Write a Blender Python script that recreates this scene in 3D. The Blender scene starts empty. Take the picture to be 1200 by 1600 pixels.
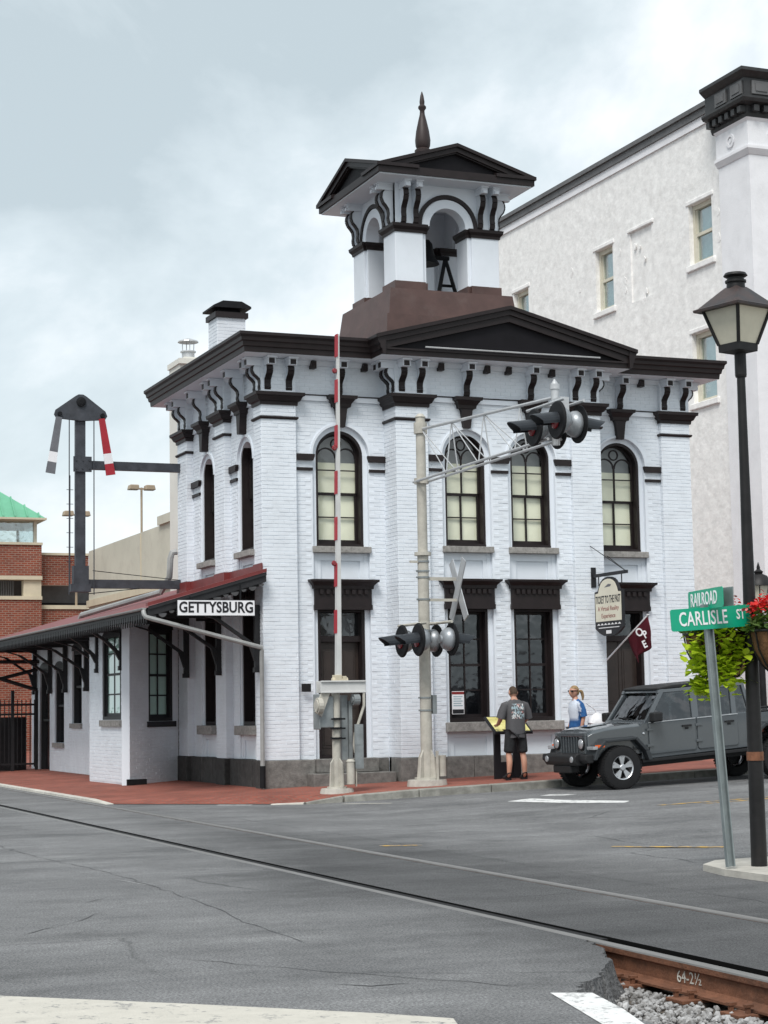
import bpy, bmesh, math, random
from mathutils import Vector, Matrix, geometry
random.seed(7)
SC = bpy.context.scene
COL = SC.collection
PI = math.pi

# ------------------------------------------------------------------ camera
cam_d = bpy.data.cameras.new('camera'); cam = bpy.data.objects.new('camera', cam_d); COL.objects.link(cam)
_r = Vector((0.92640781, -0.37613858, -0.01698046)); _dn = Vector((0.02380109, 0.10350953, -0.99434365)); _f = Vector((0.37576865, 0.92076357, 0.10484454))
_m = Matrix(((_r.x, -_dn.x, -_f.x, -10.8777), (_r.y, -_dn.y, -_f.y, -32.6077), (_r.z, -_dn.z, -_f.z, 1.55), (0, 0, 0, 1)))
cam.matrix_world = _m
cam_d.sensor_fit = 'VERTICAL'; cam_d.sensor_height = 36.0; cam_d.lens = 2919.26 / 1600 * 36.0
cam_d.clip_end = 3000; cam_d.clip_start = 0.1
SC.camera = cam

# ------------------------------------------------------------------ world: overcast sky
SUN_EL, SUN_AZ = math.radians(54), math.radians(219)      # azimuth clockwise from +Y (towards +X)
world = bpy.data.worlds.new('World'); SC.world = world; world.use_nodes = True
nt = world.node_tree; nt.nodes.clear(); N = nt.nodes.new; L = nt.links.new
out = N('ShaderNodeOutputWorld'); bg = N('ShaderNodeBackground'); L(bg.outputs[0], out.inputs[0])
sky = N('ShaderNodeTexSky'); sky.sky_type = 'NISHITA'; sky.sun_disc = False; sky.sun_elevation = SUN_EL; sky.sun_rotation = SUN_AZ
sky.air_density = 1.0; sky.dust_density = 2.0
skm = N('ShaderNodeVectorMath'); skm.operation = 'SCALE'; skm.inputs['Scale'].default_value = 0.10; L(sky.outputs[0], skm.inputs[0])
tc = N('ShaderNodeTexCoord')
mp = N('ShaderNodeMapping'); mp.inputs['Scale'].default_value = (1.0, 1.0, 1.15); mp.inputs['Location'].default_value = (0.62, 0.1, 0.42); L(tc.outputs['Generated'], mp.inputs[0])
n1 = N('ShaderNodeTexNoise'); n1.inputs['Scale'].default_value = 3.4; n1.inputs['Detail'].default_value = 8; n1.inputs['Roughness'].default_value = 0.56; n1.inputs['Distortion'].default_value = 0.35; L(mp.outputs[0], n1.inputs[0])
rp = N('ShaderNodeValToRGB'); L(n1.outputs[0], rp.inputs[0])
e = rp.color_ramp.elements; e[0].position = 0.40; e[0].color = (0.295, 0.34, 0.357, 1); e[1].position = 0.60; e[1].color = (0.545, 0.565, 0.575, 1)
x = e.new(0.50); x.color = (0.385, 0.43, 0.447, 1)
mx = N('ShaderNodeMix'); mx.data_type = 'RGBA'; mx.inputs[0].default_value = 0.90
L(skm.outputs[0], mx.inputs[6]); L(rp.outputs[0], mx.inputs[7]); L(mx.outputs[2], bg.inputs[0]); bg.inputs[1].default_value = 1.0

sun_d = bpy.data.lights.new('sun', 'SUN'); sun = bpy.data.objects.new('sun', sun_d); COL.objects.link(sun)
sun_d.energy = 1.5; sun_d.angle = math.radians(22); sun_d.color = (1.0, 0.97, 0.93)
_sd = Vector((math.sin(SUN_AZ) * math.cos(SUN_EL), math.cos(SUN_AZ) * math.cos(SUN_EL), math.sin(SUN_EL)))
sun.rotation_euler = _sd.to_track_quat('Z', 'Y').to_euler(); sun.location = (0, -20, 40)

vs = SC.view_settings; vs.view_transform = 'Standard'; vs.look = 'None'; vs.exposure = 1.03; vs.gamma = 1.0; vs.use_curve_mapping = False
SC.render.film_transparent = False
SC.cycles.max_bounces = 6

# ------------------------------------------------------------------ materials
MATS = {}
def mat(name, col, rough=0.7, var=0.12, scale=3.0, bump=0.0, bscale=60.0, metal=0.0, col2=None, spec=0.4, obvar=0.0, stretch=(1, 1, 1), dirt=0.0, dirtcol=(0.12, 0.11, 0.10)):
    if name in MATS: return MATS[name]
    m = bpy.data.materials.new(name); m.use_nodes = True; t = m.node_tree; b = t.nodes['Principled BSDF']
    b.inputs['Roughness'].default_value = rough; b.inputs['Metallic'].default_value = metal; b.inputs['Specular IOR Level'].default_value = spec
    c = t.nodes.new('ShaderNodeTexCoord'); mpn = t.nodes.new('ShaderNodeMapping'); mpn.inputs['Scale'].default_value = stretch; t.links.new(c.outputs['Object'], mpn.inputs[0])
    n = t.nodes.new('ShaderNodeTexNoise'); n.inputs['Scale'].default_value = scale; n.inputs['Detail'].default_value = 6; n.inputs['Roughness'].default_value = 0.62; t.links.new(mpn.outputs[0], n.inputs[0])
    r = t.nodes.new('ShaderNodeValToRGB'); t.links.new(n.outputs[0], r.inputs[0])
    a = tuple(max(0, v * (1 - var)) for v in col); bb = tuple(min(1, v * (1 + var)) for v in (col2 or col))
    r.color_ramp.elements[0].position = 0.3; r.color_ramp.elements[1].position = 0.7
    r.color_ramp.elements[0].color = (*a, 1); r.color_ramp.elements[1].color = (*bb, 1)
    src = r.outputs[0]
    if obvar:
        oi = t.nodes.new('ShaderNodeObjectInfo'); hs = t.nodes.new('ShaderNodeHueSaturation')
        mr = t.nodes.new('ShaderNodeMapRange'); mr.inputs[3].default_value = 1 - obvar; mr.inputs[4].default_value = 1 + obvar
        t.links.new(oi.outputs['Random'], mr.inputs[0]); t.links.new(mr.outputs[0], hs.inputs['Value']); t.links.new(src, hs.inputs['Color']); src = hs.outputs[0]
    if dirt:
        n3 = t.nodes.new('ShaderNodeTexNoise'); n3.inputs['Scale'].default_value = 1.7; n3.inputs['Detail'].default_value = 9; n3.inputs['Roughness'].default_value = 0.72; t.links.new(c.outputs['Object'], n3.inputs[0])
        r3 = t.nodes.new('ShaderNodeValToRGB'); r3.color_ramp.elements[0].position = 0.52; r3.color_ramp.elements[1].position = 0.72; t.links.new(n3.outputs[0], r3.inputs[0])
        mu = t.nodes.new('ShaderNodeMath'); mu.operation = 'MULTIPLY'; mu.inputs[1].default_value = dirt; t.links.new(r3.outputs[0], mu.inputs[0])
        mxx = t.nodes.new('ShaderNodeMix'); mxx.data_type = 'RGBA'; mxx.inputs[7].default_value = (*dirtcol, 1); t.links.new(mu.outputs[0], mxx.inputs[0]); t.links.new(src, mxx.inputs[6]); src = mxx.outputs[2]
    t.links.new(src, b.inputs['Base Color'])
    if bump:
        n2 = t.nodes.new('ShaderNodeTexNoise'); n2.inputs['Scale'].default_value = bscale; n2.inputs['Detail'].default_value = 4; t.links.new(c.outputs['Object'], n2.inputs[0])
        bp = t.nodes.new('ShaderNodeBump'); bp.inputs['Strength'].default_value = bump; bp.inputs['Distance'].default_value = 0.02; t.links.new(n2.outputs[0], bp.inputs['Height']); t.links.new(bp.outputs[0], b.inputs['Normal'])
    MATS[name] = m; return m

def glass(name, tint=(0.8, 0.85, 0.85), refl=0.12, rough=0.03):
    m = bpy.data.materials.new(name); m.use_nodes = True; t = m.node_tree; t.nodes.clear()
    o = t.nodes.new('ShaderNodeOutputMaterial'); tr = t.nodes.new('ShaderNodeBsdfTransparent'); tr.inputs[0].default_value = (*tint, 1)
    gl = t.nodes.new('ShaderNodeBsdfGlossy'); gl.inputs['Roughness'].default_value = rough; gl.inputs[0].default_value = (0.95, 0.97, 1, 1)
    lw = t.nodes.new('ShaderNodeLayerWeight'); lw.inputs[0].default_value = 0.5; pw = t.nodes.new('ShaderNodeMath'); pw.operation = 'POWER'; pw.inputs[1].default_value = 4.0; t.links.new(lw.outputs['Facing'], pw.inputs[0])
    ad = t.nodes.new('ShaderNodeMath'); ad.operation = 'ADD'; ad.use_clamp = True; ad.inputs[1].default_value = refl + 0.045; t.links.new(pw.outputs[0], ad.inputs[0])
    n = t.nodes.new('ShaderNodeTexNoise'); n.inputs['Scale'].default_value = 2.5; c = t.nodes.new('ShaderNodeTexCoord'); t.links.new(c.outputs['Object'], n.inputs[0])
    bp = t.nodes.new('ShaderNodeBump'); bp.inputs['Strength'].default_value = 0.22; bp.inputs['Distance'].default_value = 0.05; t.links.new(n.outputs[0], bp.inputs['Height']); t.links.new(bp.outputs[0], gl.inputs['Normal'])
    mi = t.nodes.new('ShaderNodeMixShader'); t.links.new(ad.outputs[0], mi.inputs[0]); t.links.new(tr.outputs[0], mi.inputs[1]); t.links.new(gl.outputs[0], mi.inputs[2]); t.links.new(mi.outputs[0], o.inputs[0])
    MATS[name] = m; return m

def brickmat(name, c1, c2, mortar, bw=0.21, bh=0.0725, ms=0.01, axes='xz', rough=0.85, bump=0.5, var=0.25):
    m = bpy.data.materials.new(name); m.use_nodes = True; t = m.node_tree; b = t.nodes['Principled BSDF']; b.inputs['Roughness'].default_value = rough; b.inputs['Specular IOR Level'].default_value = 0.25
    c = t.nodes.new('ShaderNodeTexCoord'); sp = t.nodes.new('ShaderNodeSeparateXYZ'); cb = t.nodes.new('ShaderNodeCombineXYZ'); t.links.new(c.outputs['Object'], sp.inputs[0])
    if axes == 'sum':      # works on any vertical wall
        s = t.nodes.new('ShaderNodeMath'); s.operation = 'ADD'; t.links.new(sp.outputs[0], s.inputs[0]); t.links.new(sp.outputs[1], s.inputs[1]); t.links.new(s.outputs[0], cb.inputs[0]); t.links.new(sp.outputs[2], cb.inputs[1])
    else:
        t.links.new(sp.outputs['xyz'.index(axes[0])], cb.inputs[0]); t.links.new(sp.outputs['xyz'.index(axes[1])], cb.inputs[1])
    bk = t.nodes.new('ShaderNodeTexBrick'); bk.inputs['Scale'].default_value = 1.0; bk.inputs['Brick Width'].default_value = bw; bk.inputs['Row Height'].default_value = bh; bk.inputs['Mortar Size'].default_value = ms
    bk.inputs['Color1'].default_value = (*c1, 1); bk.inputs['Color2'].default_value = (*c2, 1); bk.inputs['Mortar'].default_value = (*mortar, 1); t.links.new(cb.outputs[0], bk.inputs['Vector'])
    n = t.nodes.new('ShaderNodeTexNoise'); n.inputs['Scale'].default_value = 0.9; n.inputs['Detail'].default_value = 8; n.inputs['Roughness'].default_value = 0.7; t.links.new(c.outputs['Object'], n.inputs[0])
    mr = t.nodes.new('ShaderNodeMapRange'); mr.inputs[1].default_value = 0.3; mr.inputs[2].default_value = 0.7; mr.inputs[3].default_value = 1 - var; mr.inputs[4].default_value = 1 + var; t.links.new(n.outputs[0], mr.inputs[0])
    hs = t.nodes.new('ShaderNodeHueSaturation'); t.links.new(mr.outputs[0], hs.inputs['Value']); t.links.new(bk.outputs[0], hs.inputs['Color']); t.links.new(hs.outputs[0], b.inputs['Base Color'])
    if bump:
        bp = t.nodes.new('ShaderNodeBump'); bp.invert = True; bp.inputs['Strength'].default_value = bump; bp.inputs['Distance'].default_value = 0.008; t.links.new(bk.outputs['Fac'], bp.inputs['Height']); t.links.new(bp.outputs[0], b.inputs['Normal'])
    MATS[name] = m; return m

mat('white_paint', (0.715, 0.758, 0.81), 0.55, 0.045, 1.3, 0.05, 45, dirt=0.10, dirtcol=(0.45, 0.47, 0.48))
mat('white_brick', (0.72, 0.762, 0.81), 0.5, 0.07, 2.2, 0.12, 60, dirt=0.22, dirtcol=(0.48, 0.49, 0.5))
mat('brown_trim', (0.0165, 0.0115, 0.0118), 0.5, 0.25, 4, 0.03, 30, spec=0.3)
mat('void_black', (0.004, 0.004, 0.004), 0.9, 0.1, 3, spec=0.1); mat('tympanum', (0.006, 0.005, 0.007), 0.6, 0.3, 3, spec=0.2)
mat('brown_metal', (0.085, 0.048, 0.042), 0.5, 0.22, 2.2, 0.03, 10, dirt=0.3, dirtcol=(0.14, 0.12, 0.11))
mat('granite', (0.165, 0.16, 0.15), 0.85, 0.35, 9, 0.5, 45, obvar=0.16, dirt=0.4, dirtcol=(0.09, 0.088, 0.085))
mat('sill_stone', (0.27, 0.26, 0.245), 0.85, 0.3, 14, 0.35, 50, dirt=0.4, dirtcol=(0.12, 0.115, 0.11))
mat('blind', (0.93, 0.93, 0.73), 0.8, 0.10, 1.1, obvar=0.09)
mat('blind_green', (0.78, 0.86, 0.82), 0.8, 0.08, 1.5)
mat('dark_inside', (0.020, 0.020, 0.023), 0.8, 0.3, 2)
mat('red_roof', (0.165, 0.030, 0.029), 0.5, 0.2, 2.5, 0.04, 20, dirt=0.25, dirtcol=(0.10, 0.03, 0.028))
mat('black_wood', (0.016, 0.016, 0.018), 0.55, 0.3, 5, 0.04, 40)
mat('gutter_grey', (0.30, 0.305, 0.30), 0.45, 0.15, 4, dirt=0.25, dirtcol=(0.16, 0.13, 0.10))
mat('signal_grey', (0.43, 0.41, 0.36), 0.5, 0.18, 5, 0.05, 40, dirt=0.45, dirtcol=(0.20, 0.16, 0.12))
mat('alum_paint', (0.50, 0.51, 0.52), 0.38, 0.12, 6, metal=0.35, dirt=0.3, dirtcol=(0.22, 0.2, 0.18))
mat('steel_grey', (0.24, 0.26, 0.265), 0.5, 0.2, 6, metal=0.3, dirt=0.3)
mat('signal_black', (0.009, 0.0095, 0.011), 0.6, 0.25, 6, spec=0.2)
mat('hood_grey', (0.022, 0.026, 0.032), 0.4, 0.2, 8, metal=0.1)
mat('red_lens', (0.20, 0.010, 0.016), 0.15, 0.2, 20, spec=0.6)
mat('gate_red', (0.36, 0.022, 0.035), 0.55, 0.15, 5)
mat('gate_white', (0.54, 0.54, 0.53), 0.5, 0.08, 5)
mat('sign_white', (0.80, 0.80, 0.82), 0.5, 0.03, 3)
mat('ink', (0.012, 0.012, 0.015), 0.5, 0.1, 3)
mat('iron', (0.011, 0.0105, 0.011), 0.5, 0.35, 7, 0.05, 50, dirt=0.25, dirtcol=(0.035, 0.024, 0.02), spec=0.3)
mat('rust', (0.155, 0.066, 0.036), 0.85, 0.35, 9, 0.35, 60, dirt=0.5, dirtcol=(0.045, 0.03, 0.024))
mat('rail_top', (0.19, 0.185, 0.18), 0.5, 0.25, 6, metal=0.2, stretch=(30, 0.4, 1))
mat('rubber', (0.010, 0.010, 0.011), 0.9, 0.3, 8)
mat('concrete', (0.42, 0.40, 0.36), 0.9, 0.18, 5, 0.3, 60, dirt=0.4, dirtcol=(0.22, 0.20, 0.18))
mat('kerb_stone', (0.25, 0.245, 0.22), 0.9, 0.3, 7, 0.4, 50, obvar=0.10, dirt=0.55, dirtcol=(0.11, 0.105, 0.09))
mat('kerb_pale', (0.52, 0.50, 0.45), 0.9, 0.2, 7, 0.3, 50, obvar=0.08, dirt=0.4, dirtcol=(0.28, 0.25, 0.22))
mat('stucco', (0.80, 0.79, 0.775), 0.9, 0.11, 3.5, 0.9, 5, dirt=0.32, dirtcol=(0.55, 0.53, 0.51))
mat('stucco_front', (0.76, 0.76, 0.78), 0.85, 0.06, 1.5, 0.2, 25, dirt=0.2, dirtcol=(0.45, 0.45, 0.46))
mat('dark_cornice', (0.032, 0.032, 0.033), 0.5, 0.3, 5)
mat('grey_trim', (0.12, 0.12, 0.122), 0.6, 0.2, 3)
mat('window_cream', (0.58, 0.55, 0.45), 0.6, 0.1, 5)
mat('shade_blue', (0.34, 0.44, 0.48), 0.7, 0.15, 2)
mat('cream_wall', (0.66, 0.65, 0.60), 0.9, 0.06, 0.8, 0.1, 20, dirt=0.25, dirtcol=(0.42, 0.40, 0.36))
mat('beige_wall', (0.52, 0.50, 0.42), 0.9, 0.08, 0.6, 0.1, 20, dirt=0.35, dirtcol=(0.33, 0.30, 0.25))
mat('garage_cream', (0.55, 0.49, 0.37), 0.9, 0.08, 2)
mat('green_roof', (0.13, 0.38, 0.24), 0.5, 0.12, 1.5)
mat('tan_metal', (0.35, 0.28, 0.20), 0.6, 0.1, 4)
brickmat('garage_brick', (0.25, 0.062, 0.035), (0.17, 0.042, 0.028), (0.26, 0.19, 0.15), 0.24, 0.085, 0.013, 'sum', bump=0.3)
brickmat('paver_brick', (0.29, 0.084, 0.058), (0.20, 0.060, 0.045), (0.19, 0.11, 0.085), 0.20, 0.10, 0.010, 'xy', bump=0.3, var=0.3)
brickmat('pale_brick', (0.48, 0.46, 0.45), (0.42, 0.41, 0.41), (0.36, 0.35, 0.35), 0.21, 0.0725, 0.01, 'sum', bump=0.5, var=0.1)
glass('glass_pane', (0.97, 0.98, 0.97), 0.0)
glass('glass_dark', (0.55, 0.58, 0.62), 0.055, 0.05)
glass('glass_clear', (0.86, 0.92, 0.90), 0.16)

# ------------------------------------------------------------------ mesh helpers
class F:                       # a vertical plane: origin, direction; depth d points to the right of the direction (outwards)
    def __init__(s, o, d):
        l = math.hypot(*d); s.o = o; s.d = (d[0] / l, d[1] / l); s.n = (s.d[1], -s.d[0])
    def p(s, u, d, z): return (s.o[0] + s.d[0] * u + s.n[0] * d, s.o[1] + s.d[1] * u + s.n[1] * d, z)

class MB:
    def __init__(s): s.v = []; s.f = []
    def add(s, vs_, fs): k = len(s.v); s.v += [tuple(q) for q in vs_]; s.f += [tuple(i + k for i in q) for q in fs]; return s
    def hexa(s, q): return s.add(q, [(0, 3, 2, 1), (4, 5, 6, 7), (0, 1, 5, 4), (1, 2, 6, 5), (2, 3, 7, 6), (3, 0, 4, 7)])
    def box(s, x0, x1, y0, y1, z0, z1): return s.hexa([(x0, y0, z0), (x1, y0, z0), (x1, y1, z0), (x0, y1, z0), (x0, y0, z1), (x1, y0, z1), (x1, y1, z1), (x0, y1, z1)])
    def fbox(s, f, u0, u1, d0, d1, z0, z1): return s.hexa([f.p(u0, d0, z0), f.p(u1, d0, z0), f.p(u1, d1, z0), f.p(u0, d1, z0), f.p(u0, d0, z1), f.p(u1, d0, z1), f.p(u1, d1, z1), f.p(u0, d1, z1)])
    def prism(s, pts, ax, a, b):
        n = len(pts)
        def P(q, t): return (t, q[0], q[1]) if ax == 'x' else (q[0], t, q[1]) if ax == 'y' else (q[0], q[1], t)
        return s.add([P(q, a) for q in pts] + [P(q, b) for q in pts], [tuple(range(n))[::-1], tuple(range(n, 2 * n))] + [(i, (i + 1) % n, n + (i + 1) % n, n + i) for i in range(n)])
    def fprism(s, f, pts, d0, d1):       # pts (u,z)
        n = len(pts)
        return s.add([f.p(u, d0, z) for u, z in pts] + [f.p(u, d1, z) for u, z in pts], [tuple(range(n))[::-1], tuple(range(n, 2 * n))] + [(i, (i + 1) % n, n + (i + 1) % n, n + i) for i in range(n)])
    def ring(s, c, r0, r1, y0, y1, a0=0.0, a1=PI, n=20, f=None):   # annulus (x,z) extruded along y, or on plane f with y as depth
        vs_ = []; fs = []
        for i in range(n + 1):
            a = a0 + (a1 - a0) * i / n
            for r, y in ((r0, y0), (r1, y0), (r1, y1), (r0, y1)):
                px, pz = c[0] + r * math.cos(a), c[1] + r * math.sin(a)
                vs_.append(f.p(px, y, pz) if f else (px, y, pz))
        for i in range(n):
            for j in range(4): fs.append((i * 4 + j, i * 4 + (j + 1) % 4, i * 4 + 4 + (j + 1) % 4, i * 4 + 4 + j))
        if abs(a1 - a0) < 2 * PI - 1e-3: fs += [(0, 1, 2, 3), (n * 4, n * 4 + 3, n * 4 + 2, n * 4 + 1)]
        return s.add(vs_, fs)
    def cone(s, p0, p1, r0, r1, n=10, cap=True):
        p0 = Vector(p0); p1 = Vector(p1); d = (p1 - p0).normalized(); a = d.orthogonal().normalized(); b = d.cross(a)
        vs_ = [p0 + (a * math.cos(2 * PI * i / n) + b * math.sin(2 * PI * i / n)) * r0 for i in range(n)] + [p1 + (a * math.cos(2 * PI * i / n) + b * math.sin(2 * PI * i / n)) * r1 for i in range(n)]
        fs = [(i, (i + 1) % n, n + (i + 1) % n, n + i) for i in range(n)]
        if cap: fs += [tuple(range(n))[::-1], tuple(range(n, 2 * n))]
        return s.add(vs_, fs)
    def tube(s, pts, r, n=8):
        pts = [Vector(p) for p in pts]; rings = []
        t0 = (pts[1] - pts[0]).normalized(); a = t0.orthogonal().normalized(); k = len(s.v); m = len(pts)
        for i, p in enumerate(pts):
            t = (pts[min(i + 1, m - 1)] - pts[max(i - 1, 0)]).normalized(); a = (a - t * a.dot(t)).normalized(); b = t.cross(a)
            rr = r[i] if isinstance(r, (list, tuple)) else r
            s.v += [tuple(p + (a * math.cos(2 * PI * j / n) + b * math.sin(2 * PI * j / n)) * rr) for j in range(n)]
        for i in range(m - 1):
            for j in range(n): s.f.append((k + i * n + j, k + i * n + (j + 1) % n, k + i * n + n + (j + 1) % n, k + i * n + n + j))
        s.f.append(tuple(k + j for j in range(n))[::-1]); s.f.append(tuple(k + (m - 1) * n + j for j in range(n)))
        return s
    def lathe(s, prof, c=(0, 0, 0), n=20, ax='z', cap=True):
        k = len(s.v); m = len(prof)
        for r, h in prof:
            for j in range(n):
                a = 2 * PI * j / n; x_, y_ = r * math.cos(a), r * math.sin(a)
                q = (x_, y_, h) if ax == 'z' else (h, x_, y_) if ax == 'x' else (x_, h, y_)
                s.v.append((c[0] + q[0], c[1] + q[1], c[2] + q[2]))
        for i in range(m - 1):
            for j in range(n): s.f.append((k + i * n + j, k + i * n + (j + 1) % n, k + i * n + n + (j + 1) % n, k + i * n + n + j))
        if cap: s.f.append(tuple(k + j for j in range(n))[::-1]); s.f.append(tuple(k + (m - 1) * n + j for j in range(n)))
        return s
    def sweep(s, path, prof, closed=False, close_prof=True):   # path [(x,y)], prof [(d,z)] outwards = right of travel
        n = len(path); offs = []
        for i in range(n):
            p = path[i]; q0 = path[i - 1] if (i > 0 or closed) else None; q1 = path[(i + 1) % n] if (i < n - 1 or closed) else None
            ns = []
            for a, b in ((q0, p), (p, q1)):
                if a is None or b is None: continue
                l = math.hypot(b[0] - a[0], b[1] - a[1]); ns.append(((b[1] - a[1]) / l, -(b[0] - a[0]) / l))
            if len(ns) == 1: offs.append(ns[0])
            else:
                sx, sy = ns[0][0] + ns[1][0], ns[0][1] + ns[1][1]; l2 = sx * sx + sy * sy; offs.append((2 * sx / l2, 2 * sy / l2))
        m = len(prof); k = len(s.v)
        for p, o in zip(path, offs):
            for d, z in prof: s.v.append((p[0] + o[0] * d, p[1] + o[1] * d, z))
        for i in range(n if closed else n - 1):
            for j in range(m if close_prof else m - 1):
                a, b = k + i * m, k + ((i + 1) % n) * m
                s.f.append((a + j, b + j, b + (j + 1) % m, a + (j + 1) % m))
        if not closed and close_prof: s.f.append(tuple(k + j for j in range(m))); s.f.append(tuple(k + (n - 1) * m + j for j in range(m))[::-1])
        return s
    def bricks(s, f, u0, u1, d, z0, z1, ex=None, rel=0.0055, gap=0.011, bl=0.212, bh=0.0725, rnd=random):
        nz = int(round((z1 - z0) / bh)); h = (z1 - z0) / max(nz, 1)
        for r in range(nz):
            za, zb = z0 + r * h + gap / 2, z0 + (r + 1) * h - gap / 2
            u = u0 - (bl / 2 if r % 2 else 0)
            while u < u1 - 0.01:
                a, b = max(u, u0) + (gap * 0.2), min(u + bl, u1) - (gap * 0.2)
                u += bl
                if b - a < 0.025: continue
                if ex and ex((a + b) / 2, (za + zb) / 2, (b - a) / 2): continue
                q = rel + rnd.uniform(-0.0025, 0.0025)
                s.add([f.p(a, d, za), f.p(b, d, za), f.p(b, d, zb), f.p(a, d, zb), f.p(a + .002, d + q, za + .002), f.p(b - .002, d + q, za + .002), f.p(b - .002, d + q, zb - .002), f.p(a + .002, d + q, zb - .002)], [(4, 5, 6, 7), (0, 1, 5, 4), (1, 2, 6, 5), (2, 3, 7, 6), (3, 0, 4, 7)])
        return s
    def mesh(s, name, m, smooth=False, recalc=True):
        me = bpy.data.meshes.new(name); me.from_pydata(s.v, [], s.f)
        if recalc:
            bm = bmesh.new(); bm.from_mesh(me); bmesh.ops.recalc_face_normals(bm, faces=bm.faces); bm.to_mesh(me); bm.free()
        if m: me.materials.append(MATS[m] if isinstance(m, str) else m)
        if smooth:
            me.polygons.foreach_set('use_smooth', [True] * len(me.polygons)); me.set_sharp_from_angle(angle=math.radians(38))
        me.update(); return me
    def build(s, name, m, parent=None, smooth=False, bevel=0, recalc=True):
        return inst(name, s.mesh(name, m, smooth, recalc), parent=parent, bevel=bevel)

def inst(name, me, loc=(0, 0, 0), rz=0.0, parent=None, bevel=0, scale=None, local=False):
    o = bpy.data.objects.new(name, me); COL.objects.link(o); o.location = loc; o.rotation_euler = (0, 0, rz)
    if scale: o.scale = scale
    if parent is not None:
        o.parent = parent
        if not local: o.matrix_parent_inverse = WM[parent.name].inverted()
    WM[o.name] = (WM[parent.name] if (local and parent is not None) else Matrix()) @ (Matrix.Translation(loc) @ Matrix.Rotation(rz, 4, 'Z') @ (Matrix.Diagonal((*scale, 1)) if scale else Matrix()))
    if bevel:
        bv = o.modifiers.new('bevel', 'BEVEL'); bv.width = bevel; bv.segments = 2; bv.limit_method = 'ANGLE'
    return o
WM = {}
def tag(o, label=None, cat=None, group=None, kind=None):
    if label: o['label'] = label
    if cat: o['category'] = cat
    if group: o['group'] = group
    if kind: o['kind'] = kind
    return o
def thing(name, label, cat, loc=(0, 0, 0), rz=0.0, group=None):
    o = bpy.data.objects.new(name, None); COL.objects.link(o); o.location = loc; o.rotation_euler = (0, 0, rz); o.empty_display_size = 0.2
    WM[o.name] = Matrix.Translation(loc) @ Matrix.Rotation(rz, 4, 'Z')
    return tag(o, label, cat, group)

def text_mesh(txt, size, mtx, m, sx=1.0, extr=0.003, spacing=1.0, bold=0.0):
    c = bpy.data.curves.new('txt', 'FONT'); c.body = txt; c.size = size; c.extrude = extr; c.align_x = 'CENTER'; c.align_y = 'CENTER'; c.space_character = spacing; c.offset = bold; c.resolution_u = 3
    o = bpy.data.objects.new('txt', c); COL.objects.link(o); bpy.context.view_layer.update()
    me = bpy.data.meshes.new_from_object(o.evaluated_get(bpy.context.evaluated_depsgraph_get()))
    bpy.data.objects.remove(o); bpy.data.curves.remove(c)
    me.transform(mtx @ Matrix.Diagonal((sx, 1, 1, 1))); me.materials.clear(); me.materials.append(MATS[m]); me.name = 'lettering'
    return me
RX90 = Matrix.Rotation(PI / 2, 4, 'X')
def TM(loc, rz=0, tilt=0): return Matrix.Translation(loc) @ Matrix.Rotation(rz, 4, 'Z') @ RX90 @ Matrix.Rotation(tilt, 4, 'Z')

def skin_mesh(name, joints, edges, m, root=0, sub=2, smooth=True):
    # joints [(x,y,z,rx,ry)]
    me = bpy.data.meshes.new(name); me.from_pydata([j[:3] for j in joints], edges, [])
    o = bpy.data.objects.new(name, me); COL.objects.link(o)
    md = o.modifiers.new('skin', 'SKIN'); md.use_smooth_shade = True
    sv = me.skin_vertices[0].data if me.skin_vertices else None
    if sv is None:
        bm = bmesh.new(); bm.from_mesh(me); bm.verts.layers.skin.verify(); bm.to_mesh(me); bm.free(); sv = me.skin_vertices[0].data
    for i, j in enumerate(joints):
        sv[i].radius = (j[3], j[4] if len(j) > 4 else j[3]); sv[i].use_root = (i == root)
    sb = o.modifiers.new('sub', 'SUBSURF'); sb.levels = sub; sb.render_levels = sub
    bpy.context.view_layer.update()
    r = bpy.data.meshes.new_from_object(o.evaluated_get(bpy.context.evaluated_depsgraph_get()))
    bpy.data.objects.remove(o); bpy.data.meshes.remove(me)
    r.name = name; r.materials.clear(); r.materials.append(MATS[m] if isinstance(m, str) else m)
    r.polygons.foreach_set('use_smooth', [True] * len(r.polygons))
    return r
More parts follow.
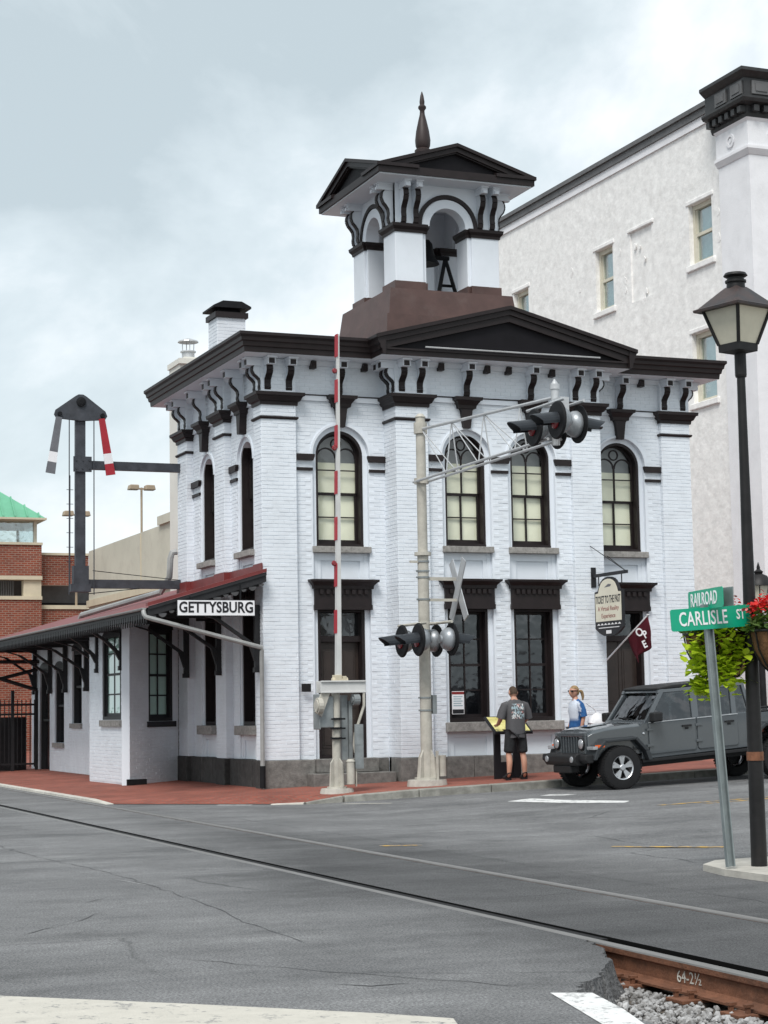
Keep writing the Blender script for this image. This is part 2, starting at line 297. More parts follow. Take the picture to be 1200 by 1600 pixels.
# ------------------------------------------------------------------ ground
def zr(X, Y=0): return 0.03 * min(max(X + 0.3, 0), 25)
def zs(X, Y):
    a = 0.14 + 0.03 * min(X, 25) if X > 0 else 0.14 + 0.032 * max(X, -3.2)
    s = (X + 2.94) * 0.655 + (Y + 0.9) * 0.755
    t = min(max((s + 0.05) / 0.75, 0), 1); t = t * t * (3 - 2 * t)
    return 0.008 + (a - 0.008) * t + (zr(X) if t < 1 and X > -.3 else 0) * (1 - t)
def inside(p, poly):
    c = False; n = len(poly)
    for i in range(n):
        a, b = poly[i], poly[i - 1]
        if (a[1] > p[1]) != (b[1] > p[1]) and p[0] < (b[0] - a[0]) * (p[1] - a[1]) / (b[1] - a[1]) + a[0]: c = not c
    return c
def sheet(name, poly, zf, m, pts=(), holes=(), skirt=None, parent=None, smooth=False, kind='structure'):
    vs_ = [Vector(p) for p in poly]; ed = [(i, (i + 1) % len(poly)) for i in range(len(poly))]
    for h in holes:
        k = len(vs_); vs_ += [Vector(p) for p in h]; ed += [(k + i, k + (i + 1) % len(h)) for i in range(len(h))]
    for p in pts:
        if inside(p, poly) and not any(inside(p, h) for h in holes): vs_.append(Vector(p))
    V, E, FA, *_ = geometry.delaunay_2d_cdt(vs_, ed, [], 0, 1e-5)
    fs = []
    for f in FA:
        c = (sum(V[i].x for i in f) / len(f), sum(V[i].y for i in f) / len(f))
        if inside(c, poly) and not any(inside(c, h) for h in holes): fs.append(tuple(f))
    mb = MB(); mb.v = [(v.x, v.y, zf(v.x, v.y)) for v in V]; mb.f = fs
    if skirt is not None:
        from collections import Counter
        cnt = Counter()
        for f in fs:
            for i in range(len(f)): cnt[tuple(sorted((f[i], f[(i + 1) % len(f)])))] += 1
        for (a, b), c in cnt.items():
            if c == 1:
                k = len(mb.v); za, zb = (skirt(*mb.v[a]), skirt(*mb.v[b])); mb.v += [(mb.v[a][0], mb.v[a][1], za), (mb.v[b][0], mb.v[b][1], zb)]; mb.f.append((a, b, k + 1, k))
    me = mb.mesh(name, m, recalc=False)
    for p in me.polygons:
        if p.normal.z < -1e-6: p.flip()
    o = inst(name, me, parent=parent)
    if kind: o['kind'] = kind
    return o

def asphalt():
    m = bpy.data.materials.new('asphalt'); m.use_nodes = True; t = m.node_tree; b = t.nodes['Principled BSDF']; b.inputs['Roughness'].default_value = 0.88; b.inputs['Specular IOR Level'].default_value = 0.25
    N = t.nodes.new; L = t.links.new
    c = N('ShaderNodeTexCoord')
    def noise(sc, det, ro, st=(1, 1, 1), rot=0.0, dist=0.0):
        mp = N('ShaderNodeMapping'); mp.inputs['Scale'].default_value = st; mp.inputs['Rotation'].default_value = (0, 0, rot); L(c.outputs['Object'], mp.inputs[0])
        n = N('ShaderNodeTexNoise'); n.inputs['Scale'].default_value = sc; n.inputs['Detail'].default_value = det; n.inputs['Roughness'].default_value = ro; n.inputs['Distortion'].default_value = dist; L(mp.outputs[0], n.inputs[0]); return n.outputs[0]
    def ramp(src, p0, c0, p1, c1):
        r = N('ShaderNodeValToRGB'); L(src, r.inputs[0]); r.color_ramp.elements[0].position = p0; r.color_ramp.elements[1].position = p1; r.color_ramp.elements[0].color = (*c0, 1); r.color_ramp.elements[1].color = (*c1, 1); return r.outputs[0]
    def mul(a, bb, f=1.0):
        x = N('ShaderNodeMix'); x.data_type = 'RGBA'; x.blend_type = 'MULTIPLY'; x.inputs[0].default_value = f; L(a, x.inputs[6]); L(bb, x.inputs[7]); return x.outputs[2]
    base = ramp(noise(0.55, 8, 0.68), 0.32, (0.112, 0.113, 0.116), 0.7, (0.182, 0.183, 0.187))
    agg = ramp(noise(60, 4, 0.8), 0.36, (0.38, 0.38, 0.39), 0.64, (1.75, 1.75, 1.72))
    streak = ramp(noise(1.4, 6, 0.7, (0.3, 1.0, 1), 0.25), 0.35, (0.84, 0.84, 0.845), 0.65, (1.16, 1.16, 1.155))
    stain = ramp(noise(0.8, 5, 0.62, (0.6, 1, 1), 0.9), 0.56, (1, 1, 1), 0.70, (0.74, 0.74, 0.74)); worn = ramp(noise(0.45, 6, 0.7, (0.35, 1.2, 1), -0.15), 0.55, (1, 1, 1), 0.68, (1.2, 1.2, 1.19)); fine = ramp(noise(9, 5, 0.75), 0.3, (0.86, 0.86, 0.86), 0.7, (1.14, 1.14, 1.14))
    col = mul(mul(mul(mul(mul(base, agg), streak), stain), worn), fine)
    # newer, blacker asphalt laid along the track
    sp = N('ShaderNodeSeparateXYZ'); L(c.outputs['Object'], sp.inputs[0])
    ns = noise(0.5, 5, 0.6)
    def mth(op, a, v):
        x = N('ShaderNodeMath'); x.operation = op
        if hasattr(a, 'links'): L(a, x.inputs[0])
        else: x.inputs[0].default_value = a
        if hasattr(v, 'links'): L(v, x.inputs[1])
        else: x.inputs[1].default_value = v
        return x.outputs[0]
    ax = mth('ABSOLUTE', mth('ADD', sp.outputs[0], 3.6), 0)
    ax = mth('ADD', ax, mth('MULTIPLY', ns, 2.6))
    ax = mth('ADD', ax, mth('MULTIPLY', mth('MAXIMUM', mth('ADD', sp.outputs[1], 16.5), 0.0), 0.20))
    mr = N('ShaderNodeMapRange'); mr.inputs[1].default_value = 2.4; mr.inputs[2].default_value = 3.9; mr.inputs[3].default_value = 0.85; mr.inputs[4].default_value = 0.0; L(ax, mr.inputs[0])
    dk = N('ShaderNodeMix'); dk.data_type = 'RGBA'; dk.blend_type = 'MULTIPLY'; L(mr.outputs[0], dk.inputs[0]); L(col, dk.inputs[6]); dk.inputs[7].default_value = (0.46, 0.46, 0.465, 1); col = dk.outputs[2]
    # cracks
    mpv = N('ShaderNodeMapping'); mpv.inputs['Scale'].default_value = (0.17, 0.30, 1); mpv.inputs['Rotation'].default_value = (0, 0, 0.5); L(c.outputs['Object'], mpv.inputs[0])
    mixv = N('ShaderNodeMix'); mixv.data_type = 'RGBA'; mixv.inputs[0].default_value = 0.10; L(mpv.outputs[0], mixv.inputs[6])
    nv = N('ShaderNodeTexNoise'); nv.inputs['Scale'].default_value = 2.2; nv.inputs['Detail'].default_value = 6; L(mpv.outputs[0], nv.inputs[0]); L(nv.outputs['Color'], mixv.inputs[7])
    vo = N('ShaderNodeTexVoronoi'); vo.feature = 'DISTANCE_TO_EDGE'; vo.inputs['Scale'].default_value = 1.0; L(mixv.outputs[2], vo.inputs['Vector'])
    cr = ramp(vo.outputs['Distance'], 0.0008, (0.35, 0.35, 0.35), 0.0035, (1, 1, 1))
    brk = ramp(noise(0.22, 3, 0.5), 0.50, (0, 0, 0), 0.58, (1, 1, 1))
    cm = N('ShaderNodeMix'); cm.data_type = 'RGBA'; cm.blend_type = 'MULTIPLY'; L(brk, cm.inputs[0]); L(col, cm.inputs[6]); L(cr, cm.inputs[7]); col = cm.outputs[2]
    L(col, b.inputs['Base Color'])
    bp = N('ShaderNodeBump'); bp.inputs['Strength'].default_value = 0.55; bp.inputs['Distance'].default_value = 0.012; L(noise(60, 4, 0.8), bp.inputs['Height']); L(bp.outputs[0], b.inputs['Normal'])
    MATS['asphalt'] = m
asphalt()
def wornpaint(name, col, wear=0.45):
    m = mat(name, col, 0.75, 0.08, 6, 0.3, 70)
    t = m.node_tree; b = t.nodes['Principled BSDF']; src = b.inputs['Base Color'].links[0].from_socket
    c = t.nodes.new('ShaderNodeTexCoord'); n = t.nodes.new('ShaderNodeTexNoise'); n.inputs['Scale'].default_value = 7; n.inputs['Detail'].default_value = 10; n.inputs['Roughness'].default_value = 0.78; t.links.new(c.outputs['Object'], n.inputs[0])
    r = t.nodes.new('ShaderNodeValToRGB'); r.color_ramp.elements[0].position = wear - 0.03; r.color_ramp.elements[1].position = wear + 0.05; t.links.new(n.outputs[0], r.inputs[0])
    x = t.nodes.new('ShaderNodeMix'); x.data_type = 'RGBA'; x.inputs[6].default_value = (0.16, 0.16, 0.165, 1); t.links.new(r.outputs[0], x.inputs[0]); t.links.new(src, x.inputs[7]); t.links.new(x.outputs[2], b.inputs['Base Color'])
wornpaint('paint_white', (0.50, 0.475, 0.42), 0.40); wornpaint('paint_yellow', (0.55, 0.33, 0.05), 0.50); wornpaint('paint_fresh', (0.66, 0.66, 0.65), 0.42)

RN, RF = -4.85, -3.25                      # rail centres
hole = [(-4.685, -21.30), (-4.90, -21.30), (-5.00, -21.83), (-5.20, -22.2), (-5.39, -22.56), (-5.62, -22.9), (-5.91, -23.16), (-6.05, -23.4), (-6.2, -24.6), (-6.4, -27), (-6.6, -40), (-4.685, -40)]
_rh = random.Random(21); _h2 = [hole[0]]
for _i in range(1, len(hole) - 3):
    a, b = hole[_i], hole[_i + 1]
    for _k in range(7):
        t = _k / 7; _h2.append((a[0] + (b[0] - a[0]) * t + (_rh.gauss(0, .022) if (_i, _k) != (1, 0) else 0), a[1] + (b[1] - a[1]) * t + _rh.gauss(0, .012) * (_k > 0)))
hole = _h2 + hole[-3:]
slotN = [(-4.685, -21.30), (-4.685, 70), (-4.895, 70), (-4.895, -21.30)]
slotF = [(-3.36, -40), (-3.205, -40), (-3.205, 70), (-3.36, 70)]
gp = [(x_ , y_) for x_ in (-60, -25, -12, -9, -7, -2.6, -1.6, -0.9, -0.3, 1, 3, 6, 10, 15, 20, 24.7, 40) for y_ in (-55, -39, -30, -24, -18, -12, -8, -4, 0, 6, 15, 30, 50)]
road = sheet('road', [(-900, -900), (900, -900), (900, 900), (-900, 900)], zr, 'asphalt', gp, [hole, slotN, slotF], skirt=None)
# asphalt edge round the ballast pit, ragged
ed = MB()
for i in range(1, len(hole) - 2):
    a, b = hole[i], hole[i + 1]; n = 2
    for j in range(n):
        p = [a[k] + (b[k] - a[k]) * j / n for k in (0, 1)]; q = [a[k] + (b[k] - a[k]) * (j + 1) / n for k in (0, 1)]
        w = lambda P: (P[0] + 0.035 * math.sin(P[1] * 37) + 0.05 * math.sin(P[1] * 83 + P[0] * 41) + 0.045, P[1] - 0.02 + .03 * math.sin(P[0] * 91), -0.24)
        ed.add([(*p, 0), (*q, 0), w(q), w(p)], [(0, 1, 2, 3)])
o = ed.build('road_edge', 'asphalt', road)
for x_, ya in ((-4.685, -40), (-4.896, -21.3), (-3.361, -40), (-3.204, -40)): MB().add([(x_, ya, 0), (x_, 70, 0), (x_, 70, -.3), (x_, ya, -.3)], [(0, 1, 2, 3)]).build('road_edge', 'void_black', road)
# flangeway floors
MB().box(-4.895, -4.685, -21.3, 70, -0.09, -0.014).build('flangeway', 'rubber', road); MB().box(-3.36, -3.205, -40, 70, -0.09, -0.014).build('flangeway', 'rubber', road)

def rail(x, y0, y1, label, web):
    R_ = thing('railway_rail', label, 'rail', (x, y0, 0), group='track rails across the road')
    pr = [(-.076, -.186), (.076, -.186), (.076, -.172), (.02, -.16), (.010, -.145), (.010, -.06), (.034, -.045), (.037, -.012), (-.037, -.012), (-.034, -.045), (-.010, -.06), (-.010, -.145), (-.02, -.16), (-.076, -.172)]
    MB().prism([(x + a, b) for a, b in pr], 'y', y0, y1).build('rail_web', 'rust', R_)
    MB().prism([(x + a, b) for a, b in [(-.037, -.0118), (.037, -.0118), (.035, -.002), (.026, .004), (-.026, .004), (-.035, -.002)]], 'y', y0, y1).build('rail_head', 'rail_top', R_)
    return R_
r1 = rail(RN, -40, 70, 'nearer steel rail of the track, its rusty side bare at lower right', True)
r2 = rail(RF, -40, 70, 'farther steel rail of the track, sunk flush in the asphalt', False)
me = text_mesh('64-2½', 0.10, TM((RN - 0.0125, -22.62, -0.10), -PI / 2, 0.04), 'kerb_pale', 1.1, 0.001); inst('chalk_lettering', me, parent=r1)
for i, y_ in enumerate((-22.05, -22.75, -23.35, -24.0, -24.6)):
    T_ = thing('tie_plate', ['rusty tie plate with spikes where the rail leaves the asphalt', 'second rusty tie plate from the asphalt edge', 'third rusty tie plate from the asphalt edge', 'fourth rusty tie plate from the asphalt edge, near the frame corner', 'fifth rusty tie plate from the asphalt edge'][i], 'tie plate', (RN, y_, -0.2), group='tie plates under the bare rail')
    MB().box(RN - .20, RN + .20, y_ - .10, y_ + .10, -0.212, -0.19).build('plate', 'rust', T_, bevel=.004)
    for sx, sy in ((-.11, -.05), (-.15, .06)):
        MB().box(RN + sx - .012, RN + sx + .012, y_ + sy - .012, y_ + sy + .012, -0.19, -0.155).box(RN + sx - .02, RN + sx + .03, y_ + sy - .018, y_ + sy + .018, -0.155, -0.14).build('spike', 'rust', T_)
mat('ballast_dirt', (0.10, 0.085, 0.07), 0.95, 0.3, 6, 0.5, 40); mat('tie_wood', (0.055, 0.045, 0.038), 0.9, 0.3, 7, 0.4, 20)
sheet('track_bed', [(-7.2, -40), (-4.0, -40), (-4.0, -20.5), (-7.2, -20.5)], lambda X, Y: -0.235, 'ballast_dirt')
for i, y_ in enumerate((-22.05, -22.75, -23.35, -24.0, -24.6)):
    tag(MB().box(-6.0, -4.4, y_ - .115, y_ + .115, -0.34, -0.213).build('railway_tie', 'tie_wood', bevel=.01), ['wooden tie under the first bare tie plate', 'wooden tie under the second tie plate', 'wooden tie under the third tie plate', 'wooden tie under the fourth tie plate', 'wooden tie under the fifth tie plate'][i], 'tie', 'wooden ties in the ballast')
mat('ballast_stone', (0.11, 0.095, 0.08), 0.9, 0.5, 11, 0.3, 60, col2=(0.33, 0.33, 0.33))
bs = MB(); rr = random.Random(3)
ico = bmesh.new(); bmesh.ops.create_icosphere(ico, subdivisions=1, radius=1); ico.verts.ensure_lookup_table()
iv = [v.co.copy() for v in ico.verts]; iF = [tuple(v.index for v in f.verts) for f in ico.faces]; ico.free()
k = 0
while k < 3600:
    p = (rr.uniform(-6.6, -4.76), rr.uniform(-26.5, -21.3))
    if not inside(p, hole) or abs(p[0] - RN) < 0.085: continue
    s_ = rr.uniform(0.008, 0.030) * (0.6 + 0.6 * rr.random()); rot = Matrix.Rotation(rr.random() * 6, 3, 'Z') @ Matrix.Rotation(rr.random() * 6, 3, 'X')
    z_ = -0.235 + rr.uniform(0, 0.03) + (0.02 if abs(p[0] - RN) > 0.35 else 0)
    dx = min(1.0, max(0, (-5.4 - p[0]) / 0.8)); z_ += 0.10 * dx
    bs.add([Vector((p[0], p[1], z_)) + rot @ Vector((v.x * s_ * rr.uniform(.7, 1.2), v.y * s_ * rr.uniform(.7, 1.2), v.z * s_ * .75)) for v in iv], iF); k += 1
o = bs.build('ballast', 'ballast_stone', recalc=False); tag(o, 'grey crushed stone ballast beside the bare rusty rail', 'ballast', kind='stuff')

# ---- pavement round the depot
pv = [(-3.0, 60), (-3.0, -0.85), (-0.8, -2.75), (-0.3, -3.0), (0.3, -3.1), (60, -3.1), (60, 60)]
gp = [(-2.9 + .4 * i, -3.0 + .4 * j) for i in range(12) for j in range(14)] + [(2 + 1.5 * i, -3.0 + 1.5 * j) for i in range(9) for j in range(3)] + [(24.9, -3), (24.9, 0)] + [(-2.9 + .7 * i, 3 + 3 * j) for i in range(5) for j in range(6)]
side = sheet('pavement', pv, zs, 'paver_brick', gp)
for i in range(12):
    x0 = 0.32 + i * 1.35; x1 = x0 + 1.335
    q = [(x0, -3.25, zr(x0) - .06), (x1, -3.25, zr(x1) - .06), (x1, -3.1, zr(x1) - .06), (x0, -3.1, zr(x0) - .06), (x0, -3.25, zs(x0, -3.1) - .004), (x1, -3.25, zs(x1, -3.1) - .004), (x1, -3.1, zs(x1, -3.1) + .004), (x0, -3.1, zs(x0, -3.1) + .004)]
    MB().hexa(q).build('kerb_stone', 'kerb_stone', side, bevel=.012)
def kerbseg(a, b, w, m, rise=.004, dn=.06):
    f = F(a, (b[0] - a[0], b[1] - a[1])); l = math.dist(a, b)
    za, zb = zs(*a) + rise, zs(*b) + rise
    MB().hexa([f.p(0, w, -dn), f.p(l, w, -dn), f.p(l, 0, -dn), f.p(0, 0, -dn), f.p(0, w, za - .003), f.p(l, w, zb - .003), f.p(l, 0, zb), f.p(0, 0, za)]).build('kerb_stone', m, side, bevel=.006)
kerbseg((-0.8, -2.75), (-0.31, -3.0), .15, 'kerb_pale'); kerbseg((-0.3, -3.0), (0.3, -3.1), .15, 'kerb_stone')
for i in range(16): kerbseg((-3.0, 19.2 - i * 1.25), (-3.0, 19.2 - i * 1.25 - 1.24), .14, 'kerb_pale')
# ---- corner pavement where the street sign and lamp stand
isl = [(-1.62, -60), (-1.62, -17.9), (-1.5, -17.35), (-1.15, -17.0), (-0.6, -16.93), (60, -16.93), (60, -60)]
tag(sheet('corner_pavement', isl, lambda X, Y: 0.06 + zr(X), 'concrete', [(-.3, -20), (-.3, -40), (24.7, -40), (24.7, -20), (5, -20)], skirt=lambda X, Y, Z: zr(X) - .05), kind='structure')
# ---- painted markings
def mark(name, poly, m, n=0):
    sheet(name, poly, lambda X, Y: zr(X) + .004, m)
def strip(name, a, b, w, m):
    l = math.dist(a, b); nx, ny = -(b[1] - a[1]) / l * w / 2, (b[0] - a[0]) / l * w / 2
    mark(name, [(a[0] - nx, a[1] - ny), (b[0] - nx, b[1] - ny), (b[0] + nx, b[1] + ny), (a[0] + nx, a[1] + ny)], m)
mark('stop_line', [(-9.6, -21.35), (-8.89, -21.98), (-8.02, -22.78), (-7.23, -23.56), (-6.98, -23.86), (-7.3, -24.9), (-10.4, -22.1)], 'paint_white')
mark('edge_line', [(-6.17, -23.34), (-5.97, -23.45), (-6.09, -24.0), (-6.27, -24.6), (-6.5, -26.5), (-6.66, -26.5), (-6.44, -24.5)], 'paint_fresh')
mark('stop_line', [(2.05, -5.85), (2.45, -7.1), (3.0, -7.9), (3.25, -7.6), (2.75, -6.4), (2.62, -5.5)], 'paint_fresh')
mark('stop_line', [(3.0, -5.1), (3.3, -5.4), (3.55, -5.35), (3.25, -4.95)], 'paint_fresh')
strip('centre_line', (3.0, -8.85), (14, -8.85), 0.11, 'paint_yellow'); strip('centre_line', (3.6, -9.15), (14, -9.15), 0.11, 'paint_yellow')
strip('lane_line', (-2.85, -12.63), (-2.4, -12.8), 0.13, 'paint_yellow'); strip('lane_line', (-0.75, -14.25), (0.12, -15.15), 0.12, 'paint_yellow')
strip('lane_line', (0.1, -3.65), (0.7, -4.35), 0.09, 'paint_white')
strip('lane_line', (-1.62, -2.35), (-1.15, -2.75), 0.13, 'paint_fresh')

mat('tar', (0.07, 0.07, 0.072), 0.8, 0.3, 6); mat('pale_scar', (0.33, 0.33, 0.33), 0.9, 0.3, 9)
def scar(pts, w, m, seed):
    rnd = random.Random(seed); P_ = []
    for (a, b) in zip(pts, pts[1:]):
        n = max(2, int(math.dist(a, b) / .18))
        for k in range(n): P_.append((a[0] + (b[0] - a[0]) * k / n + rnd.gauss(0, .018), a[1] + (b[1] - a[1]) * k / n + rnd.gauss(0, .018)))
    P_.append(pts[-1]); mb = MB()
    for k, p in enumerate(P_):
        q0, q1 = P_[max(k - 1, 0)], P_[min(k + 1, len(P_) - 1)]; l = math.dist(q0, q1) or 1; ww = .62 * w * rnd.uniform(.2, 1) * (0.2 if k in (0, len(P_) - 1) else 1)
        nx, ny = -(q1[1] - q0[1]) / l * ww, (q1[0] - q0[0]) / l * ww
        mb.v += [(p[0] - nx, p[1] - ny, zr(p[0]) + .003), (p[0] + nx, p[1] + ny, zr(p[0]) + .003)]
    mb.f = [(2 * k, 2 * k + 1, 2 * k + 3, 2 * k + 2) for k in range(len(P_) - 1)]
    mb.build('road_seam', m, road)
for i, (p_, w_, m_) in enumerate([([(-6.7, -8), (-6.62, -12.0), (-6.41, -14.2), (-6.43, -17.3), (-6.59, -19.8), (-6.6, -20.6)], .012, 'tar'), ([(-8.23, -19.16), (-7.74, -18.59), (-7.31, -17.93)], .012, 'tar'), ([(-7.34, -17.18), (-7.0, -16.78)], .01, 'tar'),
        ([(-7.1, -22.45), (-6.93, -22.62), (-6.70, -22.63)], .022, 'tar'), ([(-0.1, -12.6), (-.22, -13.3), (-.29, -14.21), (-.15, -14.65)], .012, 'tar'), ([(2.0, -7.3), (3.6, -6.6)], .015, 'tar'), ([(-7.6, -20.9), (-7.1, -21.7), (-6.3, -22.9), (-6.1, -23.25)], .010, 'tar'),
        ([(-2.55, -6), (-2.5, -12), (-2.62, -18), (-2.5, -24)], .010, 'tar'), ([(-6.55, -15.2), (-6.42, -16.0)], .02, 'pale_scar'), ([(-6.4, -11.3), (-5.4, -12.2)], .018, 'pale_scar'), ([(-5.6, -14.3), (-5.0, -14.9)], .015, 'pale_scar'), ([(-8.6, -13.6), (-7.4, -14.9)], .02, 'pale_scar'), ([(-1.0, -9.5), (.8, -10.6)], .018, 'pale_scar'),
        ([(-12, -8), (-9.5, -10.2), (-7.8, -11.1)], .014, 'tar'), ([(-1.7, -8.2), (-.3, -9.0), (1.6, -9.3)], .010, 'tar')]): scar(p_, w_, m_, i)
# ------------------------------------------------------------------ depot
W, D = 9.19, 5.65
depot = thing('railroad_depot', 'white painted brick railway depot with brown trim and arched bell tower', 'station', (4.6, 0, 0.1))
FS, FC, FL = F((0, 0), (1, 0)), F((0, -0.5), (1, 0)), F((0, D), (0, -1))
outline = [(0, D), (0, 0), (2.5, 0), (2.5, -.5), (6.85, -.5), (6.85, 0), (W, 0), (W, D)]
ZB, ZT, SP = 0.65, 8.10, 6.33
MB().box(.62, W - .4, .62, D - .3, .2, 8.05).box(3.0, 6.4, .13, .6, .2, 8.0).build('core', 'dark_inside', depot)
MB().box(W - .3, W - .12, .32, D, .2, ZT).box(.3, W - .32, D - .2, D - .02, .2, ZT).build('rear_wall', 'white_brick', depot)

# ---- windows
def win_arched(loc, rz, s, hue):
    fr = inst('window', WA['frame'], loc, rz, depot, scale=(s, 1, 1))
    for p in WA['panes']: inst('pane', p, parent=fr, local=True)
    inst('blind', WA['blind' if hue else 'blind2'], parent=fr, local=True)
    return fr
def make_arched():
    a = .475; zs_ = 1.73; J = MB()
    J.box(-a, -a + .05, 0, .27, 0, zs_).box(a - .05, a, 0, .27, 0, zs_).ring((0, zs_), a - .05, a, 0, .27, n=24).box(-a + .05, a - .05, .05, .27, 0, .07)
    J.box(-a + .002, a - .002, -.02, .05, -.001, .05)
    i = a - .05
    J.box(-i, -i + .04, .19, .24, .07, 1.02).box(i - .04, i, .19, .24, .07, 1.02).box(-i + .04, i - .04, .19, .24, .07, .15)     # lower sash (inner)
    J.box(-i, i, .185, .245, 1.0, 1.05)
    J.box(-i, -i + .035, .14, .18, 1.05, zs_).box(i - .035, i, .14, .18, 1.05, zs_).ring((0, zs_), i - .035, i, .14, .18, n=24)
    J.box(-.017, .017, .195, .235, .15, 1.0).box(-.017, .017, .145, .175, 1.05, zs_ + .02)
    for z_ in (.57,): J.box(-i + .04, -.017, .20, .23, z_, z_ + .022).box(.017, i - .04, .20, .23, z_, z_ + .022)
    for z_ in (1.46,): J.box(-i + .035, -.017, .148, .172, z_, z_ + .022).box(.017, i - .035, .148, .172, z_, z_ + .022)
    for sx in (-1, 1): J.ring((sx * .203, zs_ - .03), .175, .205, .146, .174, n=14)
    J.ring((0, zs_ + .245), .085, .112, .147, .173, 0, 2 * PI, n=18)
    fr = J.mesh('window_frame', 'brown_trim')
    ps = []
    for sx in (-1, 1):
        for z0, z1, y in ((.15, .57), (.592, 1.0)) and ((.15, .57, .215), (.592, 1.0, .215), (1.05, 1.46, .16), (1.482, zs_ - .03, .16)):
            x0, x1 = sorted((sx * .017, sx * (i - .04))); ps.append(MB().add([(x0, y, z0), (x1, y, z0), (x1, y, z1), (x0, y, z1)], [(0, 1, 2, 3)]).mesh('pane', 'glass_pane', recalc=False))
        q = [(0, .161, zs_ - .03)] + [(sx * (i - .02) * math.cos(t), .161, zs_ - .03 + (i - .005) * math.sin(t)) for t in [PI / 2 * k / 10 for k in range(11)]]
        ps.append(MB().add(q, [tuple(range(len(q)))]).mesh('pane', 'glass_pane', recalc=False))
    b1 = MB().add([(-.44, .255, .03), (.44, .255, .03), (.44, .255, 1.63), (-.44, .255, 1.63)], [(0, 1, 2, 3)]).mesh('blind', 'blind')
    mat('gauze', (0.33, 0.34, 0.34), 0.9, 0.1, 3)
    q = [(-.44, .33, 1.4), (.44, .33, 1.4)] + [(.45 * math.cos(t), .33, zs_ + .45 * math.sin(t)) for t in [PI * k / 14 for k in range(15)]]
    b2 = MB().add(q, [tuple(range(len(q)))]).mesh('curtain', 'gauze')
    return dict(frame=fr, panes=ps, blind=b1, blind2=b1, top=b2)
WA = make_arched()
def win_rect_meshes(hw, h, cols, rows, meet, depth=.27, glassm='glass_dark', frame='brown_trim', bar=.024):
    J = MB(); J.box(-hw, -hw + .05, 0, depth, 0, h).box(hw - .05, hw, 0, depth, 0, h).box(-hw + .05, hw - .05, 0, depth, h - .05, h).box(-hw + .05, hw - .05, .0, depth, 0, .07)
    i = hw - .05
    J.box(-i, -i + .04, .17, .23, .07, h - .05).box(i - .04, i, .17, .23, .07, h - .05).box(-i + .04, i - .04, .17, .23, .07, .14).box(-i + .04, i - .04, .17, .23, h - .1, h - .05).box(-i + .04, i - .04, .165, .235, meet - .025, meet + .025)
    xs = [-i + .04 + (2 * i - .08) * k / cols for k in range(cols + 1)]; zz = [.14, (.14 + meet - .025) / 2, meet, (meet + .025 + h - .1) / 2, h - .1] if rows == 4 else [.14, meet, h - .1]
    for x_ in xs[1:-1]: J.box(x_ - bar / 2, x_ + bar / 2, .18, .22, .14, meet - .025).box(x_ - bar / 2, x_ + bar / 2, .18, .22, meet + .025, h - .1)
    if rows == 4:
        for z_ in (zz[1], zz[3]):
            for k in range(cols): J.box(xs[k] + (bar / 2 if k else 0), xs[k + 1] - (bar / 2 if k < cols - 1 else 0), .183, .217, z_ - bar / 2, z_ + bar / 2)
    ps = []
    for k in range(cols):
        for r in range(len(zz) - 1): ps.append(MB().add([(xs[k], .2, zz[r]), (xs[k + 1], .2, zz[r]), (xs[k + 1], .2, zz[r + 1]), (xs[k], .2, zz[r + 1])], [(0, 1, 2, 3)]).mesh('pane', glassm, recalc=False))
    return J.mesh('window_frame', frame), ps
WR = win_rect_meshes(.42, 2.13, 2, 4, 1.07)
def win_rect(loc, rz, s, meshes=None, parent=None, blind=None, sy=1.0):
    fm, ps = meshes or WR
    fr = inst('window', fm, loc, rz, parent or depot, scale=(s, sy, 1))
    for p in ps: inst('pane', p, parent=fr, local=True)
    if blind: inst('blind', blind, parent=fr, local=True)
    return fr
def door(loc, rz, s, lab):
    hw, h = .475, 2.76; J = MB(); J.box(-hw, -hw + .06, 0, .29, 0, h).box(hw - .06, hw, 0, .29, 0, h).box(-hw + .06, hw - .06, 0, .29, h - .05, h).box(-hw + .06, hw - .06, .08, .29, 2.16, 2.27).box(-hw + .06, hw - .06, .02, .3, 0, .05)
    dr = inst('door', J.mesh('door_frame', 'brown_trim'), loc, rz, depot, scale=(s, 1, 1))
    inst('transom_pane', MB().add([(-.42, .2, 2.27), (.42, .2, 2.27), (.42, .2, 2.71), (-.42, .2, 2.71)], [(0, 1, 2, 3)]).mesh('pane', 'glass_dark', recalc=False), parent=dr, local=True)
    mat('door_paint', (0.036, 0.026, 0.022), 0.4, 0.2, 4, spec=0.5)
    for sx in (-1, 1):
        x0, x1 = sorted((sx * .004, sx * .413)); L_ = MB(); L_.box(x0, x1, .2, .25, .05, 2.16)
        for z0, z1 in ((.18, .78), (.92, 2.04)):
            L_.box(x0 + .07, x1 - .07, .188, .2, z0, z1).box(x0 + .11, x1 - .11, .178, .188, z0 + .05, z1 - .05)
        lf = inst('door_leaf', L_.mesh('door_leaf', 'door_paint'), parent=dr, local=True, bevel=.006)
    inst('door_knob', MB().lathe([(.006, 0), (.012, -.02), (.028, -.035), (.028, -.055), (.012, -.065)], (.05, .178, 1.02), 10, 'y').mesh('knob', 'alum_paint', True), parent=dr, local=True)
    return dr

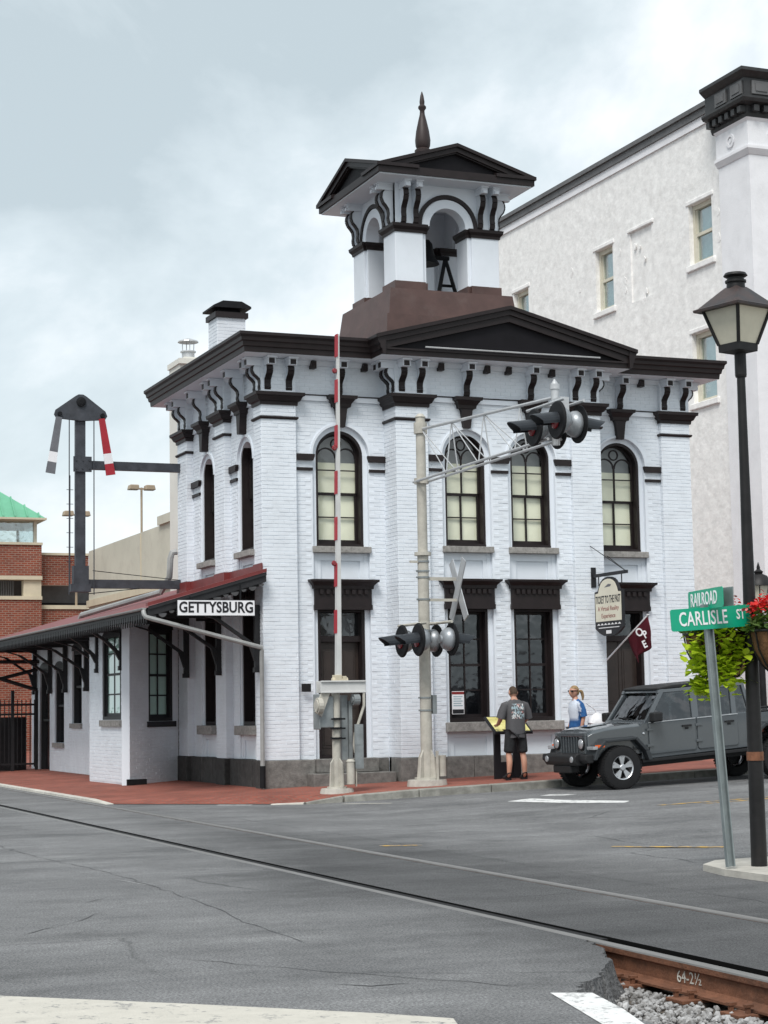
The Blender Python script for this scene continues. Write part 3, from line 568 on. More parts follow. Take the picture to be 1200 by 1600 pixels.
# ---- bays of the walls
def bay(f, u0, u1, ops, rz, name_side, wd=-.1, skip_last=False):
    w = MB(); br = MB(); x = u0
    for o_ in ops + [None]:
        a = (o_['c'] - o_['hw']) if o_ else u1
        w.fbox(f, x, a, -.32, wd, .3, ZT)
        x = (o_['c'] + o_['hw']) if o_ else None
    for o_ in ops:
        c, hw = o_['c'], o_['hw']; n = 22
        for i in range(n):
            a0, a1 = PI - PI * i / n, PI - PI * (i + 1) / n
            p, q = (c + hw * math.cos(a0), SP + hw * math.sin(a0)), (c + hw * math.cos(a1), SP + hw * math.sin(a1))
            w.fprism(f, [p, q, (q[0], ZT), (p[0], ZT)], -.32, wd)
        i_ = hw - .09
        w.ring((c, SP), i_, hw - .002, -.45, -.17, n=24, f=f).ring((c, SP), hw + .002, hw + .045, wd, wd + .028, n=24, f=f)
        for s_ in (-1, 1):
            e0, e1 = sorted((c + s_ * i_, c + s_ * (hw - .002)))
            w.fbox(f, e0, e1, -.45, -.17, ZB, SP - .0015)
        w.fbox(f, c - i_, c + i_, -.45, -.21, 3.43, 4.595)
        w.fbox(f, c - i_, c + i_, -.21, -.18, 4.34, 4.48).fbox(f, c - i_, c - i_ + .08, -.21, -.18, 3.98, 4.339).fbox(f, c + i_ - .08, c + i_, -.21, -.18, 3.98, 4.339)
        if o_['low'] == 'win':
            w.fbox(f, c - i_, c + i_, -.45, -.21, ZB, 1.275).fbox(f, c - i_, c + i_, -.21, -.18, 1.0, 1.1).fbox(f, c - i_, c - i_ + .08, -.21, -.18, ZB, .999).fbox(f, c + i_ - .08, c + i_, -.21, -.18, ZB, .999)
    w.build('wall', 'white_paint', depot)
    def ex(u, z, h):
        for o_ in ops:
            du = max(0, abs(u - o_['c']) - h)
            if z < SP and du < o_['hw']: return True
            if z >= SP - .04 and math.hypot(du, z - SP) < o_['hw'] + .05: return True
        return False
    br.bricks(f, u0, u1, wd, ZB, 7.33, ex); br.bricks(f, u0, u1, wd, 7.46, ZT, None)
    tag(br.build('brickwork', 'white_brick', depot, recalc=False), kind='stuff')
    for o_ in ops:
        c, hw = o_['c'], o_['hw']; s_ = (hw - .09) / .475
        l = f.p(c, -.19, 4.60); win_arched(l, rz, s_, o_.get('hue', 1)); inst('curtain', WA['top'], f.p(c, -.19, 4.6), rz, depot, scale=(s_, 1, 1))
        MB().fbox(f, c - hw - .02, c + hw + .02, -.30, -.045, 4.481, 4.599).build('sill', 'sill_stone', depot, bevel=.008)
        if o_['low'] == 'win':
            win_rect(f.p(c, -.19, 1.285), rz, (hw - .09) / .42)
            MB().fbox(f, c - hw - .03, c + hw + .03, -.30, -.03, 1.101, 1.279).build('sill', 'sill_stone', depot, bevel=.01)
        else: door(f.p(c, -.19, .66), rz, s_, '')
        # lintel with dentils
        i_ = hw + .005; Lm = MB(); Lm.fbox(f, c - i_, c + i_, -.25, -.04, 3.41, 3.86).fbox(f, c - i_ - .01, c + i_ + .01, -.25, -.028, 3.41, 3.50)
        p = [f.p(c - i_, wd + .001, 0)[:2], f.p(c - i_, -.04, 0)[:2], f.p(c + i_, -.04, 0)[:2], f.p(c + i_, wd + .001, 0)[:2]]
        Lm.sweep(p, [(-.03, 3.80), (.03, 3.80), (.035, 3.86), (.09, 3.92), (.115, 3.93), (.12, 3.97), (-.03, 3.985)])
        lt = Lm.build('lintel', 'brown_trim', depot)
        nd = 8
        for k in range(nd):
            u = c - i_ + .06 + (2 * i_ - .12) * (k + .5) / nd
            MB().fbox(f, u - .035, u + .035, -.04, .0, 3.70, 3.785).build('dentil', 'brown_trim', lt)
        # keystone
        K = MB(); K.fprism(f, [(c - .07, 6.86), (c + .07, 6.86), (c + .115, 7.2), (c + .15, 7.25), (c - .15, 7.25), (c - .115, 7.2)], wd, .0)
        p = [f.p(c - .16, wd + .001, 0)[:2], f.p(c - .16, 0, 0)[:2], f.p(c + .16, 0, 0)[:2], f.p(c + .16, wd + .001, 0)[:2]]
        K.sweep(p, [(-.05, 7.24), (.02, 7.24), (.03, 7.30), (.09, 7.38), (.12, 7.39), (.125, 7.45), (-.05, 7.46)])
        K.build('keystone', 'brown_trim', depot)
    # imposts
    edges = [u0] + sum([[o_['c'] - o_['hw'], o_['c'] + o_['hw']] for o_ in ops], []) + [u1]
    for a, b in zip(edges[::2], edges[1::2]):
        if skip_last and b == u1: continue
        I = MB(); I.fprism(f, [(a - .002, 6.21), (b + .0, 6.21), (b + .03, 6.29), (b + .03, 6.33), (a - .03, 6.33), (a - .03, 6.29)] if (a > u0 and b < u1) else ([(a + .002, 6.21), (b, 6.21), (b + .03, 6.29), (b + .03, 6.33), (a + .002, 6.33)] if a == u0 else [(a, 6.21), (b - .002, 6.21), (b - .002, 6.33), (a - .03, 6.33), (a - .03, 6.29)]), wd, wd + .065)
        I.fbox(f, a + .004, b - .004, wd, wd + .04, 6.02, 6.075)
        I.build('impost', 'brown_trim', depot)
    S = MB().fbox(f, u0, u1, wd, wd + .045, 7.345, 7.44); S.build('string_course', 'white_paint', depot)
    MB().fbox(f, u0, u1, wd, wd + .06, 7.442, 7.462).build('string_course', 'brown_trim', depot)

PH = .09
bay(FS, .68, 2.5, [dict(c=1.6, hw=.565, low='door')], 0, '')
bay(FC, 3.15, 6.22, [dict(c=3.98, hw=.51, low='win', hue=0), dict(c=5.37, hw=.51, low='win')], 0, '')
bay(FS, 6.85, 8.53, [dict(c=7.6, hw=.565, low='door')], 0, '')
bay(FL, D - 2.33, D - .45, [dict(c=D - 1.42, hw=.48, low='win')], -PI / 2, '', -.15, True)
bay(FL, .68, D - 2.95, [dict(c=D - 3.95, hw=.48, low='win')], -PI / 2, '', -.15, True)

# ---- pilasters: path around the projecting pier
def pilaster(path, faces):
    m = MB(); zt = 7.23
    m.sweep(path, [(0, ZB), (0, ZT), (-.16, ZT), (-.16, ZB)])
    pl = m.build('pilaster', 'white_paint', depot)
    b = MB()
    for f, u0, u1 in faces: b.bricks(f, u0, u1, 0, ZB, 7.23); b.bricks(f, u0, u1, 0, 7.46, ZT)
    tag(b.build('brickwork', 'white_brick', pl, recalc=False), kind='stuff')
    MB().sweep(path, [(-.02, 7.22), (.03, 7.22), (.035, 7.28), (.07, 7.30), (.11, 7.38), (.14, 7.39), (.145, 7.45), (-.02, 7.462)]).build('capital', 'brown_trim', depot)
    MB().sweep(path, [(-.02, 6.945), (.025, 6.955), (.045, 6.98), (.04, 7.005), (-.02, 7.01)]).build('capital_band', 'brown_trim', depot)
pilaster([(.15, .45), (0, .45), (0, 0), (.68, 0), (.68, .1)], [(FL, D - .45, D), (FS, 0, .68)])
pilaster([(2.5, .1), (2.5, -.5), (3.15, -.5), (3.15, -.4)], [(F((2.5, .1), (0, -1)), 0, .6), (FC, 2.5, 3.15)])
pilaster([(6.22, -.4), (6.22, -.5), (6.85, -.5), (6.85, .1)], [(FC, 6.22, 6.85), (F((6.22, -.4), (0, -1)), 0, .1)])
pilaster([(8.53, .1), (8.53, 0), (W, 0), (W, .45), (W - .1, .45)], [(FS, 8.53, W), (F((8.53, .1), (0, -1)), 0, .1)])
pilaster([(.15, 2.95), (0, 2.95), (0, 2.33), (.15, 2.33)], [(FL, D - 2.95, D - 2.33), (F((0, 2.33), (1, 0)), 0, .15)])
pilaster([(.15, D), (0, D), (0, 4.97), (.15, 4.97)], [(FL, 0, .68), (F((0, 4.97), (1, 0)), 0, .15)])

# ---- stone base, block by block
rr = random.Random(5)
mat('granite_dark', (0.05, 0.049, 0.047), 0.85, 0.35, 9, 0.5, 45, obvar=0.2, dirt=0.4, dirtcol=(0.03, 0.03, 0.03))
def base(f, u0, u1, d0, d1, z0=0.0, z1=ZB - .004, first=None):
    u = u0
    while u < u1 - .02:
        l = rr.uniform(.55, 1.05); b = min(u + l, u1)
        if u1 - b < .3: b = u1
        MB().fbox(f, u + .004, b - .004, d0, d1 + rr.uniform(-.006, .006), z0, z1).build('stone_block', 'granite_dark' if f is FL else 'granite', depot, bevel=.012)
        u = b
base(FS, -.03, .98, -.25, .035); base(FS, 2.2, 2.47, -.25, -.05); base(FC, 2.47, 6.88, -.3, .035); base(FS, 6.9, 6.98, -.25, -.05); base(FS, 8.2, W + .03, -.25, .035)
base(F((2.47, 0), (0, -1)), .03, .465, -.2, 0)
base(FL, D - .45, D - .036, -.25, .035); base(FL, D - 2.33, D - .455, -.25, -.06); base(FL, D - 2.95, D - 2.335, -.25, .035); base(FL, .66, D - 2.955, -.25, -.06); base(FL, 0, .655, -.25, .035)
for z0, z1, y0, x0, x1 in ((.40, .652, -.12, .98, 2.2), (.05, .395, -.42, .80, 2.42)):
    x = x0
    MB().box(x0, x1, y0, .3, z0, z1).build('step', 'granite', depot, bevel=.012)
for z0, z1, y0, x0, x1 in ((.46, .652, -.12, 6.98, 8.2), (.1, .455, -.42, 6.92, 8.3)): MB().box(x0, x1, y0, .3, z0, z1).build('step', 'granite', depot, bevel=.012)

# ---- main cornice
MB().sweep(outline, [(-.2, 8.10), (.45, 8.10), (.45, 8.16), (-.2, 8.16)], True).build('soffit', 'white_paint', depot)
MB().sweep(outline, [(-.1, 8.01), (-.05, 8.01), (.0, 8.08), (-.0, 8.099), (-.1, 8.099)], True).build('bed_mould', 'white_paint', depot)
MB().sweep([(6.85, -1.05), (6.85, 0), (W, 0), (W, D), (0, D), (0, 0), (2.5, 0), (2.5, -1.05)], [(.40, 8.105), (.465, 8.105), (.475, 8.20), (.50, 8.215), (.515, 8.29), (.54, 8.31), (.55, 8.37), (.575, 8.405), (.585, 8.41), (.585, 8.465), (.40, 8.475)]).build('cornice', 'brown_trim', depot)
MB().fbox(FC, 2.05, 7.3, .40, .47, 8.105, 8.20).fbox(FC, 1.98, 7.37, .42, .50, 8.201, 8.235).build('cornice_sill', 'brown_trim', depot)
# roof deck up to the tower
oo = [(-.45, D + .45), (-.45, -.45), (W + .45, -.45), (W + .45, D + .45)]; ii = [(3.1, 4.4), (3.1, 1.28), (6.14, 1.28), (6.14, 4.4)]
MB().add([(*p, 8.46) for p in oo] + [(*p, 8.60) for p in ii], [(0, 1, 5, 4), (1, 2, 6, 5), (2, 3, 7, 6), (3, 0, 4, 7)]).build('roof', 'brown_metal', depot)
# front pediment
def pediment(f, c, hw, d1, z0, ze, za, parent, back, th=.27, cut=.14):
    # rake bars (outer band) + recessed tympanum + roof behind; f plane, d outwards
    def q(h, z): return [(c - h, z), (c + h, z)]
    k = (za - ze) / hw
    R_ = MB()
    for s_ in (-1, 1):
        R_.fprism(f, [(c + s_ * hw, ze), (c, za), (c, za - .07), (c + s_ * (hw), ze - .07)], -back, d1)
        R_.fprism(f, [(c + s_ * (hw - .05), ze - .072 + k * .05), (c, za - .071), (c, za - .17), (c + s_ * (hw - .05), ze - .17 + k * .05)], d1 - cut - .02, d1 - .05)
        R_.fprism(f, [(c + s_ * (hw - .10), ze - .172 + k * .1), (c, za - .171), (c, za - th), (c + s_ * (hw - .10), ze - th + k * .1)], d1 - cut - .02, d1 - .09)
    rk = R_.build('pediment', 'brown_trim', parent)
    MB().fprism(f, [(c - hw + .12, z0), (c + hw - .12, z0), (c, za - .2)], -back + .1, d1 - cut - .03).build('tympanum', 'tympanum', rk if parent is depot else parent)
    return rk
pediment(FC, 4.675, 2.75, .585, 8.21, 8.47, 9.17, depot, 2.0, th=.30)
MB().tube([(2.9, -1.04, 8.27), (6.6, -1.04, 8.27)], .016, 6).build('snow_guard', 'alum_paint', depot)

# ---- scroll brackets
def bracket_meshes():
    c = [(0, 0), (.055, .03), (.075, .10), (.06, .17), (.075, .25), (.13, .31), (.19, .36), (.225, .43), (.215, .50), (.17, .545)]
    c = [(.02 + d * .95, z) for d, z in c]
    body = MB(); poly = [(-.0, 0)] + [(d, z) for d, z in c] + [(0, .55)]
    body.prism([(-d, z) for d, z in poly], 'x', -.05, .05)
    body.box(-.055, .055, -.36, 0, .55, .6)
    strip_ = MB()
    for w0, w1, t in ((-.062, .062, .022),):
        for (d0, z0), (d1, z1) in zip(c, c[1:]):
            l = math.hypot(d1 - d0, z1 - z0); nx, nz = (z1 - z0) / l, -(d1 - d0) / l
            strip_.hexa([(w0, -d0, z0), (w1, -d0, z0), (w1, -d1, z1), (w0, -d1, z1), (w0, -d0 - nx * t, z0 + nz * t), (w1, -d0 - nx * t, z0 + nz * t), (w1, -d1 - nx * t, z1 + nz * t), (w0, -d1 - nx * t, z1 + nz * t)])
    block = MB().box(-.06, .06, -.40, -.0, .565, .64)
    return body.mesh('bracket', 'white_paint'), strip_.mesh('bracket_scroll', 'brown_trim')
BRB, BRS = bracket_meshes()
MOD = MB().box(-.075, .075, -.36, -.0, .0, .115).box(-.095, .095, -.40, -.0, .115, .15).mesh('modillion', 'white_paint')
MODF = MB().box(-.055, .055, -.37, -.36, .01, .105).mesh('modillion_face', 'brown_trim')
MODS = MB().box(-.05, .05, -.14, -.0, -.03, .11).mesh('modillion', 'brown_trim')
def bracket(f, u, rz, d=-.09, z=7.465):
    b = inst('bracket', BRB, f.p(u, d, z), rz, depot, scale=(1, 1, .92)); inst('bracket_scroll', BRS, parent=b, local=True)
    m = inst('modillion', MOD, f.p(u, d, 7.975 - .03), rz, depot); inst('modillion_face', MODF, parent=m, local=True)
def modillion(f, u, rz, d=-.09):
    inst('modillion', MODS, f.p(u, d, 7.975), rz, depot)
for u in (.13, .55, 1.56): bracket(FS, u, 0)
for u in (1.04, 2.08): modillion(FS, u, 0)
for u in (2.63, 3.0, 3.98, 5.35, 6.32, 6.72): bracket(FC, u, 0)
for u in (3.45, 4.42, 4.88, 5.82): modillion(FC, u, 0)
for u in (7.6, 8.62, 9.05): bracket(FS, u, 0)
for u in (7.12, 8.1): modillion(FS, u, 0)
for y_ in (.08, .38, 1.42, 2.42, 2.84, 3.95, 5.07, 5.5): bracket(FL, D - y_, -PI / 2)
FQ = F((2.5, .1), (0, -1))
for u in (.25, .5): bracket(FQ, u, -PI / 2)
for u in (.12,): bracket(F((6.85, -.5), (0, 1)), u, PI / 2)
bracket(F((W, 0), (0, 1)), .12, PI / 2)

# ---- chimney
c = MB(); c.box(.18, .78, 3.3, 3.9, 8.4, 9.55); ch = c.build('chimney', 'white_paint', depot)
b = MB(); b.bricks(F((.18, 3.3), (1, 0)), 0, .6, 0, 8.7, 9.55); b.bricks(F((.18, 3.9), (0, -1)), 0, .6, 0, 8.7, 9.55); tag(b.build('brickwork', 'white_brick', ch, recalc=False), kind='stuff')
MB().box(.13, .83, 3.25, 3.95, 9.55, 9.66).build('chimney_collar', 'brown_trim', ch)
MB().box(.25, .7, 3.4, 3.8, 9.66, 9.74).prism([(.08, 9.74), (.88, 9.74), (.88, 9.78), (.68, 9.88), (.28, 9.88), (.08, 9.78)], 'y', 3.2, 4.0).build('chimney_cap', 'signal_black', ch)

# ---- bell tower
mat('finial_brown', (0.032, 0.02, 0.019), 0.5, 0.2, 5)
tc_ = (4.62, 2.83); H_ = 1.165
tw = MB()
tw.add([(tc_[0] + sx * h, tc_[1] + sy * h, z) for h, z in ((1.56, 8.6), (1.50, 9.42), (1.43, 9.43), (1.36, 9.98), (1.30, 9.99)) for sx, sy in ((-1, -1), (1, -1), (1, 1), (-1, 1))],
       [(i * 4 + j, i * 4 + (j + 1) % 4, i * 4 + 4 + (j + 1) % 4, i * 4 + 4 + j) for i in range(4) for j in range(4)] + [(16, 17, 18, 19)])
tower = tw.build('bell_tower', 'brown_metal', depot)
PW = .70; TS = 11.36
x0, x1, y0, y1 = tc_[0] - H_, tc_[0] + H_, tc_[1] - H_, tc_[1] + H_
for sx in (0, 1):
    for sy in (0, 1):
        a0, a1 = (x0, x0 + .62) if sx == 0 else (x1 - .62, x1); b0, b1 = (y0, y0 + .62) if sy == 0 else (y1 - .62, y1)
        e0, e1 = (x0 + .05, x0 + PW) if sx == 0 else (x1 - PW, x1 - .05); g0, g1 = (y0 + .05, y0 + PW) if sy == 0 else (y1 - PW, y1 - .05)
        MB().box(a0, a1, b0, b1, 10.0, TS - .02).box(e0, e1, b0 + .05, b1 - .05, 10.0, TS - .025).box(a0 + .05, a1 - .05, g0, g1, 10.0, TS - .03).build('pier', 'white_paint', tower, bevel=.01)
        MB().box(a0 - .03, a1 + .03, b0 - .03, b1 + .03, 9.985, 10.18).box(e0 - .02, e1 + .02, b0 + .03, b1 - .03, 9.984, 10.175).box(a0 + .03, a1 - .03, g0 - .02, g1 + .02, 9.983, 10.17).build('plinth', 'brown_metal', tower)
        pth = [(a0, b1), (a0, b0), (a1, b0), (a1, b1)]
        cp = MB().sweep(pth, [(-.1, 11.20), (.02, 11.20), (.03, 11.25), (.075, 11.31), (.085, 11.37), (-.1, 11.372)], True)
        cp.sweep([(e0, b1 - .05), (e0, b0 + .05), (e1, b0 + .05), (e1, b1 - .05)], [(-.1, 11.203), (.02, 11.203), (.03, 11.253), (.06, 11.307), (.065, 11.366), (-.1, 11.368)], True)
        cp.sweep([(a0 + .05, g1), (a0 + .05, g0), (a1 - .05, g0), (a1 - .05, g1)], [(-.1, 11.206), (.02, 11.206), (.03, 11.256), (.055, 11.304), (.06, 11.362), (-.1, 11.364)], True)
        cp.build('capital', 'brown_trim', tower)
planes = [(F((x0, y0), (1, 0)), 0.0), (F((x1, y0), (0, 1)), PI / 2), (F((x1, y1), (-1, 0)), PI), (F((x0, y1), (0, -1)), -PI / 2)]
for k, (f, rz) in enumerate(planes):
    w = MB(); e = .003 * k; r_ = .455; n = 20; U = 2 * H_
    for i in range(n):
        a0, a1 = PI - PI * i / n, PI - PI * (i + 1) / n
        p, q = (H_ + r_ * math.cos(a0), TS + r_ * math.sin(a0)), (H_ + r_ * math.cos(a1), TS + r_ * math.sin(a1))
        w.fprism(f, [p, q, (q[0], 12.24), (p[0], 12.24)], -.32 - e, -.02)
    w.fbox(f, .02 + e, H_ - r_, -.32 - e, -.02, TS + .01, 12.24).fbox(f, H_ + r_, U - .02 - e, -.32 - e, -.02, TS + .01, 12.24)
    w.ring((H_, TS), r_ - .05, r_ + .13, -.28, .02, n=24, f=f)
    w.build('arch_wall', 'white_paint', tower)
    MB().ring((H_, TS + .012), r_ + .132, r_ + .215, -.02, .05, n=24, f=f).build('arch_moulding', 'brown_trim', tower)
    for u in (.17, .44, U - .44, U - .17):
        b = inst('bracket', BRB, f.p(u, -.02, TS + .012), rz, tower, scale=(.9, 1, 1.28)); inst('bracket_scroll', BRS, parent=b, local=True) if False else None
        inst('bracket_scroll', BRS, f.p(u, -.02, TS + .012), rz, tower, scale=(.9, 1, 1.28))
        inst('modillion', MOD, f.p(u, -.02, 12.075), rz, tower, scale=(.9, .9, 1.0))
HS = 1.74
MB().box(tc_[0] - HS + .05, tc_[0] + HS - .05, tc_[1] - HS + .05, tc_[1] + HS - .05, 12.22, 12.28).build('soffit', 'white_paint', tower)
for k, (f0, rz) in enumerate(planes):
    f = F((f0.o[0], f0.o[1]), f0.d); e = .004 * k
    MB().fbox(f, H_ - HS + e, H_ + HS - e, HS - H_ - .12, HS - H_ - e * .3, 12.245 + e * .2, 12.40 - e * .2).build('fascia', 'brown_trim', tower)
    pediment(f, H_, HS + .03 + e, HS - H_ + .03 + e, 12.40, 12.43 + e, 12.98 + e, tower, .3, th=.20)
    MB().fprism(f, [(H_ - HS + .04, 12.40), (H_ + HS - .04, 12.40), (H_, 12.94 + e)], -H_, HS - H_ - .2).build('roof', 'brown_trim', tower)
MB().lathe([(.17, 12.7), (.17, 13.1), (.12, 13.12), (.12, 13.22), (.175, 13.27), (.18, 13.33), (.13, 13.37), (.155, 13.42), (.165, 13.55), (.14, 13.75), (.09, 13.98), (.055, 14.12), (.05, 14.2), (.085, 14.25), (.085, 14.29), (.05, 14.33), (.055, 14.4), (.035, 14.53), (.008, 14.62)], (*tc_, 0), 14).build('finial', 'finial_brown', tower, smooth=True)
# bell and its stand
MB().lathe([(.30, 10.86), (.29, 10.90), (.22, 11.0), (.18, 11.15), (.16, 11.3), (.10, 11.38), (.02, 11.4)], (*tc_, 0), 18).build('bell', 'signal_black', tower, smooth=True)
st = MB()
for sx in (-.42, .42):
    cx = tc_[0] + sx
    st.cone((cx - .26, tc_[1] - .2, 9.98), (cx, tc_[1] - .1, 11.0), .045, .04, 6).cone((cx + .26, tc_[1] - .2, 9.98), (cx, tc_[1] - .1, 11.0), .045, .04, 6).cone((cx - .16, tc_[1] - .15, 10.4), (cx + .16, tc_[1] - .15, 10.4), .03, .03, 6)
st.cone((tc_[0] - .5, tc_[1] - .1, 11.0), (tc_[0] + .5, tc_[1] - .1, 11.0), .05, .05, 6)
st.build('bell_stand', 'signal_black', tower)
# ------------------------------------------------------------------ porch and single-storey wing of the depot
EX, EZ = -2.22, 3.42; YE = 18.5; SL = (4.06 - EZ) / (0 - EX)
zroof = lambda X: EZ + SL * (X - EX)
porch = MB().prism([(EX, EZ - .07), (EX, EZ), (-.005, zroof(0)), (-.005, zroof(0) - .07)], 'y', -.15, 5.6).prism([(EX, EZ - .07), (EX, EZ), (1.6, zroof(1.6)), (5.4, EZ), (5.4, EZ - .07), (1.6, zroof(1.6) - .07)], 'y', 5.66, YE).build('porch_roof', 'red_roof', depot)
MB().prism([(EX + .02, EZ - .10), (EX + .02, EZ - .072), (-.01, zroof(0) - .072), (-.01, zroof(0) - .10)], 'y', -.12, YE).build('porch_ceiling', 'black_wood', depot)
MB().sweep([(.1, D), (0, D), (0, 4.97), (.1, 4.97), (.1, 2.95), (0, 2.95), (0, 2.33), (.1, 2.33), (.1, .45), (0, .45), (0, -.03)], [(.012, 3.9), (.03, 3.9), (.03, 4.26), (.012, 4.26)]).build('flashing', 'red_roof', depot)
rf = MB().prism([(EX + .06, EZ - .2), (EX + .06, EZ - .1), (-.02, zroof(0) - .101), (-.02, zroof(0) - .22)], 'y', -.03, .03).mesh('rafter', 'black_wood')
for i in range(24): inst('rafter', rf, (0, .1 + i * .77, 0), 0, depot)
# eave board with saw-tooth trim
E_ = MB(); E_.box(EX - .02, EX + .015, -.15, YE, EZ - .10, EZ - .005)
n = int((YE + .15) / .17)
for i in range(n):
    y0 = -.15 + i * .17; E_.prism([(y0, EZ - .099), (y0 + .13, EZ - .099), (y0 + .13, EZ - .19), (y0 + .10, EZ - .18), (y0 + .065, EZ - .30), (y0 + .03, EZ - .18), (y0, EZ - .19)], 'x', EX - .012, EX + .01)
tag(E_.build('eave_trim', 'black_wood', depot), kind='stuff')
G = MB(); pr = [(EX - .03 - .04 + .04 * math.cos(a), EZ - .012 + .035 * math.sin(a)) for a in [PI + PI * k / 8 for k in range(9)]]
G.prism(pr + [(EX - .03, EZ - .005), (EX - .11, EZ - .005)], 'y', -.18, YE); G.build('gutter', 'gutter_grey', depot)
# rake board and its scallops at the street end
RK = MB(); a, b = (EX, EZ), (0, zroof(0))
RK.prism([(a[0], a[1] - .16), (a[0], a[1] - .02), (b[0], b[1] - .02), (b[0], b[1] - .16)], 'y', -.20, -.152)
RK.prism([(a[0], a[1] - .04), (a[0], a[1] + .02), (b[0], b[1] + .02), (b[0], b[1] - .04)], 'y', -.225, -.203)
RK.build('rake_board', 'black_wood', depot)
MB().prism([(a[0] - .02, a[1] + .022), (a[0] - .02, a[1] + .085), (b[0], b[1] + .085), (b[0], b[1] + .022)], 'y', -.235, -.10).build('roof_edge', 'red_roof', depot)
mat('trim_grey', (0.075, 0.075, 0.078), 0.6, 0.2, 6)
for i in range(13):
    t0 = (i + .1) / 13; xx = EX + t0 * 2.2; zz = zroof(xx) - .15; big = .075 if i % 2 else .05
    MB().ring((xx + .08, zz), .0, big, -.19, -.165, PI, 2 * PI, 8).build('scallop', 'trim_grey', depot)
# knee braces
def brace_mesh(reach, drop):
    b = MB(); b.box(-.05, .05, -.10, 0, -drop, 0); b.box(-.05, .05, -reach, -.1, -.12, 0)
    pts = [(-.06, -drop + .12), (-.16, -drop * .62), (-reach * .55, -.26), (-reach + .08, -.10)]
    for (y0, z0), (y1, z1) in zip(pts, pts[1:]): b.prism([(y0 - .05, z0), (y0 + .05, z0), (y1 + .05, z1), (y1 - .05, z1)], 'x', -.045, .045)
    b.box(-.06, .06, -.12, -.0, -drop - .09, -drop); b.ring((-.0, -.0), .0, .001, 0, .001)
    return b.mesh('knee_brace', 'black_wood')
BM = brace_mesh(1.5, 1.15); BM2 = brace_mesh(.75, .8)
for y_ in (.22, 2.64, 4.9): inst('knee_brace', BM, (0.0, y_, 3.50), -PI / 2, depot)
for y_ in (5.1, 7.2): inst('knee_brace', BM2, (-1.32, y_, 3.32), -PI / 2, depot)
for y_ in (9.2, 11.3, 13.6, 15.4, 17.3): inst('knee_brace', BM, (-.62, y_, 3.33), -PI / 2, depot)
# downspouts
MB().tube([(EX - .08, -.17, EZ - .06), (EX - .08, -.20, EZ - .12), (EX - .05, -.22, EZ - .17)] + [(EX + .05 + (2.08) * t, -.23 + .06 * t, EZ - .20 - (.52) * t) for t in (0, .2, .5, .8, 1)] + [(-.085, -.16, 2.64), (-.08, -.13, 2.55), (-.08, -.12, .55)], .042, 8).build('downspout', 'gutter_grey', depot, smooth=True)
MB().tube([(-.08, -.12, .56), (-.08, -.12, .16)], .055, 8).build('downspout_boot', 'signal_black', depot, smooth=True)
MB().tube([(.0, 5.75, 4.95), (-.10, 5.76, 4.93), (-.14, 5.76, 4.8), (-.15, 5.8, 4.42), (-.28, 6.0, zroof(-.28) + .13), (-.6, 8, zroof(-.6) + .10), (-1.0, 10.3, zroof(-1.0) + .07), (-1.02, 10.4, zroof(-1.0) - .02)], .065, 8).build('roof_drain_pipe', 'gutter_grey', depot, smooth=True)
# wing walls
ZW = 3.62
def wingwall(pa, pb, holes, z1=ZW, thin=0):
    f = F(pa, (pb[0] - pa[0], pb[1] - pa[1])); l = math.dist(pa, pb); w = MB(); b = MB(); x = 0
    for h in holes + [None]:
        a = h[0] if h else l
        if h is None and thin: w.fbox(f, x, a - thin, -.2, 0, -.05, z1).fbox(f, a - thin, a, -.012, 0, -.05, z1)
        else: w.fbox(f, x, a, -.2, 0, -.05, z1)
        if h:
            w.fbox(f, h[0], h[1], -.2, 0, -.05, h[2]).fbox(f, h[0], h[1], -.2, 0, h[3], z1); x = h[1]
    w.build('wing_wall', 'white_paint', depot)
    b.bricks(f, 0, l, 0, .12, z1 - .02, lambda u, z, hh: any(h[0] < u + hh and u - hh < h[1] and h[2] < z + .03 and z - .03 < h[3] for h in holes))
    tag(b.build('brickwork', 'white_brick', depot, recalc=False), kind='stuff'); return f
glass('glass_mint', (0.80, 0.92, 0.88), 0.04)
BLG = MB().add([(-.4, .26, .05), (.4, .26, .05), (.4, .26, 1.95), (-.4, .26, 1.95)], [(0, 1, 2, 3)]).mesh('blind', 'blind_green')
WG = win_rect_meshes(.38, 1.90, 2, 4, .95, .24, 'glass_mint', 'black_wood', .03)
def archhead(f, u, hw, z, parent): MB().fprism(f, [(u - hw - .02, z), (u + hw + .02, z)] + [(u + (hw + .02) * math.cos(t), z + .20 * math.sin(t)) for t in [PI * k / 10 for k in range(11)]][1:-1], -.1, .012).build('window_head', 'black_wood', parent)
f = wingwall((-1.3, 4.75), (0, 5.70), [(.62, 1.42, 1.38, 3.28)])
w_ = win_rect(f.p(1.02, -.005, 1.38), math.atan2(.95, 1.3), 1.04, WG, blind=BLG, sy=.4); archhead(f, 1.02, .40, 3.28, depot); MB().fbox(f, .56, 1.48, -.1, .05, 1.26, 1.375).build('sill', 'black_wood', depot)
f = wingwall((-1.38, 7.9), (-1.3, 4.75), [(1.06, 2.54, 1.42, 3.14)], ZW, .3)
ang = math.atan2(-3.15, .08)
w_ = win_rect(f.p(1.8, -.005, 1.42), ang, 1.9, (WG[0], WG[1]), blind=BLG, sy=.3); archhead(f, 1.8, .74, 3.14, depot); MB().fbox(f, 1.0, 2.6, -.1, .06, 1.28, 1.415).build('sill', 'sill_stone', depot)
wingwall((-.6, 8.8), (-1.38, 7.9), [])
f = wingwall((-.6, 18.0), (-.6, 8.8), [(1.05, 2.3, -.04, 2.72), (2.9, 4.0, .84, 2.70), (4.9, 5.95, 1.33, 3.1), (7.05, 7.9, 1.33, 3.1)])
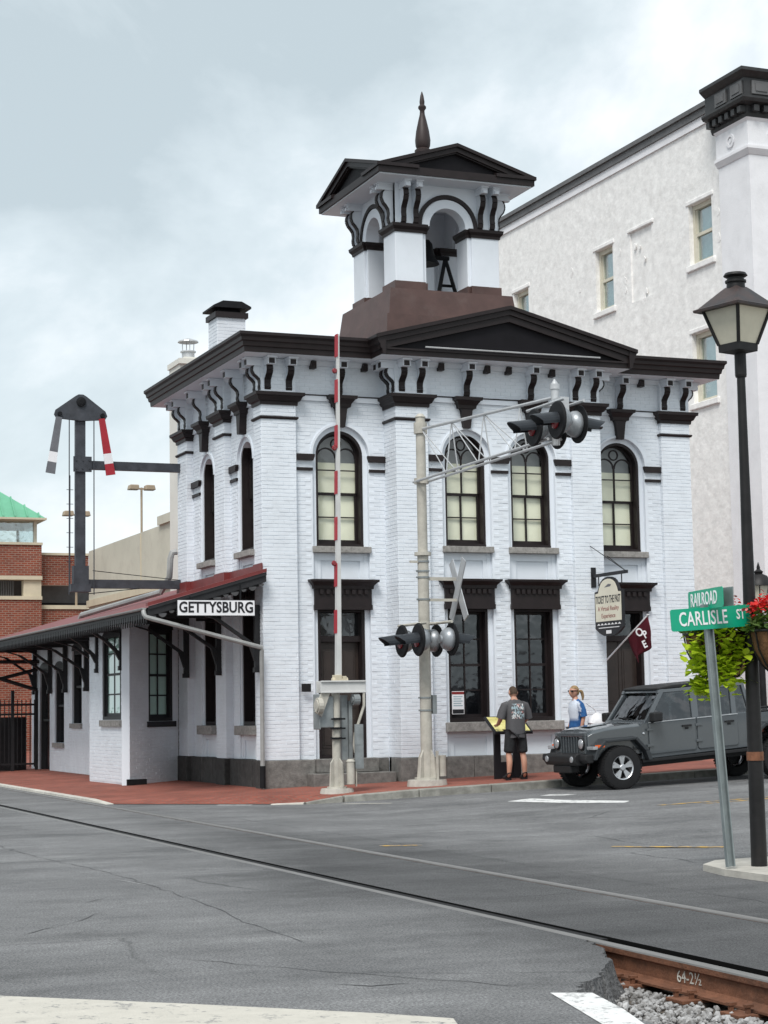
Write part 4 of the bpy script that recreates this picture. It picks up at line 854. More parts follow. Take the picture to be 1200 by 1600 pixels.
for u0, u1, z0, z1 in ((1.05, 2.3, .1, 2.72), (2.9, 4.0, .84, 2.70), (4.9, 5.95, 1.33, 3.1), (7.05, 7.9, 1.33, 3.1)):
    fm = MB().fbox(f, u0, u0 + .09, -.2, -.04, z0, z1).fbox(f, u1 - .09, u1, -.2, -.04, z0, z1).fbox(f, u0 + .09, u1 - .09, -.2, -.04, z1 - .1, z1).fbox(f, u0 + .09, u1 - .09, -.19, -.08, (z0 + z1) / 2 - .03, (z0 + z1) / 2 + .03).build('window' if z0 > .5 else 'door', 'black_wood', depot)
    MB().fbox(f, u0 + .09, u1 - .09, -.17, -.15, z0, (z0 + z1) / 2 - .031).build('pane', 'glass_dark', fm); MB().fbox(f, u0 + .09, u1 - .09, -.17, -.15, (z0 + z1) / 2 + .031, z1 - .1).build('pane', 'glass_dark', fm)
    archhead(f, (u0 + u1) / 2, (u1 - u0) / 2, z1, depot)
    if z0 > .5: MB().fbox(f, u0 - .06, u1 + .06, -.1, .06, z0 - .12, z0 - .003).build('sill', 'sill_stone', depot)
MB().fbox(f, 0, 9, -1.2, -.5, 0, 3.4).build('core', 'dark_inside', depot)
MB().box(-.15, .35, 5.9, 8.9, .1, 3.3).build('core', 'dark_inside', depot)
MB().box(-1.36, -.95, 4.70, 4.76, .05, .22).build('bay_vent', 'signal_black', depot)
MB().tube([(-.66, 8.95, 3.4), (-.66, 8.95, .7)], .035, 6).build('downspout', 'black_wood', depot)
# porch posts at the far end
for y_ in (16.3, 18.3):
    MB().box(-2.16, -2.04, y_ - .06, y_ + .06, 0.0, 3.36).box(-2.14, -2.06, y_ - .05, y_ + .5, 2.9, 2.98).build('porch_post', 'black_wood', depot)

# ---- hanging name board under the porch
nb = thing('station_name_board', 'white board reading GETTYSBURG in black capitals hung from the porch end', 'sign', (-1.0, -.33, 3.27))
MB().box(-1.72, -.28, -.35, -.315, 3.275, 3.545).build('board', 'sign_white', nb)
MB().box(-1.735, -.265, -.342, -.322, 3.262, 3.274).box(-1.735, -.265, -.342, -.322, 3.546, 3.558).box(-1.735, -1.721, -.342, -.322, 3.274, 3.546).box(-.279, -.265, -.342, -.322, 3.274, 3.546).build('border', 'ink', nb)
inst('lettering', text_mesh('GETTYSBURG', .268, TM((-1.0, -.352, 3.412)), 'ink', .84, .003, 1.02, .007), parent=nb)
MB().box(-1.5, -1.47, -.315, -.30, 3.3, 3.62).box(-.55, -.52, -.315, -.30, 3.3, 3.85).build('hanger', 'signal_black', nb)

# ---- iron fence closing the far porch
fn = thing('iron_fence', 'black iron fence with gate bars under the far end of the porch', 'fence', (-1.5, 16.8, .05))
for x_ in (-2.95, -2.1, -1.35, -.72): MB().box(x_ - .04, x_ + .04, 16.76, 16.84, .05, 2.2).build('fence_post', 'black_wood', fn)
for z_ in (.25, 1.55, 1.8): MB().box(-3.0, -.7, 16.775, 16.825, z_, z_ + .05).build('fence_rail', 'black_wood', fn)
fb = MB().box(-.012, .012, -.012, .012, .2, 1.95).mesh('bar', 'black_wood')
for i in range(20): inst('fence_bar', fb, (-2.9 + i * .112, 16.8, 0), 0, fn)
tr = MB()
for a_, b_ in (((-2.9, 2.2), (-.7, 2.75)), ((-2.9, 2.9), (-.7, 2.2)), ((-2.95, 2.95), (-.65, 2.95))): tr.cone((a_[0], 16.8, a_[1]), (b_[0], 16.8, b_[1]), .05, .05, 6)
tr.build('truss', 'black_wood', fn)
MB().box(-2.6, -.9, 17.2, 17.3, .1, 1.5).build('gate_panel', 'black_wood', fn)

# ------------------------------------------------------------------ train-order signal on the wall
sm = thing('train_order_signal', 'dark steel signal mast with one grey and one red hanging semaphore arm', 'railway signal', (-2.14, 5.5, 4.06))
mat('dark_steel', (0.045, 0.05, 0.06), 0.55, 0.35, 5, 0.05, 30, dirt=0.4, dirtcol=(0.09, 0.09, 0.10))
mat('arm_grey', (0.14, 0.145, 0.16), 0.55, 0.2, 5)
MB().box(-2.25, -2.04, 5.44, 5.56, 4.1, 7.72).build('mast', 'dark_steel', sm, bevel=.01)
hd = MB().prism([(-2.71, 7.74), (-2.66, 7.66), (-2.15, 7.62), (-1.64, 7.66), (-1.59, 7.74), (-1.63, 7.84), (-2.03, 8.14), (-2.10, 8.18), (-2.20, 8.18), (-2.27, 8.14), (-2.68, 7.84)], 'y', 5.38, 5.44).prism([(-2.66, 7.74), (-2.15, 7.66), (-1.64, 7.74), (-2.15, 8.1)], 'y', 5.57, 5.62)
hd.build('head_plate', 'dark_steel', sm, bevel=.006)
MB().lathe([(.05, 5.33), (.10, 5.34), (.10, 5.40)], (-2.15, 0, 8.02), 12, 'y').build('head_lamp', 'signal_black', sm)
for x_ in (-2.6, -1.70): MB().lathe([(.045, 5.33), (.045, 5.64)], (x_, 0, 7.75), 10, 'y').build('pivot', 'signal_black', sm)
def sarm(x, z, x2, z2, m1, nm, bands):
    d = Vector((x2 - x, 0, z2 - z)); l = d.length; d.normalize(); n = Vector((d.z, 0, -d.x)); A = MB()
    def seg(t0, t1, w0, w1): 
        p, q = Vector((x, 5.36, z)) + d * t0, Vector((x, 5.36, z)) + d * t1
        return MB().hexa([p - n * w0, p + n * w0, p + n * w0 + Vector((0, -.025, 0)), p - n * w0 + Vector((0, -.025, 0)), q - n * w1, q + n * w1, q + n * w1 + Vector((0, -.025, 0)), q - n * w1 + Vector((0, -.025, 0))])
    o = seg(0, l * .62, .065, .085).build(nm, m1, sm); seg(l * .62, l * .80, .085, .092).build('arm_stripe', 'sign_white', o); seg(l * .80, l, .092, .10).build('arm_tip', m1, o)
sarm(-2.62, 7.68, -2.80, 6.50, 'arm_grey', 'semaphore_arm', 1); sarm(-1.72, 7.68, -1.53, 6.50, 'gate_red', 'semaphore_arm', 1)
MB().box(-2.04, .02, 5.44, 5.56, 6.62, 6.80).build('upper_beam', 'dark_steel', sm); MB().box(-2.04, .02, 5.44, 5.56, 4.14, 4.32).build('lower_beam', 'dark_steel', sm)
gp_ = MB().box(-2.30, -1.92, 5.40, 5.44, 6.56, 6.88)
for i in range(3):
    for j in range(2): gp_.lathe([(.02, 5.385), (.02, 5.40)], (-2.25 + i * .14, 0, 6.63 + j * .17), 6, 'y')
gp_.build('gusset', 'dark_steel', sm); MB().box(-2.36, -1.94, 5.38, 5.60, 4.06, 4.22).box(-2.3, -1.98, 5.40, 5.58, 4.22, 4.6).build('foot_bracket', 'dark_steel', sm)
for x_ in (-2.40, -1.88): MB().tube([(x_, 5.37, 7.66), (x_, 5.37, 4.0)], .012, 5).build('rod', 'dark_steel', sm)
ld = MB().tube([(-2.33, 5.62, 4.2), (-2.33, 5.62, 6.5)], .012, 5)
for i in range(7): ld.tube([(-2.40, 5.62, 4.4 + i * .3), (-2.26, 5.62, 4.4 + i * .3)], .008, 4)
ld.build('ladder', 'dark_steel', sm)
MB().tube([(-1.9, 5.4, 4.5), (.02, 5.45, 4.32)], .01, 4).build('stay_wire', 'signal_black', sm); MB().tube([(-2.0, 5.4, 4.02), (-.9, 5.4, 4.14)], .012, 4).build('stay_wire', 'signal_black', sm)
# ------------------------------------------------------------------ tall white building behind the depot
def gridwall(mb, f, u0, u1, d0, d1, z0, z1, holes):
    us = sorted({u0, u1, *[h[0] for h in holes], *[h[1] for h in holes]}); zz = sorted({z0, z1, *[h[2] for h in holes], *[h[3] for h in holes]})
    for a, b in zip(us, us[1:]):
        for c, d in zip(zz, zz[1:]):
            if not any(h[0] <= a and b <= h[1] and h[2] <= c and d <= h[3] for h in holes): mb.fbox(f, a, b, d0, d1, c, d)
wb = thing('white_stucco_building', 'tall weathered white stucco building with dark roof cornice behind the depot', 'building', (14.3, 5.05, .4))
WX, WY0, WY1 = 14.3, 5.05, 22
fw = F((WX, WY1), (0, -1)); U = lambda y: WY1 - y
wins = [(6.88, 7.98, 12.72, 14.30), (11.98, 12.98, 12.52, 14.28), (17.2, 18.2, 12.45, 14.2), (6.92, 8.02, 9.15, 10.95), (11.98, 12.98, 9.0, 10.9)]
hol = [(U(b), U(a), c, d) for a, b, c, d in wins]
blk = (U(11.0), U(9.85), 12.4, 14.33)
m = MB(); gridwall(m, fw, 0, U(WY0), -.35, 0, -.2, 16.2, hol + [blk]); m.fbox(fw, blk[0], blk[1], -.3, -.045, blk[2], blk[3]); m.build('side_wall', 'stucco', wb)
fwf = F((WX, WY0), (1, 0))
fh = [(2.2, 3.5, z, z + 2) for z in (4.6, 8.6, 12.4)] + [(5.2, 6.5, z, z + 2) for z in (4.6, 8.6, 12.4)]
m = MB(); gridwall(m, fwf, .0, 14, -.35, 0.0, -.2, 15.4, fh + [(1.2, 7.5, -.1, 3.4)]); m.build('front_wall', 'stucco_front', wb)
MB().fbox(fwf, 1.0, 8, -.9, -.5, 0, 15).build('core', 'dark_inside', wb)
for a, b, c, d in fh:
    w_ = MB().fbox(fwf, a, a + .08, -.25, -.1, c, d).fbox(fwf, b - .08, b, -.25, -.1, c, d).fbox(fwf, a + .08, b - .08, -.25, -.1, d - .08, d).fbox(fwf, a + .08, b - .08, -.25, -.1, c, c + .08).fbox(fwf, a + .08, b - .08, -.23, -.12, (c + d) / 2 - .03, (c + d) / 2 + .03).build('window', 'window_cream', wb)
    MB().fbox(fwf, a + .08, b - .08, -.2, -.18, c + .08, (c + d) / 2 - .03).build('pane', 'glass_clear', w_); MB().fbox(fwf, a + .08, b - .08, -.2, -.18, (c + d) / 2 + .03, d - .08).build('pane', 'glass_clear', w_)
w_ = MB().fbox(fwf, 1.2, 1.3, -.3, -.1, .1, 3.4).fbox(fwf, 4.3, 4.4, -.3, -.1, .1, 3.3).fbox(fwf, 1.3, 7.5, -.3, -.1, 3.3, 3.4).fbox(fwf, 1.3, 7.5, -.3, -.1, .1, .8).build('shopfront', 'dark_cornice', wb); MB().fbox(fwf, 1.3, 7.5, -.24, -.22, .8, 3.3).build('pane', 'glass_dark', w_)
for (y0, y1, c, d), (a, b, *_z) in zip(wins, hol):
    w_ = MB(); w_.fbox(fw, a, a + .10, -.28, -.13, c, d).fbox(fw, b - .10, b, -.28, -.13, c, d).fbox(fw, a + .10, b - .10, -.28, -.13, d - .12, d).fbox(fw, a + .10, b - .10, -.28, -.13, c, c + .10)
    zm = (c + d) / 2; w_.fbox(fw, a + .1, b - .1, -.24, -.14, zm - .04, zm + .04).fbox(fw, a + .1, a + .16, -.23, -.13, c + .1, zm - .04).fbox(fw, b - .16, b - .1, -.23, -.13, c + .1, zm - .04).fbox(fw, a + .1, a + .15, -.25, -.17, zm + .04, d - .12).fbox(fw, b - .15, b - .1, -.25, -.17, zm + .04, d - .12)
    w_ = w_.build('window', 'window_cream', wb)
    MB().fbox(fw, a + .1, b - .1, -.20, -.185, c + .1, zm - .04).build('pane', 'glass_clear', w_); MB().fbox(fw, a + .1, b - .1, -.22, -.205, zm + .04, d - .12).build('pane', 'glass_clear', w_)
    MB().fbox(fw, a + .1, b - .1, -.30, -.29, c + .1, d - .1).build('shade', 'shade_blue', w_)
    MB().fbox(fw, a - .12, b + .12, -.1, .07, c - .16, c - .003).build('sill', 'stucco', wb, bevel=.02); MB().fbox(fw, a - .1, b + .1, -.02, .03, d + .003, d + .12).build('window_head', 'rust_stucco' if False else 'stucco', wb, bevel=.02)
MB().fbox(fw, blk[0] - .1, blk[1] + .12, -.02, .05, 14.335, 14.43).build('window_head', 'stucco', wb, bevel=.02)
# rough patches of cracked render
rr = random.Random(11); pt = []
for i in range(16):
    yy, zz = rr.choice([(rr.uniform(6.4, 6.8), rr.uniform(12, 15.2)), (rr.uniform(8, 19), rr.uniform(12, 15.3)), (rr.uniform(9.5, 11.5), rr.uniform(12.2, 14.6))]); s_ = rr.uniform(.04, .13)
    pts = [(U(yy) + s_ * rr.uniform(.5, 1.1) * math.cos(t), zz + 1.3 * s_ * rr.uniform(.4, 1.1) * math.sin(t)) for t in [2 * PI * k / 9 for k in range(9)]]
    MB().fprism(fw, pts, -.01, .006 + .0004 * i).build('render_patch', 'stucco', wb)
MB().fbox(fw, 0, U(6.5), -.3, .05, 16.2, 16.42).build('parapet_band', 'stucco_front', wb)
MB().fbox(fw, 0, U(6.5), -.3, .10, 16.421, 16.60).fbox(fw, 0, U(6.5), -.3, .16, 16.601, 16.72).build('parapet_cap', 'grey_trim', wb)
# corner pilaster and big cornice
cpath = [(WX, 6.27), (WX, WY0), (WX + 14, WY0)]
MB().sweep([(WX + .0, 6.27), (WX, WY0), (WX + 1.25, WY0)], [(-.2, -.2), (.14, -.2), (.14, 15.6), (-.2, 15.6)]).build('corner_pilaster', 'stucco_front', wb)
MB().sweep([(WX, 6.3), (WX, WY0), (WX + 1.28, WY0)], [(-.1, 14.80), (.16, 14.80), (.24, 14.93), (.24, 15.0), (.18, 15.02), (.18, 15.62), (.24, 15.695), (-.1, 15.697)]).build('pilaster_capital', 'stucco_front', wb)
for f_, u in ((fw, U(5.62)), (fwf, .55)):
    MB().ring((u, 15.32), .10, .17, .17, .215, 0, 2 * PI, 16, f=f_).ring((u, 15.32), .0, .06, .17, .21, 0, 2 * PI, 10, f=f_).build('rosette', 'stucco_front', wb)
pc = [(WX, 6.45), (WX, WY0), (WX + 14, WY0)]
MB().sweep(pc, [(-.3, 15.70), (.18, 15.70), (.22, 15.80), (.22, 15.98), (.44, 16.03), (.48, 16.10), (.48, 16.15), (.36, 16.17), (.36, 16.62), (.40, 16.65), (.52, 16.76), (.52, 16.84), (-.3, 16.86)]).build('cornice', 'dark_cornice', wb)
for f_, u0, n_, st in ((fw, U(6.4), 6, .28), (fwf, -.1, 20, .28)):
    for i in range(n_): MB().fbox(f_, u0 + i * st, u0 + i * st + .15, .22, .38, 15.82, 15.97).build('dentil', 'dark_cornice', wb)
for f_, us_ in ((fw, (U(5.95), U(5.25))), (fwf, (-.15, .75, 2.2, 4))):
    for u in us_: MB().fbox(f_, u, u + .5, .36, .40, 16.23, 16.56).fbox(f_, u + .09, u + .41, .40, .42, 16.30, 16.49).build('cornice_panel', 'grey_trim', wb)
MB().box(WX + .3, WX + 14, WY0 + .3, WY1, 16.0, 16.3).build('roof', 'grey_trim', wb)

# ------------------------------------------------------------------ cream building and garage beyond the depot
cb = thing('cream_rear_building', 'plain cream building with flat parapet and metal flue behind the depot', 'building', (4.5, 14.5, .2))
MB().box(2.44, 8.5, 14, 15.0, 0, 10.62).build('wall', 'cream_wall', cb); MB().box(2.40, 8.6, 13.9, 15.05, 10.62, 10.76).build('coping', 'cream_wall', cb)
MB().box(2.6, 3.6, 14.1, 15.0, 10.76, 10.84).build('stack', 'cream_wall', cb)
MB().lathe([(.17, 10.7), (.17, 11.02), (.21, 11.03), (.21, 11.06), (.17, 11.06)], (2.82, 14.5, 0), 14).build('flue', 'alum_paint', cb, smooth=True)
fc = MB().lathe([(.28, 11.30), (.27, 11.33), (.08, 11.40), (.01, 11.41)], (2.82, 14.5, 0), 14)
for a in range(4): fc.cone((2.82 + .15 * math.cos(a * PI / 2), 14.5 + .15 * math.sin(a * PI / 2), 11.0), (2.82 + .16 * math.cos(a * PI / 2), 14.5 + .16 * math.sin(a * PI / 2), 11.31), .012, .012, 4)
fc.build('flue_cap', 'alum_paint', cb)
gb = thing('parking_garage', 'red brick and beige parking garage with green hip roofed stair tower', 'building', (4, 40, 0))
fg = F((0, 40), (1, 0))
def gw(n, x0, x1, z0, z1, m, d0=-.5, d1=0.0): return MB().fbox(fg, x0, x1, d0, d1, z0, z1).build(n, m, gb)
gw('brick_panel', -3, 4.24, 6.95, 8.16, 'garage_brick'); gw('coping', -3, 4.27, 8.165, 8.26, 'garage_cream', -.5, .06)
gw('ledge', -3, 4.26, 6.80, 6.945, 'garage_cream', -.5, .05); gw('ledge', -3, 4.26, 6.02, 6.16, 'garage_cream', -.5, .05); gw('brick_panel', -3, 4.24, -.2, 6.015, 'garage_brick')
gw('column', 3.55, 4.24, 6.165, 6.795, 'garage_cream', -.5, -.05)
for i in range(14): gw('louvre', 2.0 + i * .09, 2.03 + i * .09, 6.165, 6.795, 'grey_trim', -.4, -.3)
gw('back', -6, 7, 6.0, 6.9, 'grey_trim', -1.6, -1.5)
gw('brick_panel', 4.25, 6.2, 6.62, 7.80, 'garage_brick', -.9, -.4); gw('coping', 4.25, 6.22, 7.805, 7.9, 'garage_cream', -.9, -.35)
gw('void', 3.5, 8.5, 5.6, 6.8, 'dark_inside', -2.5, -2.4); gw('ledge', 4.25, 6.22, 5.68, 5.835, 'garage_cream', -.9, -.35); gw('brick_panel', 4.25, 6.2, -.2, 5.675, 'garage_brick', -.9, -.4)
# stair tower pavilion
for x_ in (-2.6, -.9, .8, 2.5, 4.02):
    for y_ in (40.2, 43.6): MB().box(x_ - .06, x_ + .06, y_ - .06, y_ + .06, 8.26, 9.2).build('post', 'window_cream', gb)
MB().box(-2.6, 4.0, 40.25, 40.27, 8.28, 9.15).build('pane', 'glass_clear', gb); MB().box(4.0, 4.02, 40.25, 43.6, 8.28, 9.15).build('pane', 'glass_clear', gb)
MB().add([(-3.2, 39.6, 9.2), (4.3, 39.6, 9.2), (4.3, 44.2, 9.2), (-3.2, 44.2, 9.2), (-1.2, 41.9, 11.2), (1.6, 41.9, 11.2)], [(0, 1, 5, 4), (1, 2, 5), (2, 3, 4, 5), (3, 0, 4), (3, 2, 1, 0)]).build('roof', 'green_roof', gb)
for i in range(16):
    t = (i + .5) / 16; xb = -3.2 + 7.5 * t; xt = min(max(xb, -1.2), 1.6); k = 1.0
    if xb > 1.6: k = (4.3 - xb) / 2.7
    if xb < -1.2: k = (xb + 3.2) / 2.0
    MB().hexa([(xb - .03, 39.6, 9.2), (xb + .03, 39.6, 9.2), (xb + .03, 39.6, 9.26), (xb - .03, 39.6, 9.26), (xb - .03, 39.6 + 2.3 * k, 9.2 + 2.0 * k), (xb + .03, 39.6 + 2.3 * k, 9.2 + 2.0 * k), (xb + .03, 39.6 + 2.3 * k, 9.26 + 2.0 * k), (xb - .03, 39.6 + 2.3 * k, 9.26 + 2.0 * k)]).build('roof_seam', 'green_roof', gb)
MB().box(-3.25, 4.35, 39.55, 44.25, 9.12, 9.195).build('eave', 'garage_cream', gb)
bw = MB().box(6.0, 6.5, 27.2, 39.5, -.2, 7.9); bw.box(5.9, 6.6, 27.1, 29.0, 7.9, 8.2); bw.build('precast_wall', 'beige_wall', gb)
MB().box(5.9, 6.55, 27.15, 39.5, 5.7, 5.95).build('ledge', 'garage_cream', gb)
for y_ in (31.5,): MB().box(5.97, 6.0, y_ - .015, y_ + .015, 5.95, 7.85).build('panel_joint', 'garage_cream', gb)
def parklamp(x, y, z0, z1, lab):
    t = thing('parking_lamp', lab, 'lamp', (x, y, z0), group='twin-headed garage roof lamps')
    MB().cone((x, y, z0), (x, y, z1), .05, .045, 8).build('pole', 'tan_metal', t)
    MB().box(x - .3, x + .3, y - .04, y + .04, z1 - .08, z1 - .02).build('cross_arm', 'tan_metal', t)
    for s_ in (-1, 1): MB().prism([(x + s_ * .12, z1 - .1), (x + s_ * .55, z1 - .1), (x + s_ * .5, z1 + .1), (x + s_ * .15, z1 + .1)], 'y', y - .2, y + .2).build('lamp_head', 'tan_metal', t, bevel=.03)
parklamp(8.26, 40, 5.0, 10.55, 'twin-headed tan lamp on a pole above the beige garage wall'); parklamp(5.75, 40.6, 5.0, 9.5, 'twin-headed tan lamp partly hidden by the signal mast')

# ------------------------------------------------------------------ railway crossing gate
gt = thing('crossing_gate', 'railway crossing gate with raised red and white arm before the depot door', 'crossing gate', (.42, -2.6, .15))
GX, GY = .42, -2.6; g0 = zs(GX, GY)
MB().cone((GX, GY, g0 - .03), (GX, GY, g0 + .07), .30, .27, 16).build('concrete_base', 'concrete', gt)
MB().cone((GX, GY, g0 + .06), (GX, GY, 1.98), .075, .07, 14).build('mast', 'signal_grey', gt, smooth=True)
bs_ = MB().cone((GX, GY, g0 + .06), (GX, GY, g0 + .1), .17, .17, 12)
for a in range(4):
    t = a * PI / 2 + .4; bs_.prism([(.07, g0 + .1), (.17, g0 + .1), (.15, g0 + .22), (.07, g0 + .60)], 'y', -.012, .012) if False else None
    c_, s_ = math.cos(t), math.sin(t); q = [(.07, g0 + .1), (.165, g0 + .1), (.14, g0 + .5), (.07, g0 + .58)]
    bs_.add([(GX + c_ * r - s_ * w, GY + s_ * r + c_ * w, z) for w in (-.014, .014) for r, z in q], [(3, 2, 1, 0), (4, 5, 6, 7), (0, 1, 5, 4), (1, 2, 6, 5), (2, 3, 7, 6), (3, 0, 4, 7)])
bs_.build('mast_foot', 'signal_grey', gt)
MB().cone((GX + .20, GY - .14, g0 + .14), (GX + .20, GY - .14, g0 + .52), .07, .07, 12).cone((GX + .20, GY - .14, g0 + .52), (GX + .20, GY - .14, g0 + .56), .08, .05, 12).box(GX + .29, GX + .305, GY - .16, GY - .1, g0 + .1, g0 + .62).build('conduit_box', 'signal_grey', gt, smooth=True)
MB().box(GX - .32, GX - .06, GY - .06, GY + .22, 1.25, 1.78).box(GX - .33, GX - .30, GY - .08, GY + .24, 1.22, 1.82).build('mechanism', 'steel_grey', gt, bevel=.015)
MB().box(GX - .32, GX + .50, GY - .14, GY - .09, 1.84, 2.04).box(GX - .32, GX + .50, GY - .17, GY - .14, 2.02, 2.045).box(GX - .32, GX + .50, GY - .17, GY - .14, 1.835, 1.86).box(GX - .32, GX + .5, GY + .06, GY + .10, 1.84, 2.04).build('arm_bracket', 'gate_white', gt, bevel=.004)
MB().cone((GX - .38, GY - .10, 1.62), (GX - .30, GY - .10, 1.62), .14, .14, 16).cone((GX - .40, GY - .1, 1.62), (GX - .38, GY - .1, 1.62), .10, .10, 16).prism([(GX - .42, 1.52), (GX - .30, 1.44), (GX - .14, 1.86), (GX - .28, 1.9)], 'y', GY - .13, GY - .08).build('crank_arm', 'signal_grey', gt)
for z_ in (1.05, 1.22, 1.38): MB().cone((GX, GY, z_), (GX, GY, z_ + .035), .10, .10, 14).box(GX - .12, GX + .13, GY - .11, GY - .09, z_, z_ + .03).build('clamp', 'signal_black', gt)
MB().cone((GX + .27, GY - .1, 1.72), (GX + .38, GY - .1, 1.72), .10, .10, 14).cone((GX + .25, GY - .1, 1.72), (GX + .27, GY - .1, 1.72), .06, .06, 12).build('pivot', 'steel_grey', gt)
MB().box(GX + .23, GX + .29, GY - .02, GY + .05, .72, 1.70).box(GX + .11, GX + .22, GY + .02, GY + .1, .7, 1.8).build('link_rod', 'steel_grey', gt)
MB().tube([(GX + .46, GY - .14, 1.84), (GX + .455, GY - .16, 1.62), (GX + .38, GY - .15, 1.40), (GX + .30, GY - .12, 1.15), (GX + .28, GY - .12, .95), (GX + .30, GY - .12, .82)], .025, 6).build('linkage', 'signal_grey', gt, smooth=True)
MB().box(GX + .27, GX + .42, GY - .2, GY - .15, .55, 1.30).box(GX + .29, GX + .40, GY - .205, GY - .2, .95, 1.26).build('counterweight', 'steel_grey', gt, bevel=.02)
MB().cone((GX - .1, GY - .1, 2.05), (GX + .18, GY - .1, 2.05), .05, .05, 8).box(GX - .06, GX + .06, GY - .16, GY + .0, 2.03, 2.14).box(GX + .08, GX + .15, GY - .15, GY - .05, 2.04, 2.12).build('arm_hub', 'garage_cream', gt, bevel=.006)
ar = MB().hexa([(GX - .02, GY - .12, 2.1), (GX + .07, GY - .12, 2.1), (GX + .07, GY - .02, 2.1), (GX - .02, GY - .02, 2.1), (GX + .085, GY - .10, 8.05), (GX + .125, GY - .10, 8.05), (GX + .125, GY - .04, 8.05), (GX + .085, GY - .04, 8.05)]).build('gate_arm', 'gate_white', gt)
for i in range(7):
    z0 = 2.85 + i * .80; z1 = z0 + .40; xo = lambda z: GX - .02 + (z - 2.1) / 5.95 * .105
    MB().hexa([(xo(z0) - .010, GY - .121, z0), (xo(z0) + .006, GY - .121, z0), (xo(z0) + .006, GY - .0, z0), (xo(z0) - .010, GY - .0, z0), (xo(z1) - .010, GY - .121, z1), (xo(z1) + .006, GY - .121, z1), (xo(z1) + .006, GY - .0, z1), (xo(z1) - .010, GY - .0, z1)]).build('red_stripe', 'gate_red', ar)
for z_ in (4.05, 6.05, 7.4): MB().lathe([(.035, -.03), (.05, .0), (.035, .03)], (GX - .06 + (z_ - 2) * .018, GY - .08, z_), 10, 'y').build('arm_lamp', 'red_lens', ar)

# ------------------------------------------------------------------ cantilever flashing-light signal
cs = thing('cantilever_crossing_signal', 'grey steel mast with lattice cantilever, crossbuck and black flashing lights', 'railway signal', (2.22, -2.3, .2))
MX, MY = 2.22, -2.3; g0 = zs(MX, MY)
MB().cone((MX, MY, g0 - .03), (MX, MY, g0 + .10), .36, .34, 20).build('concrete_base', 'concrete', cs)
MB().cone((MX, MY, g0 + .1), (MX, MY, 4.28), .105, .098, 16).cone((MX, MY, 4.2), (MX, MY, 6.72), .088, .085, 16).build('mast', 'signal_grey', cs, smooth=True)
MB().cone((MX, MY, 4.24), (MX, MY, 4.30), .15, .15, 16).build('collar', 'signal_grey', cs)
MB().cone((MX, MY, 5.52), (MX, MY, 5.62), .13, .13, 16).build('collar', 'signal_grey', cs); MB().cone((MX, MY, 6.42), (MX, MY, 6.62), .12, .12, 16).build('collar', 'signal_grey', cs); MB().cone((MX, MY, 6.72), (MX, MY, 6.78), .10, .05, 12).build('mast_cap', 'signal_grey', cs)
bs_ = MB().cone((MX, MY, g0 + .1), (MX, MY, g0 + .14), .22, .22, 12)
for a in range(4):
    t = a * PI / 2 + .5; c_, s_ = math.cos(t), math.sin(t); q = [(.10, g0 + .14), (.21, g0 + .14), (.17, g0 + .5), (.10, g0 + .62)]
    bs_.add([(MX + c_ * r - s_ * w, MY + s_ * r + c_ * w, z) for w in (-.016, .016) for r, z in q], [(3, 2, 1, 0), (4, 5, 6, 7), (0, 1, 5, 4), (1, 2, 6, 5), (2, 3, 7, 6), (3, 0, 4, 7)])
bs_.build('mast_foot', 'signal_grey', cs)
MB().cone((MX + .24, MY - .1, g0 + .16), (MX + .24, MY - .1, g0 + .52), .08, .08, 12).box(MX + .1, MX + .14, MY - .2, MY - .16, g0 + .1, g0 + .6).build('conduit_box', 'signal_grey', cs, smooth=True)
MB().box(MX + .11, MX + .19, MY - .06, MY + .06, 1.45, 1.78).build('junction_box', 'steel_grey', cs)
for z_ in (1.5, 1.72, 2.9, 3.45, 3.84, 3.95, 4.12): MB().cone((MX, MY, z_), (MX, MY, z_ + .03), .112, .112, 14).box(MX - .13, MX - .1, MY - .02, MY + .02, z_, z_ + .03).build('band', 'steel_grey', cs)
MB().box(MX - .25, MX - .09, MY - .03, MY + .03, 4.11, 4.15).build('step', 'signal_grey', cs)
arm = MB(); YT = -7.45
for dx in (-.11, .11): arm.tube([(MX + dx, MY + .1, 5.56), (MX + dx, YT, 5.60)], .024, 8)
arm.tube([(MX, MY, 6.50), (MX, YT, 6.24)], .027, 8)
zu = lambda y: 6.50 + (6.24 - 6.50) * (MY - y) / (MY - YT)
for yy in (-3.65, -4.95, -6.3):
    for dx in (-.11, .11): arm.tube([(MX, yy, zu(yy)), (MX + dx, yy, 5.58)], .012, 5)
for ya, yb in ((-2.35, -3.6), (-3.65, -4.9), (-4.95, -6.25)):
    for dx in (-.11, .11): arm.tube([(MX, ya, zu(ya)), (MX + dx, yb, 5.58)], .010, 5)
arm.build('cantilever_arm', 'alum_paint', cs, smooth=True)
MB().cone((MX, YT - .05, 5.5), (MX, YT - .05, 6.36), .06, .06, 10).cone((MX, YT - .05, 6.36), (MX, YT - .05, 6.44), .075, .075, 10).cone((MX, YT - .05, 6.44), (MX, YT - .05, 6.52), .06, .01, 10).build('end_post', 'alum_paint', cs, smooth=True)
mat('housing_grey', (0.30, 0.32, 0.34), 0.4, 0.25, 7, metal=0.4, dirt=0.4, dirtcol=(0.08, 0.08, 0.08))
